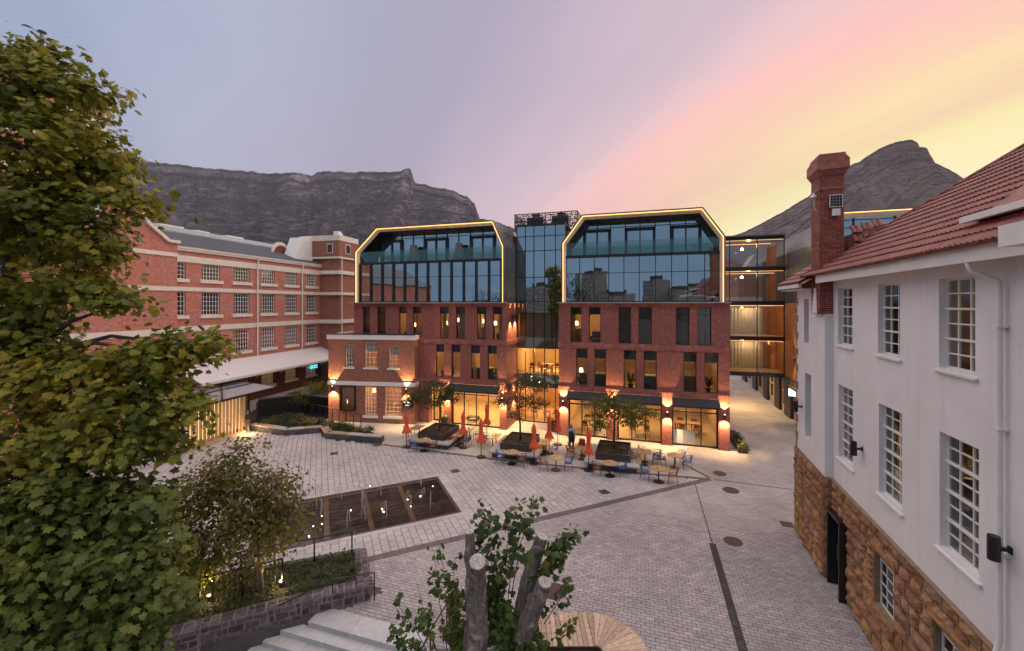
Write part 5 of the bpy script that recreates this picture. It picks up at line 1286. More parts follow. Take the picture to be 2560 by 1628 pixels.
# eaves
b = MB(); b.box(BAYS-.1, SEND, -.50, -.44, 10.55, 10.84); b.build('fascia', MT['trim'], qb); b = MB(); b.box(BAYS, SEND, -.44, -.002, 10.70, 10.745); b.build('eaves_soffit', MT['trim'], qb)
b = MB(); b.bar((FARS-.55, -.76, 10.50), (BAYS-.98, -.76, 10.50), .13, .14); b.box(FARS-.52, BAYS-.98, -.70, BD-.002, 10.36, 10.40); b.build('bay_gutter', MT['trim'], qb)
# dormer eave at the right
ds = QF.s(2452, .1)
b = MB(); b.bar((ds, -.16, 11.42), (SEND, -.16, 11.42), .12, .12); b.build('dormer_gutter', MT['trim'], qb)
b = MB(); b.hexa([(ds+.1, -.02, 11.36), (SEND, -.02, 11.36), (SEND, 1.6, 12.4), (ds+.9, 1.6, 12.4), (ds+.1, -.02, 11.42), (SEND, -.02, 11.42), (SEND, 1.6, 13.1), (ds+.9, 1.6, 13.1)]); b.build('dormer_roof', MT['tile_field'], rt)
b = MB(); b.box(ds+.2, SEND, -.1, .3, 11.36, 11.40); b.build('dormer_soffit', MT['black'], rt)
ws = QF.s(2517, -.75); b = MB(); b.box(ws, SEND, -.85, -.45, 10.66, 10.98); b.build('wing_fascia', MT['trim'], qb)
# ---- downpipe
dp = QF.s(2516)
b = MB(); b.tube([(dp-.12, -.46, 10.58), (dp-.12, -.42, 10.40), (dp-.08, -.20, 10.28), (dp-.01, -.10, 10.20), (dp, -.09, 10.05), (dp, -.09, 3.9), (dp, -.14, 3.65), (dp, -.22, 3.55), (dp, -.24, .2)], .042, 10); b.build('downpipe', MT['trim'], qb, smooth=True)
for z in (9.4, 7.6, 5.4): MB().box(dp-.075, dp+.075, -.15, -.002, z-.02, z+.02).build('pipe_clip', MT['trim'], qb)
# ---- chimney
ch = empty('chimney', QF.w(BAYS-.47, -.03, 9.44), QF.a); ch.parent = qb; ch.location = (BAYS-.47, -.03, 9.44); ch.rotation_euler = (0, 0, 0)
CW, CD_ = .47, .353                                # half sizes
CH = 5.9
MT['chim_brick'] = plain('chimney_brick', (.26, .075, .05), .75, .35, 7, .3, rnd=.35)
MT['chim_core'] = plain('chimney_mortar', (.22, .10, .075), .9, .2, 8, .3)
MB().box(-CW+.006, CW-.006, -CD_+.006, CD_-.006, 0, 5.05).build('core', MT['chim_core'], ch)
bh, bl = .077, .2351; places = []; half_places = []
rows_n = int(4.98/bh)
bm_ = MB().box(-bl/2+.005, bl/2-.005, -.02, .05, .004, bh-.005).mesh('brick', MT['chim_brick'])
for r_ in range(rows_n):
    z = r_*bh; off = (r_ % 2)*bl/2
    for (face, half, dist) in (('near', CD_, CW), ('left', CW, CD_)):
        x = -half-off
        while x < half:
            c = x+bl/2
            if -half <= c-bl/2+.01 and c+bl/2 <= half+.01:
                j = rnd.uniform(-.003, .003)
                if face == 'near': places.append(((dist+j, c, z), (0, 0, R(90))))
                else: places.append(((c, -dist+j, z), (0, 0, 0)))
            x += bl
        if r_ % 2:
            for sgn in (-1, 1):
                c = sgn*(half-bl/4); half_places.append(((dist, c, z), (0, 0, R(90))) if face == 'near' else ((c, -dist, z), (0, 0, 0)))
rnd.shuffle(places)
pieces('brick', bm_, places, ch, 300, 'brick_field'); hb_ = MB().box(-bl/4+.005, bl/4-.005, -.02, .05, .004, bh-.005).mesh('half_brick', MT['chim_brick']); pieces('half_brick', hb_, half_places, ch, 300)
b = MB(); z = 4.95; b.box(-CW-.04, CW+.04, -CD_-.04, CD_+.04, 4.46, 4.54)
for (ov, h) in ((.035, .06), (.065, .07), (.095, .07), (.13, .36), (.10, .06), (.07, .06), (.04, .10)):
    b.box(-CW-ov, CW+ov, -CD_-ov, CD_+ov, z, z+h); z += h
MT['cap_brick'] = brick_mat('cap_brick', (.34, .12, .08), (.25, .08, .06), (.24, .13, .10))
b.build('corbelled_cap', MT['cap_brick'], ch)
b = MB(); b.hexa([(CW, -CD_, 1.3), (CW+.45, -CD_+.1, 1.1), (CW+.45, CD_+.7, 1.75), (CW, CD_+.7, 1.9), (CW, -CD_, 1.75), (CW+.06, -CD_+.1, 1.75), (CW+.06, CD_+.7, 2.2), (CW, CD_+.7, 2.2)]); b.build('flashing', plain('red_flashing', (.30, .05, .035), .5, .2, 5, .1), ch)
# toothed white plaster at its foot
for k in range(6): MB().box(-CW+.1+k*.045, -CW+.42-k*.02+.25, -CD_-.03, -CD_-.021, .02+k*.155, .17+k*.155).build('plaster_tooth', MT['white'], ch)
sp_ = empty('solar_panel', QF.w(BAYS+.05, .06, 13.45), QF.a+R(90), 'small square solar panel fixed to the brick chimney', 'solar panel')
MB().box(-.20, .20, -.06, -.03, -.22, .22).build('frame', MT['trim'], sp_)
for i in range(4):
    for j in range(4): MB().box(-.175+i*.09, -.175+i*.09+.08, -.066, -.059, -.195+j*.10, -.195+j*.10+.09).build('solar_cell', MT['black'], sp_)
MB().box(-.12, .12, -.07, -.02, -.52, -.28).build('junction_box', MT['trim'], sp_)
wv = empty('weather_sensor', QF.w(BAYS-.3, -.36, 13.6), QF.a, 'small white weather sensor on a bracket on the chimney edge', 'sensor')
MB().tube([(0, 0, -.45), (0, -.12, -.3), (0, -.14, .1)], .018, 6).build('bracket', MT['trim'], wv); MB().lathe([(.12, .1), (.10, .14), (.02, .26)], (0, -.14, 0), 10).build('cap', MT['trim'], wv)
# ---- wall lamps (unlit)
def qpos(px, py, d=0.0): s_ = QF.s(px, d); return QF.w(s_, d, EYE-(py-HY)*QF.w(s_, d).y/F)
for (px, py, d, lab) in ((2156, 1123, 0, 'unlit black wall lamp between the first lower windows of the white wall'), (2527, 1376, 0, 'large unlit black wall lamp beside the white downpipe'), (2005, 1017, BD, 'unlit black wall lamp on the far corner of the white building')):
    sconce(qpos(px, py, d), QF.a, lab, h=.42, r=.085, off=.22, lit=False)
# ================================================================== fountain set into the square
fo = empty('fountain', FBL, PA, 'wet timber-coloured plank fountain with water jets and small lights in the paving', 'fountain')
FWd = (FTR-FBR).length
MT['wet'] = plain('wet_stone', (.036, .025, .020), .07, .4, 1.2, .12, fine=12, rnd=.25)
MT['wetband'] = plain('wet_brown_stone', (.10, .066, .042), .16, .3, 2, .2, fine=12)
m, nt, bs = base_mat('water'); bs.inputs['Base Color'].default_value = (.62, .64, .66, 1); bs.inputs['Roughness'].default_value = .1; bs.inputs['Transmission Weight'].default_value = .25; bs.inputs['IOR'].default_value = 1.33
bs.inputs['Emission Color'].default_value = (1, .9, .75, 1); bs.inputs['Emission Strength'].default_value = .0; MT['water'] = m
MB().box(0, FL, 0, FWd, -.05, -.035).build('basin', MT['black'], fo)
for (x0, x1, y0, y1) in ((-.24, FL+.24, -.26, 0), (-.24, FL+.24, FWd, FWd+.26), (-.24, 0, 0, FWd), (FL, FL+.24, 0, FWd)):
    n = max(1, round((x1-x0 if x1-x0 > y1-y0 else y1-y0)/.6))
    for i in range(n):
        if x1-x0 > y1-y0: q = (x0+(x1-x0)*i/n, x0+(x1-x0)*(i+1)/n, y0, y1)
        else: q = (x0, x1, y0+(y1-y0)*i/n, y0+(y1-y0)*(i+1)/n)
        MB().box(q[0]+.005, q[1]-.005, q[2]+.005, q[3]-.005, -.04, .008).build('border_slab', slab_o, fo)
rn = random.Random(9); y = .16
while y < FWd-.45:
    x = .16; h_ = .34
    while x < FL-.2:
        w_ = rn.uniform(1.0, 1.7); c = min(x+w_, FL-.16)
        MB().box(x+.012, c-.010, y+.010, y+h_-.010, -.045, -.010+rn.uniform(-.004, .004)).build('plank_stone', MT['wet'], fo); x = c
        if c >= FL-.17: break
    y += h_+.03
for x in (1.1, 2.9, 4.7, 6.5): MB().box(x-.11, x+.11, .15, FWd-.15, -.02, .004).build('cross_band', MT['wetband'], fo)
for (x0, x1, y0, y1) in ((0, FL, 0, .14), (0, FL, FWd-.14, FWd), (0, .14, .14, FWd-.14), (FL-.14, FL, .14, FWd-.14)):
    MB().box(x0, x1, y0, y1, -.04, .009).build('edge_grate', MT['grate'], fo)
MT['jetlight'] = emit('fountain_light', (1, .78, .5), 9.0)
jr = random.Random(21)
for i in range(7):
    for j in range(3):
        x = 1.6+i*.98+jr.uniform(-.15, .15); y = .9+j*1.25+jr.uniform(-.2, .2)
        if jr.random() < .12: continue
        h = jr.uniform(.45, .95); lean = jr.uniform(-.12, .12); b = MB()
        n = 9; b.tube([(x+lean*(k/n)**2, y+.05*(k/n)**2, h*(1-(1-k/n)**2)) for k in range(n+1)], [.016-.006*k/n for k in range(n+1)], 6)
        b.tube([(x+lean*(1+.5*(k/6)), y+.05+.10*(k/6), h*(1-.75*(k/6)**2)) for k in range(7)], [.012]*7, 5)
        for k in range(7): b.lathe([(.004, -.014), (.014, 0), (.004, .014)], (x+lean*1.2+jr.uniform(-.1, .1), y+jr.uniform(-.05, .15), h*jr.uniform(.2, .9)), 5)
        b.build('water_jet', MT['water'], fo, smooth=True)
for (px, py) in ((783, 1316), (804, 1290), (805, 1310), (877, 1276), (958, 1279), (1019, 1249), (1027, 1266), (960, 1280), (1082, 1216), (925, 1215)):
    p = G(px, py); q = p-FBL; q = Vector((q.dot(A_), q.dot(B_), 0))
    MB().lathe([(.025, -.01), (.025, .008)], (q.x, q.y, 0), 10).build('light', MT['jetlight'], fo)
for (x, y) in ((2.2, 1.2), (5.4, 2.4), (7.4, 3.0)):
    lt = bpy.data.lights.new('fountain_glow', 'POINT'); lt.energy = 2.5; lt.color = WARM; lt.shadow_soft_size = .03; link('fountain_glow', lt, fo, (x, y, .22))

# ================================================================== tree planters on the terrace
PLN = [((-5.22, 30.15), 'left'), ((.56, 27.95), 'middle'), ((6.35, 26.2), 'right')]
MT['corten'] = plain('dark_corten', (.05, .034, .028), .55, .3, 4, .15)
for (x, y), wd in PLN:
    t = empty('tree_planter', (x, y, 0), H.a, '%s square steel tree planter with a concrete and timber bench round it' % wd, 'planter', 'tree planters on the terrace')
    a, c = 1.0, 1.28
    for (x0, x1, y0, y1) in ((-a, a, -c, -c+.06), (-a, a, c-.06, c), (-a, -a+.06, -c+.06, c-.06), (a-.06, a, -c+.06, c-.06)): MB().box(x0, x1, y0, y1, .40, .86).build('planter_side', MT['corten'], t)
    MB().box(-a+.06, a-.06, -c+.06, c-.06, .3, .76).build('soil', MT['soil'], t)
    for (x0, x1, y0, y1) in ((-a-.62, a+.62, -c-.55, -c), (-a-.62, a+.62, c, c+.3), (-a-.62, -a, -c, c)): MB().box(x0, x1, y0, y1, .34, .45).build('bench_top', MT['concrete'], t, bevel=.012)
    for i in range(4): MB().box(a+.03+i*.15, a+.165+i*.15, -c, c, .36, .45).build('bench_slat', MT['wood'], t)
    MB().box(-a-.4, a+.4, -c-.35, c+.15, 0, .34).build('plinth', MT['dark_stone'], t)

# ================================================================== cafe furniture
def chair_proto(name, mat):
    t = empty(name)
    MB().hexa([(-.22, -.21, .43), (.22, -.21, .43), (.20, .21, .43), (-.20, .21, .43), (-.22, -.21, .465), (.22, -.21, .465), (.20, .21, .45), (-.20, .21, .45)]).build('seat', mat, t, bevel=.01)
    for sx in (-1, 1):
        MB().tube([(sx*.235, -.22, 0), (sx*.23, -.20, .45), (sx*.24, -.16, .66)], .013, 6).build('leg', mat, t)
        MB().tube([(sx*.20, .27, 0), (sx*.20, .20, .45)], .013, 6).build('leg', mat, t)
    pts = [(-.24, -.16, .66), (-.27, .02, .69), (-.24, .18, .74), (-.13, .28, .78), (0, .31, .79), (.13, .28, .78), (.24, .18, .74), (.27, .02, .69), (.24, -.16, .66)]
    MB().tube(pts, .015, 6).build('arm_hoop', mat, t)
    b = MB()
    for k in range(9):
        u = (k-4)/4.6; b.tube([(u*.18, .20-.02*abs(u), .45), (u*.235, .29-.12*u*u, .775-.03*u*u)], .010, 5)
    tag(b.build('back_wire', mat, t), kind='stuff')
    return t
MT['blue'] = plain('blue_enamel', (.03, .085, .24), .45, .15, 5, .05); MT['rust'] = plain('terracotta_enamel', (.19, .065, .04), .5, .15, 5, .05); MT['wine'] = plain('wine_enamel', (.16, .018, .02), .45, .15, 5, .05)
protos = {k: chair_proto('cafe_chair', MT[k]) for k in ('blue', 'rust', 'wine')}
kids_index()
used_p = set()
CN = {'blue': 'blue', 'rust': 'terracotta', 'wine': 'dark red'}
def chair(col, p, face, lab):
    """face: compass direction the sitter looks (radians, 0 = +X)."""
    o = protos[col] if col not in used_p else copy_tree(protos[col]); used_p.add(col)
    o.location = (p[0], p[1], .004); o.rotation_euler = (0, 0, face+R(90)); tag(o, '%s metal cafe chair %s' % (CN[col], lab), 'chair', 'cafe chairs on the terrace')
def round_table(px, py, wd):
    p = G(px, py, .745); t = empty('round_table', (p.x, p.y, .004), 0, 'round oak cafe table, %s' % wd, 'table', 'round cafe tables')
    MB().lathe([(.43, .715), (.44, .725), (.44, .745), (.43, .75)], n=28).build('table_top', MT['tabletop'], t); MB().tube([(0, 0, .02), (0, 0, .715)], .035, 10).build('column', MT['black'], t); MB().lathe([(.29, 0), (.29, .02), (.05, .035)], n=24).build('base', MT['black'], t); return p
def rect_table(px, py, wd, ang=0, l=1.15, w_=.72):
    p = G(px, py, .745); t = empty('square_table', (p.x, p.y, .004), H.a+ang, 'oak topped rectangular cafe table %s' % wd, 'table', 'rectangular cafe tables')
    MB().box(-w_/2, w_/2, -l/2, l/2, .715, .75).build('table_top', MT['tabletop'], t, bevel=.006)
    for y in (-l*.3, l*.3): MB().tube([(0, y, .02), (0, y, .715)], .03, 8).build('column', MT['black'], t); MB().lathe([(.22, 0), (.22, .02), (.04, .03)], (0, y, 0), 20).build('base', MT['black'], t)
    return p
T = [round_table(1060.6, 1099.8, 'leftmost of the round ones, before the left planter'), round_table(1279.6, 1130, 'in front of the middle planter'), round_table(1389.8, 1143.7, 'between the middle planter and the waiter'),
     round_table(1524.6, 1157.4, 'in front of the right planter'), round_table(1646.7, 1171, 'nearest the paving corner'), round_table(1686.5, 1137.7, 'rightmost, towards the alley')]
TN = ['the leftmost round table', 'the round table before the middle planter', 'the round table below the waiter', 'the round table before the right planter', 'the round table nearest the paving corner', 'the rightmost round table']
def around(k, col, deg, r=.72, note=''):
    a = R(deg); p = T[k]+Vector((math.cos(a)*r, math.sin(a)*r, 0)); chair(col, p, a+math.pi, note+(' ' if note else '')+'at '+TN[k])
around(0, 'blue', 190, note='left'); around(0, 'rust', -25, note='right')
around(1, 'blue', 170, note='left'); around(1, 'rust', -30, note='right')
around(2, 'rust', 185, note='left'); around(2, 'blue', -5, note='right')
around(3, 'rust', 175, note='left'); around(3, 'blue', 5, note='right')
around(4, 'blue', 155, note='left'); around(4, 'rust', -18, note='right')
around(5, 'rust', 165, note='left'); around(5, 'blue', -20, .7, note='front right'); around(5, 'blue', 40, .75, note='back right')
Rt = [rect_table(1042.8, 1068, 'left of the left planter'), rect_table(1148, 1086, 'right of the left planter', 0, .9), rect_table(1170, 1074, 'near the lobby glass', 0, .9), rect_table(1236, 1090, 'left of the middle planter'),
      rect_table(1362, 1105, 'right of the middle planter'), rect_table(1454.6, 1115, 'carrying a red bag, left of the right planter'), rect_table(1612, 1129, 'right of the right planter', 0, .85, .8)]
RN = ['left of the left planter', 'right of the left planter', 'near the lobby glass', 'left of the middle planter', 'right of the middle planter', 'under the red bag', 'right of the right planter']
def side(k, col, sgn, dy=0.0, note=''):
    p = Rt[k]+U*(sgn*.68)+V_*dy; a = math.atan2(U.y, U.x)+(math.pi if sgn > 0 else 0); chair(col, p, a, note+' at the rectangular table '+RN[k])
side(0, 'rust', -1, -.2, 'left'); side(0, 'rust', 1, .1, 'right'); side(1, 'wine', -1, -.2, 'left'); side(1, 'blue', 1, -.2, 'front right'); side(2, 'wine', 1, .1, 'right')
side(3, 'wine', -1, -.4, 'front left'); side(3, 'blue', -1, .3, 'back left'); side(3, 'rust', 1, .2, 'right'); side(4, 'blue', 1, -.3, 'right'); side(4, 'wine', -1, -.5, 'left')
side(5, 'rust', -1, -.35, 'front left'); side(5, 'rust', -1, .35, 'back left'); side(6, 'blue', 1, -.2, 'front right'); side(6, 'blue', 1, .4, 'back right'); side(6, 'blue', -1, -.5, 'front left'); side(6, 'rust', -.2, .85, 'back')
bgp = Rt[5]+V_*.1; bag = empty('red_bag', (bgp.x, bgp.y, .754), H.a, 'red boxy delivery bag standing on a terrace table', 'bag')
MT['redcloth'] = plain('red_nylon', (.32, .02, .02), .6, .2, 6, .15); MB().hexa([(-.2, -.15, 0), (.2, -.15, 0), (.2, .15, 0), (-.2, .15, 0), (-.18, -.12, .40), (.18, -.12, .40), (.18, .12, .40), (-.18, .12, .40)]).build('body', MT['redcloth'], bag, bevel=.03); MB().tube([(-.1, 0, .38), (-.08, 0, .46), (.08, 0, .46), (.1, 0, .38)], .012, 6).build('handle', MT['redcloth'], bag)
# closed parasols
MT['parasol'] = plain('red_canvas', (.68, .095, .03), .75, .15, 4, .2)
def parasol(p, lab, rz):
    t = empty('closed_parasol', (p.x, p.y, .004), rz, lab, 'parasol', 'closed red parasols')
    MB().lathe([(.30, 0), (.30, .05), (.26, .075), (.05, .09)], n=24).build('base', MT['black'], t)
    MB().tube([(0, 0, .05), (0, 0, 2.45)], .024, 8).build('pole', MT['black'], t)
    prof = [(.025, 2.47), (.07, 2.38), (.125, 2.18), (.145, 2.02), (.115, 1.86), (.12, 1.66), (.12, 1.48), (.15, 1.34), (.21, 1.18), (.27, 1.02), (.26, .98)]
    n = 32; b = MB()
    for i, (r, z) in enumerate(prof):
        for k in range(n):
            th = 2*math.pi*k/n; amp = .05+.24*max(0, (1.75-z))/.8+(.10 if z > 1.9 else 0); rr_ = r*(1+amp*math.sin(th*8+i*.25)); zz = z-(.05*math.sin(th*8+i*.25) if i >= len(prof)-2 else 0)
            b.V.append((rr_*math.cos(th), rr_*math.sin(th), zz))
    for i in range(len(prof)-1):
        for k in range(n): b.Fc.append((i*n+(k+1) % n, i*n+k, (i+1)*n+k, (i+1)*n+(k+1) % n)); b.Mi.append(0)
    b.Fc.append(tuple(range(n))); b.Mi.append(0); b.build('canopy', MT['parasol'], t, smooth=True)
    MB().lathe([(.128, 1.70), (.135, 1.72), (.128, 1.74)], n=16).build('tie_strap', MT['parasol'], t); MB().lathe([(.02, 2.46), (.03, 2.5), (.008, 2.56)], n=8).build('finial', MT['black'], t)
for i, (px, py, lab) in enumerate(((1016.7, 1118, 'closed red parasol furthest left, beside the seat wall end'), (1158, 1120, 'closed red parasol right of the left planter'), (1202.7, 1143.5, 'closed red parasol standing alone at the terrace edge left of the middle planter'), (1335, 1160, 'closed red parasol in front of the middle planter'),
                       (1373, 1133, 'closed red parasol just right of the middle planter'), (1394.5, 1112, 'closed red parasol close to the brick pier and the waiter'), (1217, 1093, 'closed red parasol in front of the lobby glass'), (1471.7, 1176.5, 'closed red parasol nearest the right planter, orange in colour'))):
    parasol(G(px, py), lab, i*.7)
# planter boxes and pots at the doors
MT['pot'] = plain('dark_pot', (.03, .03, .032), .6, .2, 5, .1)
for (px, py, lab) in ((1111, 1066, 'large dark plant pot with pale flowers by the lobby door'), (1386, 1078, 'dark plant pot with leafy plant beside the link doors')):
    p = G(px, py); t = empty('plant_pot', (p.x, p.y, .004), 0, lab, 'plant pot', 'plant pots'); MB().lathe([(.24, 0), (.33, .7), (.35, .72), (.30, .70), (.29, .62)], n=20).build('pot', MT['pot'], t, smooth=False); POTS = globals().setdefault('POTS', []); POTS.append((t, p))
pb = empty('planter_box', H.w(SR1+.75, 1.2, 0), H.a, 'long steel planter box with lit yellow-green plants at the alley corner', 'planter')
MB().box(-.28, .28, -1.4, 2.6, 0, .42).build('box_shell', MT['corten'], pb, bevel=.01); MB().box(-.24, .24, -1.36, 2.56, .38, .43).build('soil', MT['soil'], pb)
bl_ = empty('bollard_light', H.w(SR1+.75, .35, .42), H.a, 'small black mushroom path light standing in the planter box', 'lamp')
MB().tube([(0, 0, 0), (0, 0, .5)], .02, 8).build('post', MT['black'], bl_); MB().lathe([(.02, .5), (.11, .5), (.11, .54), (.02, .56)], n=14).build('hood', MT['black'], bl_); spot(bl_, 'bollard_glow', (0, 0, .49), (0, -.1, -1), 10, R(130), (1, .78, .35))
# ================================================================== curved timber bench round the pollard
BC = Vector((2.25, 11.3, 0))
bn = empty('curved_bench', BC, 0, 'curved pale timber slat bench with rounded end round the cut tree', 'bench')
x = -1.966; k = 0
while x < -.1:
    MB().box(x+.006, x+.134, .17, 1.42, .41, .455).build('slat', MT['wood'], bn); x += .14
n = 19
for k in range(n):
    a0, a1 = R(90)-R(165)*k/n, R(90)-R(165)*(k+1)/n; g_ = .004
    def pt(r, a): return (r*math.cos(a), r*math.sin(a))
    e = .006/1.42
    MB().prism([pt(.20, a1+.02), pt(1.42, a1+e), pt(1.42, a0-e), pt(.20, a0-.02)], .41, .455).build('slat', MT['wood'], bn)
b = MB(); b.box(-2.0, 0, .13, .165, .25, .46); b.build('inner_rail', MT['corten'], bn)
b = MB(); pts = [(-2.0, 1.36)]+[(1.36*math.cos(R(90)-R(165)*k/14), 1.36*math.sin(R(90)-R(165)*k/14)) for k in range(15)]
for p, q in zip(pts, pts[1:]): b.bar((*p, .2), (*q, .2), .05, .40)
b.build('bench_base', MT['dark_stone'], bn)
tp_ = MB().prism([(-2.4, 7.5), (2.1, 7.5), (2.2, 11.45), (-2.0, 11.45)], 0, .28).build('tree_pit', MT['soil']); tag(tp_, kind='structure')
wl = empty('pit_wall', (0, 11.4, 0), 0, 'low black stone kerb of the tree pit under the bench', 'kerb'); MB().box(-2.1, 2.2, 0, .1, 0, .36).build('kerb_stone', MT['dark_stone'], wl)
# ================================================================== people
def skinned(name, joints, edges, mat, par, root=0, sub=2):
    me = bpy.data.meshes.new(name); me.from_pydata([j[:3] for j in joints], edges, []); me.materials.append(mat)
    o = link(name, me, par); sk = o.modifiers.new('skin', 'SKIN'); sk.use_smooth_shade = True
    for i, j in enumerate(joints):
        r = j[3]; r = r if isinstance(r, tuple) else (r, r); me.skin_vertices[0].data[i].radius = r
    me.skin_vertices[0].data[root].use_root = True
    ss = o.modifiers.new('sub', 'SUBSURF'); ss.levels = sub; ss.render_levels = sub
    return o
def person(loc, rz, label, top, bottom, apron=None, shoes=None, arm_up=False, hair=None, scale=1.0, skin=(.45, .26, .19)):
    t = empty('person', loc, rz, label, 'person'); t.scale = (scale,)*3
    sk = plain('skin', skin, .55, .1, 8, .05)
    J = [(0, 0, .95, .125), (0, 0, 1.12, .12), (0, .01, 1.32, (.16, .11)), (0, .01, 1.45, (.10, .075)), (0, 0, 1.52, .052), (0, -.01, 1.60, .075), (0, -.01, 1.70, (.078, .095)), (0, 0, 1.785, .05)]
    E = [(i, i+1) for i in range(7)]
    for sx in (-1, 1):
        b0 = len(J); J += [(sx*.10, 0, .88, .088), (sx*.11, -.01, .50, .058), (sx*.12, .02, .09, .040), (sx*.135, -.11, .035, .032)]; E += [(0, b0), (b0, b0+1), (b0+1, b0+2), (b0+2, b0+3)]
        b0 = len(J)
        if arm_up and sx < 0: J += [(sx*.19, .01, 1.41, .055), (sx*.33, -.05, 1.48, .043), (sx*.36, -.12, 1.72, .033), (sx*.36, -.12, 1.80, .024)]
        else: J += [(sx*.19, .01, 1.41, .055), (sx*.27, .03, 1.15, .043), (sx*.235, -.02, .92, .032), (sx*.23, -.04, .845, (.018, .034))]
        E += [(3, b0), (b0, b0+1), (b0+1, b0+2), (b0+2, b0+3)]
        dr = 1 if (arm_up and sx < 0) else -1; hx, hy, hz = J[-1][:3]
        for f in range(4):
            c = len(J); fy = hy-.03+f*.02; ln = (.065, .075, .078, .06)[f]; J += [(hx, fy, hz+dr*.03, .0095), (hx-sx*.012, fy, hz+dr*(.03+ln), .008)]; E += [(b0+3, c), (c, c+1)]
        c = len(J); J += [(hx-sx*.01, hy-.045, hz-dr*.02, .010), (hx-sx*.02, hy-.062, hz+dr*.02, .009)]; E += [(b0+3, c), (c, c+1)]
    skinned('body', J, E, sk, t)
    tj = [(0, 0, .93, .14), (0, 0, 1.12, (.145, .125)), (0, .01, 1.33, (.185, .128)), (0, .01, 1.455, (.11, .085))]; te = [(0, 1), (1, 2), (2, 3)]
    for sx in (-1, 1):
        c = len(tj)
        if arm_up and sx < 0: tj += [(sx*.19, .01, 1.41, .07), (sx*.33, -.05, 1.48, .056), (sx*.355, -.11, 1.68, .045)]
        else: tj += [(sx*.19, .01, 1.41, .07), (sx*.27, .03, 1.15, .056), (sx*.25, .0, 1.04, .048)]
        te += [(3, c), (c, c+1), (c+1, c+2)]
    skinned('shirt', tj, te, top, t)
    bj = [(0, 0, .95, .142)]; be = []
    for sx in (-1, 1): c = len(bj); bj += [(sx*.10, 0, .86, .102), (sx*.11, -.005, .5, .074), (sx*.12, .015, .10, .060)]; be += [(0, c), (c, c+1), (c+1, c+2)]
    skinned('trousers', bj, be, bottom, t)
    for sx in (-1, 1): skinned('shoe', [(sx*.12, .05, .045, .045), (sx*.13, -.06, .045, .043), (sx*.135, -.15, .04, .035)], [(0, 1), (1, 2)], shoes or bottom, t)
    if apron:
        b = MB(); n = 10
        rows_ = [(1.36, .085, .135), (1.18, .15, .150), (1.02, .19, .160), (.85, .20, .165), (.62, .20, .15)]
        for i, (z, hw, dp_) in enumerate(rows_):
            for k in range(n+1):
                u = -1+2*k/n; b.V.append((u*hw, -dp_*math.sqrt(max(.05, 1-.55*u*u))-.004, z))
        for i in range(len(rows_)-1):
            for k in range(n): a_ = i*(n+1)+k; b.Fc.append((a_+n+1, a_+n+2, a_+1, a_)); b.Mi.append(0)
        o = b.build('apron', apron, t, smooth=True); s = o.modifiers.new('solid', 'SOLIDIFY'); s.thickness = .012
        MB().tube([(-.08, -.12, 1.36), (-.09, -.02, 1.5), (0, .07, 1.53), (.09, -.02, 1.5), (.08, -.12, 1.36)], .012, 6).build('apron_strap', apron, t)
    # face: nose, eyes, ears, mouth, beard or hair
    MB().lathe([(.006, .025), (.016, -.01), (.004, -.02)], (0, -.092, 1.665), 8).build('nose', sk, t)
    ink = MT['black']
    for sx in (-1, 1): MB().lathe([(.003, -.008), (.011, 0), (.003, .008)], (sx*.032, -.083, 1.69), 8).build('eye', ink, t); MB().lathe([(.006, -.03), (.018, 0), (.006, .03)], (sx*.082, .0, 1.675), 8).build('ear', sk, t)
    MB().box(-.024, .024, -.090, -.080, 1.618, 1.626).build('mouth', plain('lips', (.3, .12, .10), .5), t)
    if hair == 'beard':
        skinned('beard', [(-.065, -.02, 1.63, .018), (-.04, -.07, 1.595, .028), (0, -.085, 1.585, .032), (.04, -.07, 1.595, .028), (.065, -.02, 1.63, .018)], [(0, 1), (1, 2), (2, 3), (3, 4)], plain('beard_hair', (.05, .035, .03), .9), t, 2, 1)
    elif hair: skinned('hair', [(0, .01, 1.79, .062), (0, .06, 1.72, .062), (0, .06, 1.64, .05)], [(0, 1), (1, 2)], plain('dark_hair', (.02, .015, .012), .8), t, 0, 1)
    return t
p = G(1428.6, 1127.5)
person((p.x, p.y, .004), math.atan2(p.y, p.x)-R(90)+R(4), 'person in pale blue shirt and long black apron standing on the terrace', plain('pale_blue_cotton', (.42, .48, .60), .85, .06, 6, .1), plain('black_trousers', (.012, .012, .014), .8, .2, 6, .1), plain('black_apron', (.012, .016, .015), .7, .2, 6, .1), plain('white_shoes', (.65, .63, .6), .5), False, 'beard', 1.0)
p = G(619, 1083)
person((p.x, p.y, .0), R(150), 'person in dark clothes at the end of the slatted pavilion, one arm raised', plain('navy_jacket', (.012, .014, .02), .8), plain('dark_jeans', (.012, .012, .016), .8), None, MT['black'], True, 'short', .97)
# ================================================================== things seen inside
def dining_chair(seatm):
    t = empty('dining_chair'); b = MB().box(-.21, .21, -.21, .21, .43, .48); b.build('seat', seatm, t, bevel=.01)
    for sx in (-1, 1):
        MB().bar((sx*.19, -.19, 0), (sx*.18, -.18, .43), .035).build('leg', MT['corten'], t); MB().bar((sx*.19, .21, 0), (sx*.18, .19, .82), .035).build('leg', MT['corten'], t)
    MB().hexa([(-.19, .17, .60), (.19, .17, .60), (.19, .21, .60), (-.19, .21, .60), (-.2, .20, .84), (.2, .20, .84), (.2, .24, .84), (-.2, .24, .84)]).build('backrest', seatm, t, bevel=.01); return t
MT['leather'] = plain('tan_leather', (.22, .10, .045), .5, .2, 6, .1)
dc = dining_chair(MT['leather']); lc = dining_chair(plain('red_velvet', (.30, .035, .025), .8, .2, 6, .1)); kids_index(); first = {dc.name: True, lc.name: True}
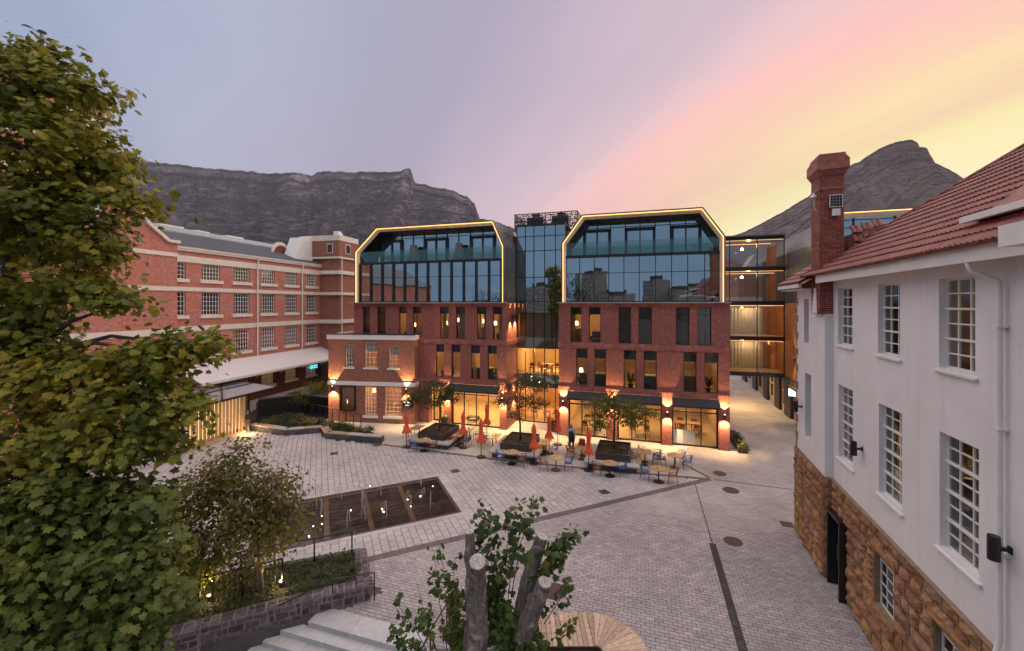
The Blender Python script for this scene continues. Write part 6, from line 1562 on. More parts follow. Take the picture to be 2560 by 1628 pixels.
def inside_chair(proto, loc, rz, lab, grp):
    o = proto if first.pop(proto.name, False) else copy_tree(proto); o.location = loc; o.rotation_euler = (0, 0, rz); tag(o, lab, 'chair', grp)
def inside_table(loc, lab, l=1.4, w_=.8):
    t = empty('dining_table', loc, H.a, lab, 'table'); MB().box(-l/2, l/2, -w_/2, w_/2, .71, .75).build('table_top', MT['tabletop'], t, bevel=.01)
    for sx in (-1, 1):
        for sy in (-1, 1): MB().bar((sx*(l/2-.1), sy*(w_/2-.1), 0), (sx*(l/2-.08), sy*(w_/2-.08), .71), .05).build('leg', MT['corten'], t)
c3 = [(sum(s)/2) for s in shopR]
for (s_, d_, nm) in ((c3[0]+.1, 2.4, 'left'), (c3[1], 2.3, 'middle'), (c3[2]-.1, 3.6, 'right')):
    inside_table(H.w(s_, d_, .02), 'wooden dining table behind the %s shopfront of the right block' % nm, 2.0 if nm == 'right' else 1.3)
    for (du, dv_, side_) in ((-.5, -.72, 'front left'), (.5, -.72, 'front right'), (-.5, .75, 'back left'), (.5, .75, 'back right')):
        inside_chair(dc, H.w(s_+du, d_+dv_, .02), H.a+(math.pi if dv_ < 0 else 0), 'brown dining chair, %s at the table behind the %s shopfront' % (side_, nm), 'dining chairs behind the shopfronts')
mL = (SL1+SR0)/2
for k, (du, dd_) in enumerate(((-1.1, .9), (-.4, 1.5), (.4, 1.1), (1.0, 1.6), (.1, .7))):
    inside_chair(lc, H.w(mL+du, DL+.4+dd_, 3.86), H.a+k*1.1, 'red lounge chair upstairs in the glass link, %s' % ('far left', 'second from left, further back', 'third from left', 'far right', 'nearest the glass')[k], 'red chairs upstairs in the link')
inside_table(H.w(mL+.1, DL+1.9, 3.86), 'low table among the red chairs in the glass link', 1.1, .6)
for k, (du, dd_) in enumerate(((-.9, 1.1), (.2, 1.5), (.9, 1.0))):
    inside_chair(lc, H.w(mL+du, DL+.4+dd_, .02), H.a+k*1.9, 'red chair on the ground floor of the glass link, %s' % ('left', 'middle, further back', 'right')[k], 'red chairs in the link lobby')
# luggage cart in the lobby
lg = empty('luggage_cart', H.w(H.s(1160), 1.9, .02), H.a, 'arched brass luggage cart behind the lobby glass', 'luggage cart')
MT['brass'] = plain('brass', (.45, .28, .10), .3, .1, 5, .02, metal=.9)
MB().box(-.5, .5, -.3, .3, .22, .28).build('platform', MT['corten'], lg, bevel=.02)
for sx in (-1, 1): MB().tube([(sx*.45, 0, .28), (sx*.45, 0, 1.4)], .022, 8).build('upright', MT['brass'], lg)
MB().tube([(.45*math.cos(math.pi*i/12), 0, 1.4+.45*math.sin(math.pi*i/12)) for i in range(13)], .022, 8).build('arch', MT['brass'], lg); MB().tube([(-.45, 0, 1.1), (.45, 0, 1.1)], .015, 6).build('rail', MT['brass'], lg)
for sx in (-1, 1):
    for sy in (-1, 1): MB().lathe([(.03, .0), (.09, .02), (.09, .16), (.03, .18)], (sx*.42, sy*.22, .02), 12).build('wheel', MT['black'], lg)
# table lamps and pendants in windows
MT['shade'] = emit('lamp_shade', (1, .58, .26), 4.5)
def window_lamp(px, py, d, lab, r=.16, fr=H, z=None):
    p = fr.w(fr.s(px, d), d, fr.z(px, py, d)); t = empty('room_lamp', p, fr.a, lab, 'lamp', 'lamps glowing inside the rooms')
    MB().lathe([(r, -.15), (r*.7, .15), (r*.3, .16)], n=14).build('shade', MT['shade'], t, smooth=True); MB().tube([(0, 0, -.15), (0, 0, -.5)], .015, 6).build('stem', MT['brass'], t)
for (px, py, lab) in ((1115, 807, 'lamp in the fifth upper window of the left block'), (1147, 800, 'lamp in the sixth upper window of the left block'), (1210, 803, 'lamp in the seventh upper window of the left block'), (1238, 808, 'lamp in the eighth upper window of the left block'), (1441, 808, 'low lamp in the first upper window of the right block'),
                      (1453, 925, 'lamp in the first middle window of the right block'), (1040, 812, 'lamp in the fourth upper window of the left block')):
    window_lamp(px, py, 1.3, lab)
for (px, py, lab) in ((935.5, 976, 'glowing shade lamp behind the middle ground window of the annex'), (865, 1003, 'small lamp behind the black-framed annex window')): window_lamp(px, py, .9, lab, .15, AX)

# furniture glimpsed through the upper windows
ORD = ['first', 'second', 'third', 'fourth', 'fifth', 'sixth', 'seventh', 'eighth']
MT['fig_leaf'] = plain('house_plant', (.06, .11, .03), .6, .3, 6, .1); MT['art'] = plain('framed_print', (.45, .40, .30), .7, .5, 3, .05); MT['tealcloth'] = plain('teal_cloth', (.03, .09, .09), .8, .2, 5, .1)
def furnish(wins_, z0, blk, floor_, kinds, d=1.5):
    for k, (q, kd) in enumerate(zip(wins_, kinds)):
        c = (q[0]+q[1])/2; where = 'seen through the %s %s window of the %s block' % (ORD[k], floor_, blk); p = H.w(c, d, z0)
        if kd == 'cabinet':
            t = empty('cabinet', p, H.a, 'dark cabinet '+where, 'cabinet'); MB().box(-.5, .5, -.2, .2, .05, 1.15).build('carcass', MT['corten'], t, bevel=.01)
            for x in (-.25, .25): MB().box(x-.23, x+.23, -.225, -.201, .1, 1.1).build('door', MT['leather'], t)
        elif kd == 'armchair':
            t = empty('armchair', p, H.a, 'dark armchair '+where, 'armchair'); MB().box(-.4, .4, -.4, .35, .12, .45).build('seat', MT['black'], t, bevel=.05); MB().box(-.4, .4, .25, .45, .4, .95).build('backrest', MT['black'], t, bevel=.05)
            for x in (-.4, .4): MB().box(x-.08, x+.08, -.38, .35, .3, .65).build('arm', MT['black'], t, bevel=.04)
        elif kd == 'plant':
            t = empty('house_plant', p, H.a, 'leafy house plant '+where, 'plant'); MB().lathe([(.14, 0), (.2, .35), (.17, .34)], n=14).build('pot', MT['pot'], t); b = MB(); rg = random.Random(k)
            for j in range(26):
                a = rg.uniform(0, 6.28); l = rg.uniform(.3, .6); e = Vector((math.cos(a)*l*.7, math.sin(a)*l*.7, .4+rg.uniform(.2, .9))); s_ = Vector((-math.sin(a), math.cos(a), 0))*.07; m_ = e*.65+Vector((0, 0, .2)); b.face([Vector((0, 0, .35)), m_+s_, e, m_-s_])
            tag(b.build('leaves', MT['fig_leaf'], t), kind='stuff')
        elif kd == 'counter':
            t = empty('counter', p, H.a, 'long counter '+where, 'counter'); MB().box(-.9, .9, -.3, .3, 0, 1.0).build('front', MT['tealcloth'], t); MB().box(-.95, .95, -.35, .35, 1.0, 1.06).build('worktop', MT['cream'], t)
        elif kd == 'print':
            p2 = H.w(c, 3.6, z0+1.5); t = empty('framed_print', p2, H.a, 'framed print on the wall '+where, 'picture'); MB().box(-.4, .4, -.03, 0, -.5, .5).build('frame', MT['black'], t); MB().box(-.34, .34, -.04, -.03, -.44, .44).build('sheet', MT['art'], t)
furnish(WL3, 6.74, 'left', 'upper', ['', '', 'armchair', 'cabinet', 'cabinet', 'print', 'cabinet', 'armchair'])
furnish(WL2, 3.52, 'left', 'middle', ['armchair', 'print', 'counter', 'armchair'])
furnish(WR3, 6.74, 'right', 'upper', ['cabinet', 'armchair', '', '', '', ''])
furnish(WR2, 3.52, 'right', 'middle', ['armchair', 'counter', 'plant', 'counter', 'cabinet', 'plant'])
# slatted feature panels on the middle floor's back wall
for k in (1, 2, 3, 4):
    q = WR2[k]; c = (q[0]+q[1])/2; p = H.w(c, 3.0, 5.1); t = empty('slatted_pelmet', p, H.a, 'lit slatted pelmet hanging behind the %s middle window of the right block' % ORD[k], 'pelmet', 'lit slatted pelmets')
    for j in range(12): MB().box(-.9+j*.155, -.9+j*.155+.11, -.03, .03, -.28, .28).build('slat', MT['tabletop'], t)

# small things left on the terrace tables
MT['glassware'] = glass('drinking_glass', (.9, .92, .9), (.9, .9, .9), .10, .02); MT['card'] = plain('menu_card', (.62, .58, .50), .8, .1, 6, .05)
for k, p in enumerate(T+Rt):
    nm = (TN[k] if k < 6 else 'the rectangular table '+RN[k-6])
    t = empty('menu_stand', (p.x+.08, p.y+.05, .756), k*.8, 'small folded menu card standing on '+nm, 'menu card', 'menu cards on the tables')
    MB().hexa([(-.05, -.035, 0), (.05, -.035, 0), (.05, .035, 0), (-.05, .035, 0), (-.05, -.003, .15), (.05, -.003, .15), (.05, .003, .15), (-.05, .003, .15)]).build('card', MT['card'], t)
    if k in (5, 11): continue
    g_ = empty('tea_light', (p.x-.12, p.y-.06, .756), 0, 'small glass tea light on '+nm, 'candle', 'tea lights on the tables')
    MB().lathe([(.03, 0), (.034, .07), (.031, .07), (.027, .006)], n=12).build('holder', MT['glassware'], g_); MB().lathe([(.02, .006), (.02, .025), (.004, .03)], n=10).build('wax', MT['card'], g_)
# ================================================================== trees and plants
def leaf_mat(name, stops, trans=.35, island=True):
    m = bpy.data.materials.new(name); m.use_nodes = True; nt = m.node_tree; nt.nodes.clear()
    geo = mnode(nt, 'ShaderNodeNewGeometry'); rnd_ = geo.outputs['Random Per Island'] if island else mnode(nt, 'ShaderNodeObjectInfo').outputs['Random']
    rp = mnode(nt, 'ShaderNodeValToRGB'); e = rp.color_ramp.elements
    while len(e) < len(stops): e.new(.5)
    for i, (p, c) in enumerate(stops): e[i].position = p; e[i].color = (*c, 1)
    big = noise(nt, .8, 3, geo.outputs['Position'])
    mx = mnode(nt, 'ShaderNodeMath', operation='MULTIPLY_ADD'); nt.links.new(rnd_, mx.inputs[0]); mx.inputs[1].default_value = .55
    b2 = remap(nt, big, -.05, .5, .3, .7); nt.links.new(b2, mx.inputs[2]); nt.links.new(mx.outputs[0], rp.inputs[0])
    pr = mnode(nt, 'ShaderNodeBsdfPrincipled'); nt.links.new(rp.outputs[0], pr.inputs['Base Color']); pr.inputs['Roughness'].default_value = .55; pr.inputs['Specular IOR Level'].default_value = .35
    tl = mnode(nt, 'ShaderNodeBsdfTranslucent'); nt.links.new(rp.outputs[0], tl.inputs[0])
    ms = mnode(nt, 'ShaderNodeMixShader'); ms.inputs[0].default_value = trans; nt.links.new(pr.outputs[0], ms.inputs[1]); nt.links.new(tl.outputs[0], ms.inputs[2])
    o = mnode(nt, 'ShaderNodeOutputMaterial'); nt.links.new(ms.outputs[0], o.inputs[0]); return m
PLANE = [(0, (.050, .078, .012)), (.35, (.125, .150, .016)), (.6, (.225, .22, .02)), (.8, (.31, .26, .022)), (.95, (.30, .20, .022)), (1, (.27, .11, .03))]
GREEN = [(0, (.045, .072, .016)), (.4, (.088, .124, .022)), (.75, (.140, .165, .030)), (1, (.24, .22, .036))]
OLIVE = [(0, (.085, .09, .018)), (.4, (.15, .145, .026)), (.7, (.18, .15, .028)), (.9, (.19, .125, .03)), (1, (.20, .09, .04))]
SHRUB = [(0, (.025, .045, .012)), (.5, (.06, .085, .018)), (1, (.11, .12, .03))]
LM = {}
for k, s in (('plane', PLANE), ('green', GREEN), ('olive', OLIVE), ('shrub', SHRUB)): LM[k] = (leaf_mat(k+'_leaf', s, island=False), leaf_mat(k+'_leaf_mass', s))
MT['bark'] = plain('bark', (.075, .055, .042), .9, .4, 7, .8, fine=18); MT['pale_bark'] = plain('peeling_bark', (.21, .16, .135), .85, .5, 5, .8, fine=14)
half = [(0, 0), (.26, -.06), (.50, .06), (.38, .24), (.64, .46), (.40, .52), (.27, .56), (.29, .78), (.14, .74), (0, 1.0)]
def leaf_shape(kind):
    if kind == 'maple':
        V = [(x, y-.1, -.22*abs(x)-.10*y*y) for x, y in half]+[(-x, y-.1, -.22*abs(x)-.10*y*y) for x, y in half[1:-1]]
        n = len(half); Lft = list(range(n, n+n-2)); return np.array(V)*np.array([1, 1, 1]), [tuple(range(n)), tuple([0, n-1]+Lft[::-1])]
    V = [(0, 0, 0), (.28, .35, -.06), (.22, .75, -.12), (0, 1, -.2), (-.22, .75, -.12), (-.28, .35, -.06)]
    return np.array(V), [(0, 1, 2, 3), (0, 3, 4, 5)]
def leaf_cloud(P, Nrm, size, kind, rng):
    """Leaf faces at points P, roughly facing Nrm."""
    V0, F0 = leaf_shape(kind); n = len(P); nv = len(V0)
    nr = Nrm+rng.normal(0, .55, (n, 3)); nr /= np.linalg.norm(nr, axis=1)[:, None]
    t = rng.normal(0, 1, (n, 3)); t[:, 2] -= .8; t -= (t*nr).sum(1)[:, None]*nr; t /= np.linalg.norm(t, axis=1)[:, None]
    s = np.cross(t, nr); sc = size*(.42+.95*rng.random(n)**.8)
    M = np.stack([s, t, nr], 2)*sc[:, None, None]
    V = np.einsum('nij,kj->nki', M, V0)+P[:, None, :]
    return V, F0
def leaves_obj(name, par, P, Nrm, size, kind, mats, rng, singles=300, eye=(0, 0, EYE)):
    V, F0 = leaf_cloud(P, Nrm, size, kind, rng); nv = V.shape[1]
    pw = P+np.array(par.location if par else (0, 0, 0)); order = np.argsort(np.linalg.norm(pw-np.array(eye), axis=1)); V = V[order]; Ps = P[order]
    for i in range(min(singles, len(V))):
        me = bpy.data.meshes.new('leaf'); me.from_pydata((V[i]-Ps[i]).tolist(), [], F0); me.materials.append(mats[0]); link('leaf', me, par, Ps[i])
    R_ = V[singles:]
    if len(R_) == 0: return
    me = bpy.data.meshes.new(name); Fc = [tuple(k*nv+i for i in f) for k in range(len(R_)) for f in F0]
    me.from_pydata(R_.reshape(-1, 3).tolist(), [], Fc); me.materials.append(mats[1])
    tag(link(name, me, par), kind='stuff')
def crown_points(lobes, n, rng, spread=.33, per=38):
    """Leaf sites gathered round twig ends spread through each lobe, denser to the outside."""
    vol = np.array([l[1][0]*l[1][2] for l in lobes]); cnt = np.maximum(1, (n*vol/vol.sum()/per)).astype(int); P, Nn, C = [], [], []
    for (c, r), k in zip(lobes, cnt):
        d = rng.normal(0, 1, (k, 3)); d /= np.linalg.norm(d, axis=1)[:, None]; q = d*np.array(r)*(rng.uniform(.25, 1, k)**.45)[:, None]+np.array(c)
        for i in range(k):
            m = max(4, int(per*rng.uniform(.5, 1.5))); o = rng.normal(0, 1, (m, 3))*np.array([spread, spread, spread*.62])
            P.append(q[i]+o); nn = d[i]*.55+np.array([0, 0, .75])+o*.8; Nn.append(np.broadcast_to(nn, (m, 3))); C.append((q[i], c))
    return np.concatenate(P), np.concatenate(Nn), C
def tree(name, base, label, trunk, lobes, n, size, kind, mat, seed, r0=.16, bark='bark', singles=300, spread=.33, per=38, cat='tree', group=None, twigs=True):
    """trunk: points from the base up (relative); limbs run to each lobe, twigs to the leaf clusters."""
    rng = np.random.default_rng(seed); t = empty(name, base, 0, label, cat, group)
    b = MB(); tr = [Vector(p) for p in trunk]; m = len(tr); b.tube(tr, [r0*(1-.6*i/(m-1)) for i in range(m)], 10); tk = b.build('trunk', MT[bark], t, smooth=True)
    P, Nn, C = crown_points(lobes, n, rng, spread, per); b = MB()
    for (c, r) in lobes:
        c = Vector(c); s = min(tr[m//3:], key=lambda p: (p-c).length+max(0, (p.z-c.z))*1.5); mid = s.lerp(c, .5)+Vector((0, 0, .15*(c-s).length*.5))
        b.tube([s, mid, c], [r0*.30, r0*.17, r0*.06], 6)
    if twigs:
        for (q, c) in C:
            q, c = Vector(q), Vector(c); s = c.lerp(q, .15); b.tube([s, s.lerp(q, .55)+Vector((0, 0, .06)), q], [r0*.09+.004, r0*.06+.003, .004], 4, caps=False)
    b.build('limb', MT[bark], t, smooth=True)
    leaves_obj('crown', t, P, Nn, size, kind, LM[mat], rng, singles)
    return t
def lobe(x, y, rx, ry, Y, base, rd=None):
    """Lobe measured on the photo at its own distance Y."""
    k = Y/F*1.0634; c = AT(x*1.0634, y*1.0634, Y)-Vector(base); return ((c.x, c.y, c.z), (rx*k, rd or (rx+ry)*.5*k, ry*k))
# ---- big plane tree at the left
bA = (-10.6, 9.6, -1.4)
LA = [lobe(80, 210, 125, 85, 9.3, bA, 1.0), lobe(20, 105, 30, 35, 9.2, bA, .5), lobe(130, 140, 25, 25, 9.2, bA, .3), lobe(215, 230, 45, 40, 9.0, bA, .5), lobe(120, 360, 140, 95, 9.0, bA, 1.2), lobe(255, 350, 40, 35, 8.8, bA, .4), lobe(300, 480, 62, 42, 8.8, bA, .5), lobe(90, 520, 140, 95, 9.0, bA, 1.2), lobe(215, 575, 70, 48, 8.8, bA, .6),
      lobe(165, 660, 85, 45, 9.0, bA, .6), lobe(280, 715, 50, 26, 8.8, bA, .35), lobe(40, 720, 75, 90, 9.2, bA, .9), lobe(405, 835, 95, 42, 8.6, bA, .5), lobe(485, 815, 42, 30, 8.5, bA, .35), lobe(50, 820, 80, 55, 9.0, bA, .7), lobe(230, 860, 100, 42, 8.7, bA, .5), lobe(130, 900, 130, 65, 8.8, bA, 1.0), lobe(300, 940, 120, 62, 8.6, bA, .8), lobe(440, 965, 55, 40, 8.5, bA, .4),
      lobe(90, 1040, 130, 80, 8.4, bA, 1.0), lobe(300, 1050, 120, 60, 8.4, bA, .8)]
tree('plane_tree', bA, 'tall plane tree with yellowing lobed leaves filling the left edge', [(0, 0, 0), (.1, -.05, 3), (.0, -.2, 6.5), (-.2, -.3, 10), (-.6, -.4, 13), (-.8, -.5, 15.5)], LA, 19000, .135, 'maple', 'plane', 3, .24, spread=.235, per=52)
bB = (-8.6, 7.6, -1.4)
LB = [lobe(90, 1190, 140, 75, 7.8, bB, .8), lobe(270, 1180, 110, 60, 7.9, bB, .6), lobe(100, 1330, 150, 85, 7.6, bB, .9), lobe(290, 1310, 95, 80, 7.7, bB, .7), lobe(110, 1470, 160, 80, 7.3, bB, .9), lobe(300, 1440, 75, 60, 7.4, bB, .5), lobe(260, 1530, 80, 45, 7.2, bB, .5)]
tree('young_plane_tree', bB, 'green leafy young plane tree in the bottom left corner', [(0, 0, 0), (.05, 0, 1.5), (-.1, .05, 3.2), (-.2, .1, 5.2)], LB, 11500, .142, 'maple', 'green', 8, .12, spread=.21, per=50)
bC = (-8.17, 13.69, .40)
LC = [lobe(530, 1120, 70, 50, 13.7, bC, .7), lobe(640, 1140, 60, 55, 13.6, bC, .7), lobe(470, 1180, 60, 60, 13.9, bC, .7), lobe(560, 1200, 90, 60, 13.5, bC, .9), lobe(660, 1200, 55, 45, 13.6, bC, .6), lobe(500, 1280, 80, 55, 13.6, bC, .8), lobe(610, 1280, 70, 45, 13.5, bC, .7), lobe(560, 1060, 45, 35, 13.8, bC, .4), lobe(530, 1330, 80, 25, 13.5, bC, .5), lobe(600, 1180, 90, 80, 13.6, bC, .9), lobe(500, 1130, 60, 50, 13.7, bC, .6), lobe(680, 1240, 40, 40, 13.5, bC, .5)]
tree('olive_toned_tree', bC, 'small brownish olive tree rising from the near planting bed', [(0, 0, 0), (-.05, .02, .8), (-.1, .05, 1.8), (-.25, .1, 3.2)], LC, 8500, .095, 'maple', 'olive', 14, .085, 'pale_bark', spread=.27, per=20)
bD = (-10.2, 13.3, .40)
LD = [lobe(430, 1290, 50, 50, 13.2, bD, .6), lobe(420, 1200, 45, 50, 13.3, bD, .6), lobe(470, 1350, 45, 30, 13.1, bD, .5)]
tree('yellow_green_tree', bD, 'slim yellow-green tree beside the garden railing, half behind the plane tree', [(0, 0, 0), (.03, 0, 1), (.05, .0, 2.6)], LD, 2200, .10, 'maple', 'plane', 15, .075, 'pale_bark', spread=.2, per=26, singles=100)
# ---- terrace trees
def px_lobes(rows, base, Y): return [((AT(x, y, Y)-Vector(base))[:], (r*Y/F, r*Y/F*.9, q*Y/F)) for x, y, r, q in rows]
b1 = (-5.22, 30.15, .76); tree('planter_tree', b1, 'airy young tree in the left terrace planter', [(0, 0, 0), (.05, 0, 1), (.0, 0, 2.2), (.1, 0, 3.2)], px_lobes([(1030, 1000, 22, 12), (1050, 985, 34, 17), (1095, 965, 36, 16), (1125, 985, 28, 20), (1075, 1005, 32, 12), (1110, 1000, 22, 12)], b1, 30), 3800, .12, 'oval', 'shrub', 31, .07, singles=0, spread=.22, per=14, group='terrace planter trees')
b2 = (.56, 27.95, .76); tree('planter_tree', b2, 'sparse young tree with bare twigs in the middle terrace planter', [(0, 0, 0), (-.02, 0, 1), (-.1, 0, 2.1), (0, 0, 3.4)], px_lobes([(1270, 965, 30, 18), (1310, 950, 36, 22), (1345, 960, 32, 20), (1260, 1000, 24, 16), (1310, 1000, 36, 18), (1345, 1010, 26, 16), (1290, 1035, 28, 12)], b2, 28), 3200, .11, 'oval', 'shrub', 32, .075, singles=0, spread=.22, per=12, group='terrace planter trees')
b3 = (6.35, 26.2, .76); tree('planter_tree', b3, 'fuller green tree in the right terrace planter', [(0, 0, 0), (.02, 0, .9), (.05, 0, 1.8), (.05, 0, 3.3)], px_lobes([(1525, 990, 22, 16), (1495, 1010, 36, 16), (1545, 1015, 40, 20), (1595, 1020, 36, 14), (1510, 1040, 40, 14), (1570, 1045, 42, 16), (1620, 1035, 26, 12), (1500, 1060, 30, 10)], b3, 26.2), 5200, .11, 'oval', 'green', 33, .08, singles=0, spread=.2, per=16, group='terrace planter trees')
b4 = (-18.5, 38.5, 0); tree('small_tree', b4, 'small light green tree beside the left wall of the brick annex', [(0, 0, 0), (.03, 0, .9), (0, 0, 1.8), (0, 0, 2.8)], px_lobes([(745, 985, 24, 16), (780, 965, 30, 18), (805, 975, 22, 18), (770, 1000, 28, 12)], b4, 38.4), 2200, .11, 'oval', 'plane', 34, .06, singles=0, spread=.25, per=20)
# ---- shrubs and ground cover
def cover(name, poly, n, z, size, mat, seed, hgt=.18, kind='oval', parent=None):
    rng = np.random.default_rng(seed); xs = [p[0] for p in poly]; ys = [p[1] for p in poly]; P = []
    while len(P) < n:
        q = rng.uniform((min(xs), min(ys)), (max(xs), max(ys)))
        if inside(q, poly): P.append((q[0], q[1], z+hgt*abs(rng.normal(0, .6))*(.5+.5*math.sin(q[0]*3.1)*math.sin(q[1]*2.7))+.02))
    P = np.array(P); V, F0 = leaf_cloud(P, np.broadcast_to(np.array([0, 0, 1.]), P.shape), size, kind, rng); nv = V.shape[1]
    me = bpy.data.meshes.new(name); me.from_pydata(V.reshape(-1, 3).tolist(), [], [tuple(k*nv+i for i in f) for k in range(n) for f in F0]); me.materials.append(LM[mat][1])
    o = link(name, me); tag(o, kind='stuff'); return o
cover('ground_cover', bk2, 9000, .42, .10, 'shrub', 41, .22)
cover('bed_cover', bed, 3500, .36, .10, 'shrub', 42, .16)
def shrub(loc, r, h, n, size, mat, lab, seed, kind='oval', group=None, name='shrub'):
    rng = np.random.default_rng(seed); t = empty(name, loc, 0, lab, 'shrub', group); b = MB()
    for k in range(7): a = k*.9; b.tube([(0, 0, 0), (math.cos(a)*r*.35, math.sin(a)*r*.35, h*.5), (math.cos(a)*r*.7, math.sin(a)*r*.7, h*.85)], [.012, .008, .004], 5)
    b.build('stem', MT['bark'], t); P, Nn, _ = crown_points([((0, 0, h*.5), (r, r, h*.5))], n, rng, r*.25, 14); P[:, 2] = np.maximum(P[:, 2], .02)
    leaves_obj('foliage', t, P, Nn, size, kind, LM[mat], rng, 0); return t
sr = random.Random(77)
spots = [(-19.3, 33.4), (-18.1, 33.0), (-17.0, 32.5), (-16.0, 32.8), (-15.1, 33.2), (-18.6, 34.4), (-17.2, 34.0), (-13.0, 31.9), (-12.2, 31.4), (-11.3, 31.0), (-10.5, 30.7)]
ordn = ['leftmost', 'second', 'third', 'fourth', 'fifth', 'back left', 'back middle', 'first low', 'second low', 'third low', 'last silvery']
for i, (x, y) in enumerate(spots): shrub((x, y, .35), sr.uniform(.35, .55), sr.uniform(.35, .6), 320, .11, 'shrub' if i % 3 else 'olive', 'low green shrub in the bed behind the seat wall, %s from the left' % ordn[i] if i < 5 else 'low shrub in the bed behind the seat wall, %s one' % ordn[i], 50+i, group='shrubs behind the seat wall')
def strap_plant(loc, n, ln, lab, seed, mat='shrub', group='strap-leaved plants'):
    rng = random.Random(seed); t = empty('strap_plant', loc, 0, lab, 'plant', group)
    b = MB()
    for k in range(n):
        a = rng.uniform(0, 6.28); l = ln*rng.uniform(.6, 1.1); d = Vector((math.cos(a), math.sin(a), 0)); s = Vector((-d.y, d.x, 0))*.018; pts = []
        for i in range(5): u = i/4; pts.append(d*(l*.75*u**1.3)+Vector((0, 0, l*(1.0*u-.62*u*u))))
        for i in range(4): w0, w1 = 1-.2*i, 1-.2*(i+1); b.face([pts[i]-s*w0, pts[i]+s*w0, pts[i+1]+s*w1, pts[i+1]-s*w1])
    tag(b.build('leaves', LM[mat][1], t), kind='stuff'); return t
for i, (px, py, lab) in enumerate(((770, 1470, 'dark strap-leaved plant left of centre in the near bed'), (800, 1440, 'strap-leaved plant behind it near the back railing'), (858, 1402, 'strap-leaved plant by the rubble wall corner'), (878, 1430, 'strap-leaved plant against the end of the rubble wall'), (530, 1480, 'grassy plant lit by the garden spotlight'))):
    p = G(px, py, .42); strap_plant((p.x, p.y, .42), 40, .5, lab, 90+i)
for k, ((x, y), wd) in enumerate(PLN):
    for j in range(3): p = Vector((x, y, 0))+U*(-.55+.5*j)+V_*(-.7+.55*((j*7+k) % 3)); strap_plant((p.x, p.y, .76), 26, .42, 'grassy plant in the %s tree planter, %s of three' % (wd, ('left', 'middle', 'right')[j]), 120+k*5+j, 'olive', 'grassy plants in the tree planters')
for (t, p), lab in zip(POTS, ('pale flowering plant in the big pot by the lobby', 'leafy plant in the pot beside the link doors')): strap_plant((p.x, p.y, .68), 40, .6, lab, 140, 'plane', 'potted plants')
for j in range(6):
    p = H.w(SR1+.75, -.2-1.0+.62*j, .42); shrub((p.x, p.y, .42), .26, .42, 130, .09, 'plane' if j in (1, 2) else 'shrub', 'bushy plant in the alley planter box, number %s from the front' % ('one', 'two', 'three', 'four', 'five', 'six')[j], 160+j, group='plants in the alley planter box')
# garden spotlights in the near bed
for (px, py, lab) in ((522, 1495, 'bright garden spotlight among grassy leaves at the lower left'), (702, 1459, 'small garden spotlight at the foot of the olive-toned tree')):
    p = G(px, py, .55); t = empty('garden_spotlight', (p.x, p.y, .40), 0, lab, 'lamp', 'garden spotlights')
    MB().tube([(0, 0, 0), (0, 0, .14)], .012, 6).build('spike', MT['black'], t); MB().lathe([(.02, .12), (.05, .14), (.05, .22)], n=12).build('housing', MT['black'], t); MB().lathe([(.045, 0), (.045, .01)], (0, 0, .222), 12).build('lens', MT['bulb'], t)
    spot(t, 'garden_beam', (0, 0, .25), (-.25, .1, 1), 70, R(95), (1, .68, .30), .5)
    lt = bpy.data.lights.new('garden_glow', 'POINT'); lt.energy = 9; lt.color = (1, .72, .34); lt.shadow_soft_size = .05; link('garden_glow', lt, t, (0, -.05, .32))
# ================================================================== pollarded plane with new shoots
bP = (-.5, 10.4, .2); pt_ = empty('pollarded_tree', bP, 0, 'pollarded tree with sawn pale stumps and fresh leafy shoots in the foreground', 'tree')
def loc_(px, py, Y): return AT(px, py, Y)-Vector(bP)
def sawn_mat():
    m, nt, bs = base_mat('sawn_wood'); c = coords(nt); wv_ = mnode(nt, 'ShaderNodeTexNoise'); wv_.inputs['Scale'].default_value = 26; wv_.inputs['Detail'].default_value = 8; nt.links.new(c, wv_.inputs['Vector'])
    col = mixrgb(nt, remap(nt, wv_.outputs[0], 0, 1, .35, .65), (.34, .29, .25), (.60, .54, .49)); col = mixrgb(nt, remap(nt, noise(nt, 6, 5, c, .7), 0, .8, .55, .7), col, (.20, .155, .125))
    nt.links.new(col, bs.inputs['Base Color']); bs.inputs['Roughness'].default_value = .95; bump(nt, bs, wv_.outputs[0], .6, .02); return m
MT['sawn'] = sawn_mat()
def bark_mat():
    m, nt, bs = base_mat('plane_bark'); geo = mnode(nt, 'ShaderNodeNewGeometry').outputs['Position']
    mp = mnode(nt, 'ShaderNodeMapping'); mp.inputs['Scale'].default_value = (14, 14, 3.2); nt.links.new(geo, mp.inputs[0])
    ridge = noise(nt, 1, 9, mp.outputs[0], .7, .6); flake = noise(nt, 4.5, 4, geo, .55, .8)
    c = mixrgb(nt, remap(nt, ridge, 0, 1, .35, .65), (.085, .066, .062), (.36, .29, .265)); c = mixrgb(nt, remap(nt, flake, 0, .85, .55, .62), c, (.52, .42, .34)); c = mixrgb(nt, remap(nt, noise(nt, 2.2, 4, geo), 0, .5, .5, .7), c, (.12, .12, .06))
    nt.links.new(c, bs.inputs['Base Color']); bs.inputs['Roughness'].default_value = .95; bump(nt, bs, ridge, 1.0, .05); return m
MT['plane_bark'] = bark_mat()
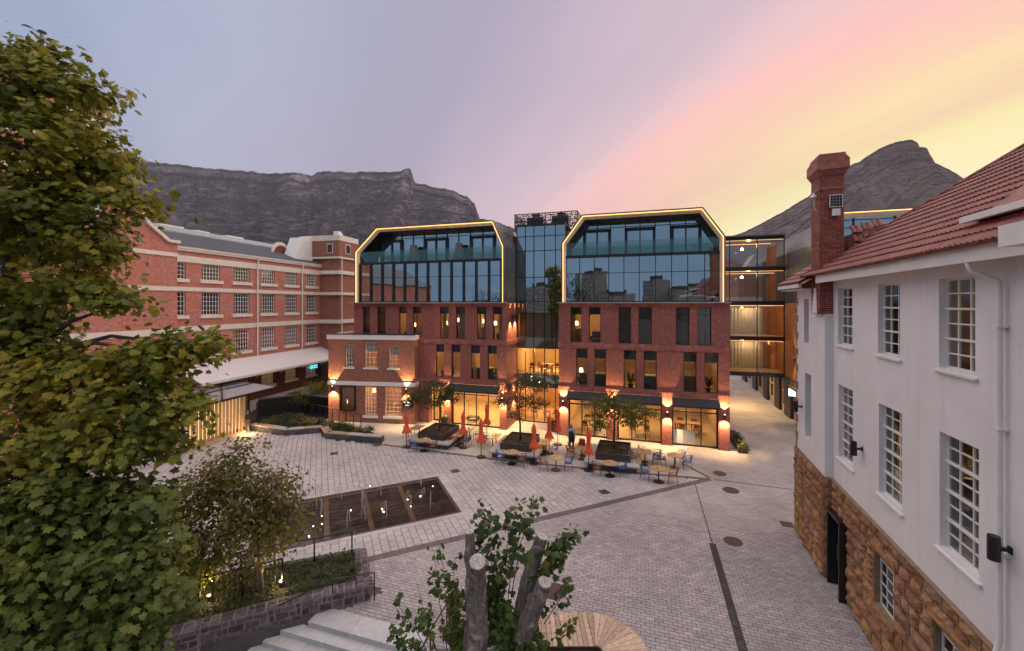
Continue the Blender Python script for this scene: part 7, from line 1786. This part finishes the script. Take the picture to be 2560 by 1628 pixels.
def stub(pts, rs, nm='stub'):
    pts = [Vector(p) for p in pts]; b = MB(); n = 28; rngs = random.Random(int(pts[-1].x*1000)); fine = []; fr = []; K = 12
    for (p, q), (a, c) in zip(zip(pts, pts[1:]), zip(rs, rs[1:])):
        for k in range(K): fine.append(p.lerp(q, k/K)); fr.append((a+(c-a)*k/K)*rngs.uniform(.97, 1.04))
    fine.append(pts[-1]); fr.append(rs[-1]); b.tube(fine, fr, n); m_ = len(fine)
    knots = [(rngs.randrange(4, m_-4), rngs.uniform(0, 6.28), rngs.uniform(.03, .07)) for _ in range(9)]
    for i in range(m_):
        for k in range(n):
            v = Vector(b.V[i*n+k]); d = (v-fine[i]); th = 2*math.pi*k/n; fade = min(1, (m_-1-i)/4)
            h = .06*math.sin(th*3+i*.10)+.045*math.sin(th*7+i*.23)+.03*math.sin(th*11-i*.4)+rngs.uniform(-.025, .025)
            for (ki, kt, ka) in knots: h += ka/fr[i]*math.exp(-((i-ki)/2.2)**2-((math.remainder(th-kt, 6.2832))/.35)**2)
            b.V[i*n+k] = tuple(fine[i]+d*(1+h*(.35+.65*fade)))
    o = b.build(nm, MT['plane_bark'], pt_, smooth=True)
    d = (pts[-1]-pts[-2]).normalized(); r = rs[-1]*.98; u = d.orthogonal().normalized(); w_ = d.cross(u); c = pts[-1]+d*.014
    m = MB(); ring = [(u*math.cos(k*.2618)+w_*math.sin(k*.2618))*r*rngs.uniform(.92, 1.03) for k in range(24)]
    for k in range(24): m.face([c+d*rngs.uniform(.004, .014), c+ring[k], c+ring[(k+1) % 24]])
    m.build('sawn_face', MT['sawn'], o)
g0 = Vector((0, 0, -.2))
stub([loc_(1150, 1790, 10.4), loc_(1185, 1640, 10.4), loc_(1192, 1540, 10.35), loc_(1190, 1460, 10.2), loc_(1193, 1418, 10.0), loc_(1194, 1404, 9.85)], [.46, .30, .26, .25, .22, .19], 'trunk')
stub([loc_(1190, 1520, 10.55), loc_(1178, 1420, 10.6), loc_(1174, 1330, 10.6)], [.18, .13, .115], 'upright_stub')
stub([loc_(1240, 1800, 10.5), loc_(1290, 1620, 10.6), loc_(1310, 1500, 10.7), loc_(1338, 1390, 10.8), loc_(1356, 1342, 10.75)], [.34, .24, .20, .17, .15], 'leaning_stub')
stub([loc_(1290, 1640, 10.3), loc_(1325, 1540, 10.2), loc_(1352, 1480, 10.05), loc_(1362, 1456, 9.95)], [.24, .20, .18, .16], 'short_stub')
rngp = np.random.default_rng(66); shoots = [((1200, 1480), (1213, 1270), .9, 40), ((1240, 1500), (1228, 1300), .8, 36), ((1260, 1480), (1296, 1262), 1, 26), ((1280, 1480), (1345, 1238), 1, 30), ((1270, 1500), (1318, 1280), .9, 26), ((1340, 1430), (1436, 1336), .9, 46), ((1345, 1450), (1400, 1370), .8, 40), ((1330, 1500), (1385, 1400), .7, 20), ((1360, 1560), (1415, 1445), .8, 16), ((1240, 1600), (1250, 1420), 1, 60), ((1225, 1640), (1270, 1520), .8, 60), ((1250, 1640), (1300, 1560), .7, 50), ((1240, 1600), (1225, 1480), .8, 50),
    ((1120, 1640), (1085, 1375), .3, 14), ((1130, 1630), (1098, 1365), .2, 6), ((1140, 1600), (1138, 1395), .2, 8), ((1150, 1600), (1125, 1450), .8, 34), ((1130, 1640), (1150, 1500), .8, 40), ((1080, 1650), (985, 1500), .3, 12), ((1080, 1660), (975, 1570), .3, 14), ((1100, 1650), (1042, 1460), .1, 3), ((1100, 1640), (1060, 1540), .5, 16), ((1150, 1660), (1110, 1560), .8, 40), ((1200, 1660), (1160, 1570), .8, 50), ((1300, 1660), (1260, 1590), .8, 50), ((1330, 1640), (1345, 1570), .8, 20), ((1380, 1600), (1400, 1575), .6, 8), ((1395, 1600), (1430, 1560), .5, 8), ((1110, 1660), (1030, 1600), .4, 10), ((1270, 1660), (1330, 1620), .8, 40)]
b = MB(); P = []; Nn = []
for (p0_, p1_, den_, cnt) in shoots:
    Y0 = 10.4+rngp.uniform(-.4, .4); Y1 = Y0+rngp.uniform(-.5, .4); a, c = loc_(*p0_, Y0), loc_(*p1_, Y1); mid = a.lerp(c, .5)+Vector((rngp.uniform(-.12, .12), rngp.uniform(-.1, .1), .05)); b.tube([a, mid, c], [.013, .009, .004], 5, caps=False)
    for k in range(int(cnt*2.2)):
        u = rngp.uniform(.25 if den_ > .5 else .5, 1.02); q = a.lerp(mid, u*2) if u < .5 else mid.lerp(c, (u-.5)*2); o = rngp.normal(0, .075+.05*den_, 3); P.append(np.array(q)+o); Nn.append((o[0]*3, o[1]*3-.3, .7))
b.build('shoot', MT['bark'], pt_); SPR = [(0, (.022, .045, .012)), (.35, (.05, .085, .02)), (.65, (.085, .13, .026)), (.85, (.15, .17, .03)), (1, (.17, .10, .05))]
LM['sprout'] = (leaf_mat('sprout_leaf', SPR, island=False), leaf_mat('sprout_leaf_mass', SPR))
leaves_obj('foliage', pt_, np.array(P), np.array(Nn), .145, 'maple', LM['sprout'], rngp, 300)

# ================================================================== behind the viewpoint: what the hotel glass mirrors
MT['tower_a'] = field_mat('tower_face', (.12, .13, .15), (.08, .085, .10), (.42, .40, .38), 2.4, 3.2, .5, 0); MT['tower_b'] = plain('tower_wall', (.16, .15, .15), .8, .15, .05, .1)
for i, (x, y, w_, d_, h, lab) in enumerate(((-150, -225, 26, 20, 24, 'grey city tower far behind, widest of the mirrored towers'), (-118, -250, 16, 16, 36, 'tall slim city tower mirrored in the hotel glass'), (-96, -240, 22, 16, 18, 'low pale city block mirrored between two towers'), (-74, -262, 18, 16, 28, 'stepped city tower mirrored right of the low block'), (-48, -255, 24, 18, 21, 'pale office block mirrored near the chimney reflection'), (-24, -270, 16, 16, 27, 'dark city tower furthest right in the mirrored skyline'))):
    t = empty('city_tower', (x, y, -1.4), R(25+7*i), lab, 'building', 'towers mirrored in the glass')
    MB().box(-w_/2, w_/2, -d_/2, d_/2, 0, h).build('wall', MT['tower_b'], t); MB().box(-w_/4, w_/4, -d_/4, d_/4, h, h+3).build('roof_plant', MT['dark'], t)
    n = int(h/3.4); b = MB()
    for k in range(n): b.box(-w_/2+.8, w_/2-.8, d_/2+.02, d_/2+.1, 1.5+k*3.3, 3.2+k*3.3)
    tag(b.build('window_band', MT['tower_a'], t), kind='stuff')
for (x, y, h, r, lab, sd_) in ((-24, -24, 19, 4.5, 'tall park tree behind the viewpoint, mirrored in the right glass crown', 201), (-40, -16, 15, 5, 'broad park tree behind the viewpoint, mirrored in the left glass crown', 202)):
    tree('park_tree', (x, y, -1.4), lab, [(0, 0, 0), (.1, 0, h*.3), (0, 0, h*.6), (0, 0, h*.85)], [((0, 0, h*.72), (r*.8, r*.8, h*.26)), ((r*.5, 0, h*.55), (r*.6, r*.6, h*.2)), ((-r*.5, .3, h*.5), (r*.6, r*.6, h*.2))], 1800, .42, 'oval', 'shrub', sd_, .3, singles=0, spread=.7, per=20)
# ================================================================== evening air between here and the mountains
hz = MB().box(-5500, 5500, -950, 5300, -2.5, 1300).build('haze', None if False else MT['black'], uv=False)
hz.data.materials.clear(); m = bpy.data.materials.new('haze_air'); m.use_nodes = True; nt = m.node_tree; nt.nodes.clear()
pv_ = mnode(nt, 'ShaderNodeVolumePrincipled'); pv_.inputs['Color'].default_value = (.80, .77, .92, 1); pv_.inputs['Density'].default_value = 0.00005; pv_.inputs['Anisotropy'].default_value = .2
o_ = mnode(nt, 'ShaderNodeOutputMaterial'); nt.links.new(pv_.outputs[0], o_.inputs['Volume']); hz.data.materials.append(m); tag(hz, kind='stuff')
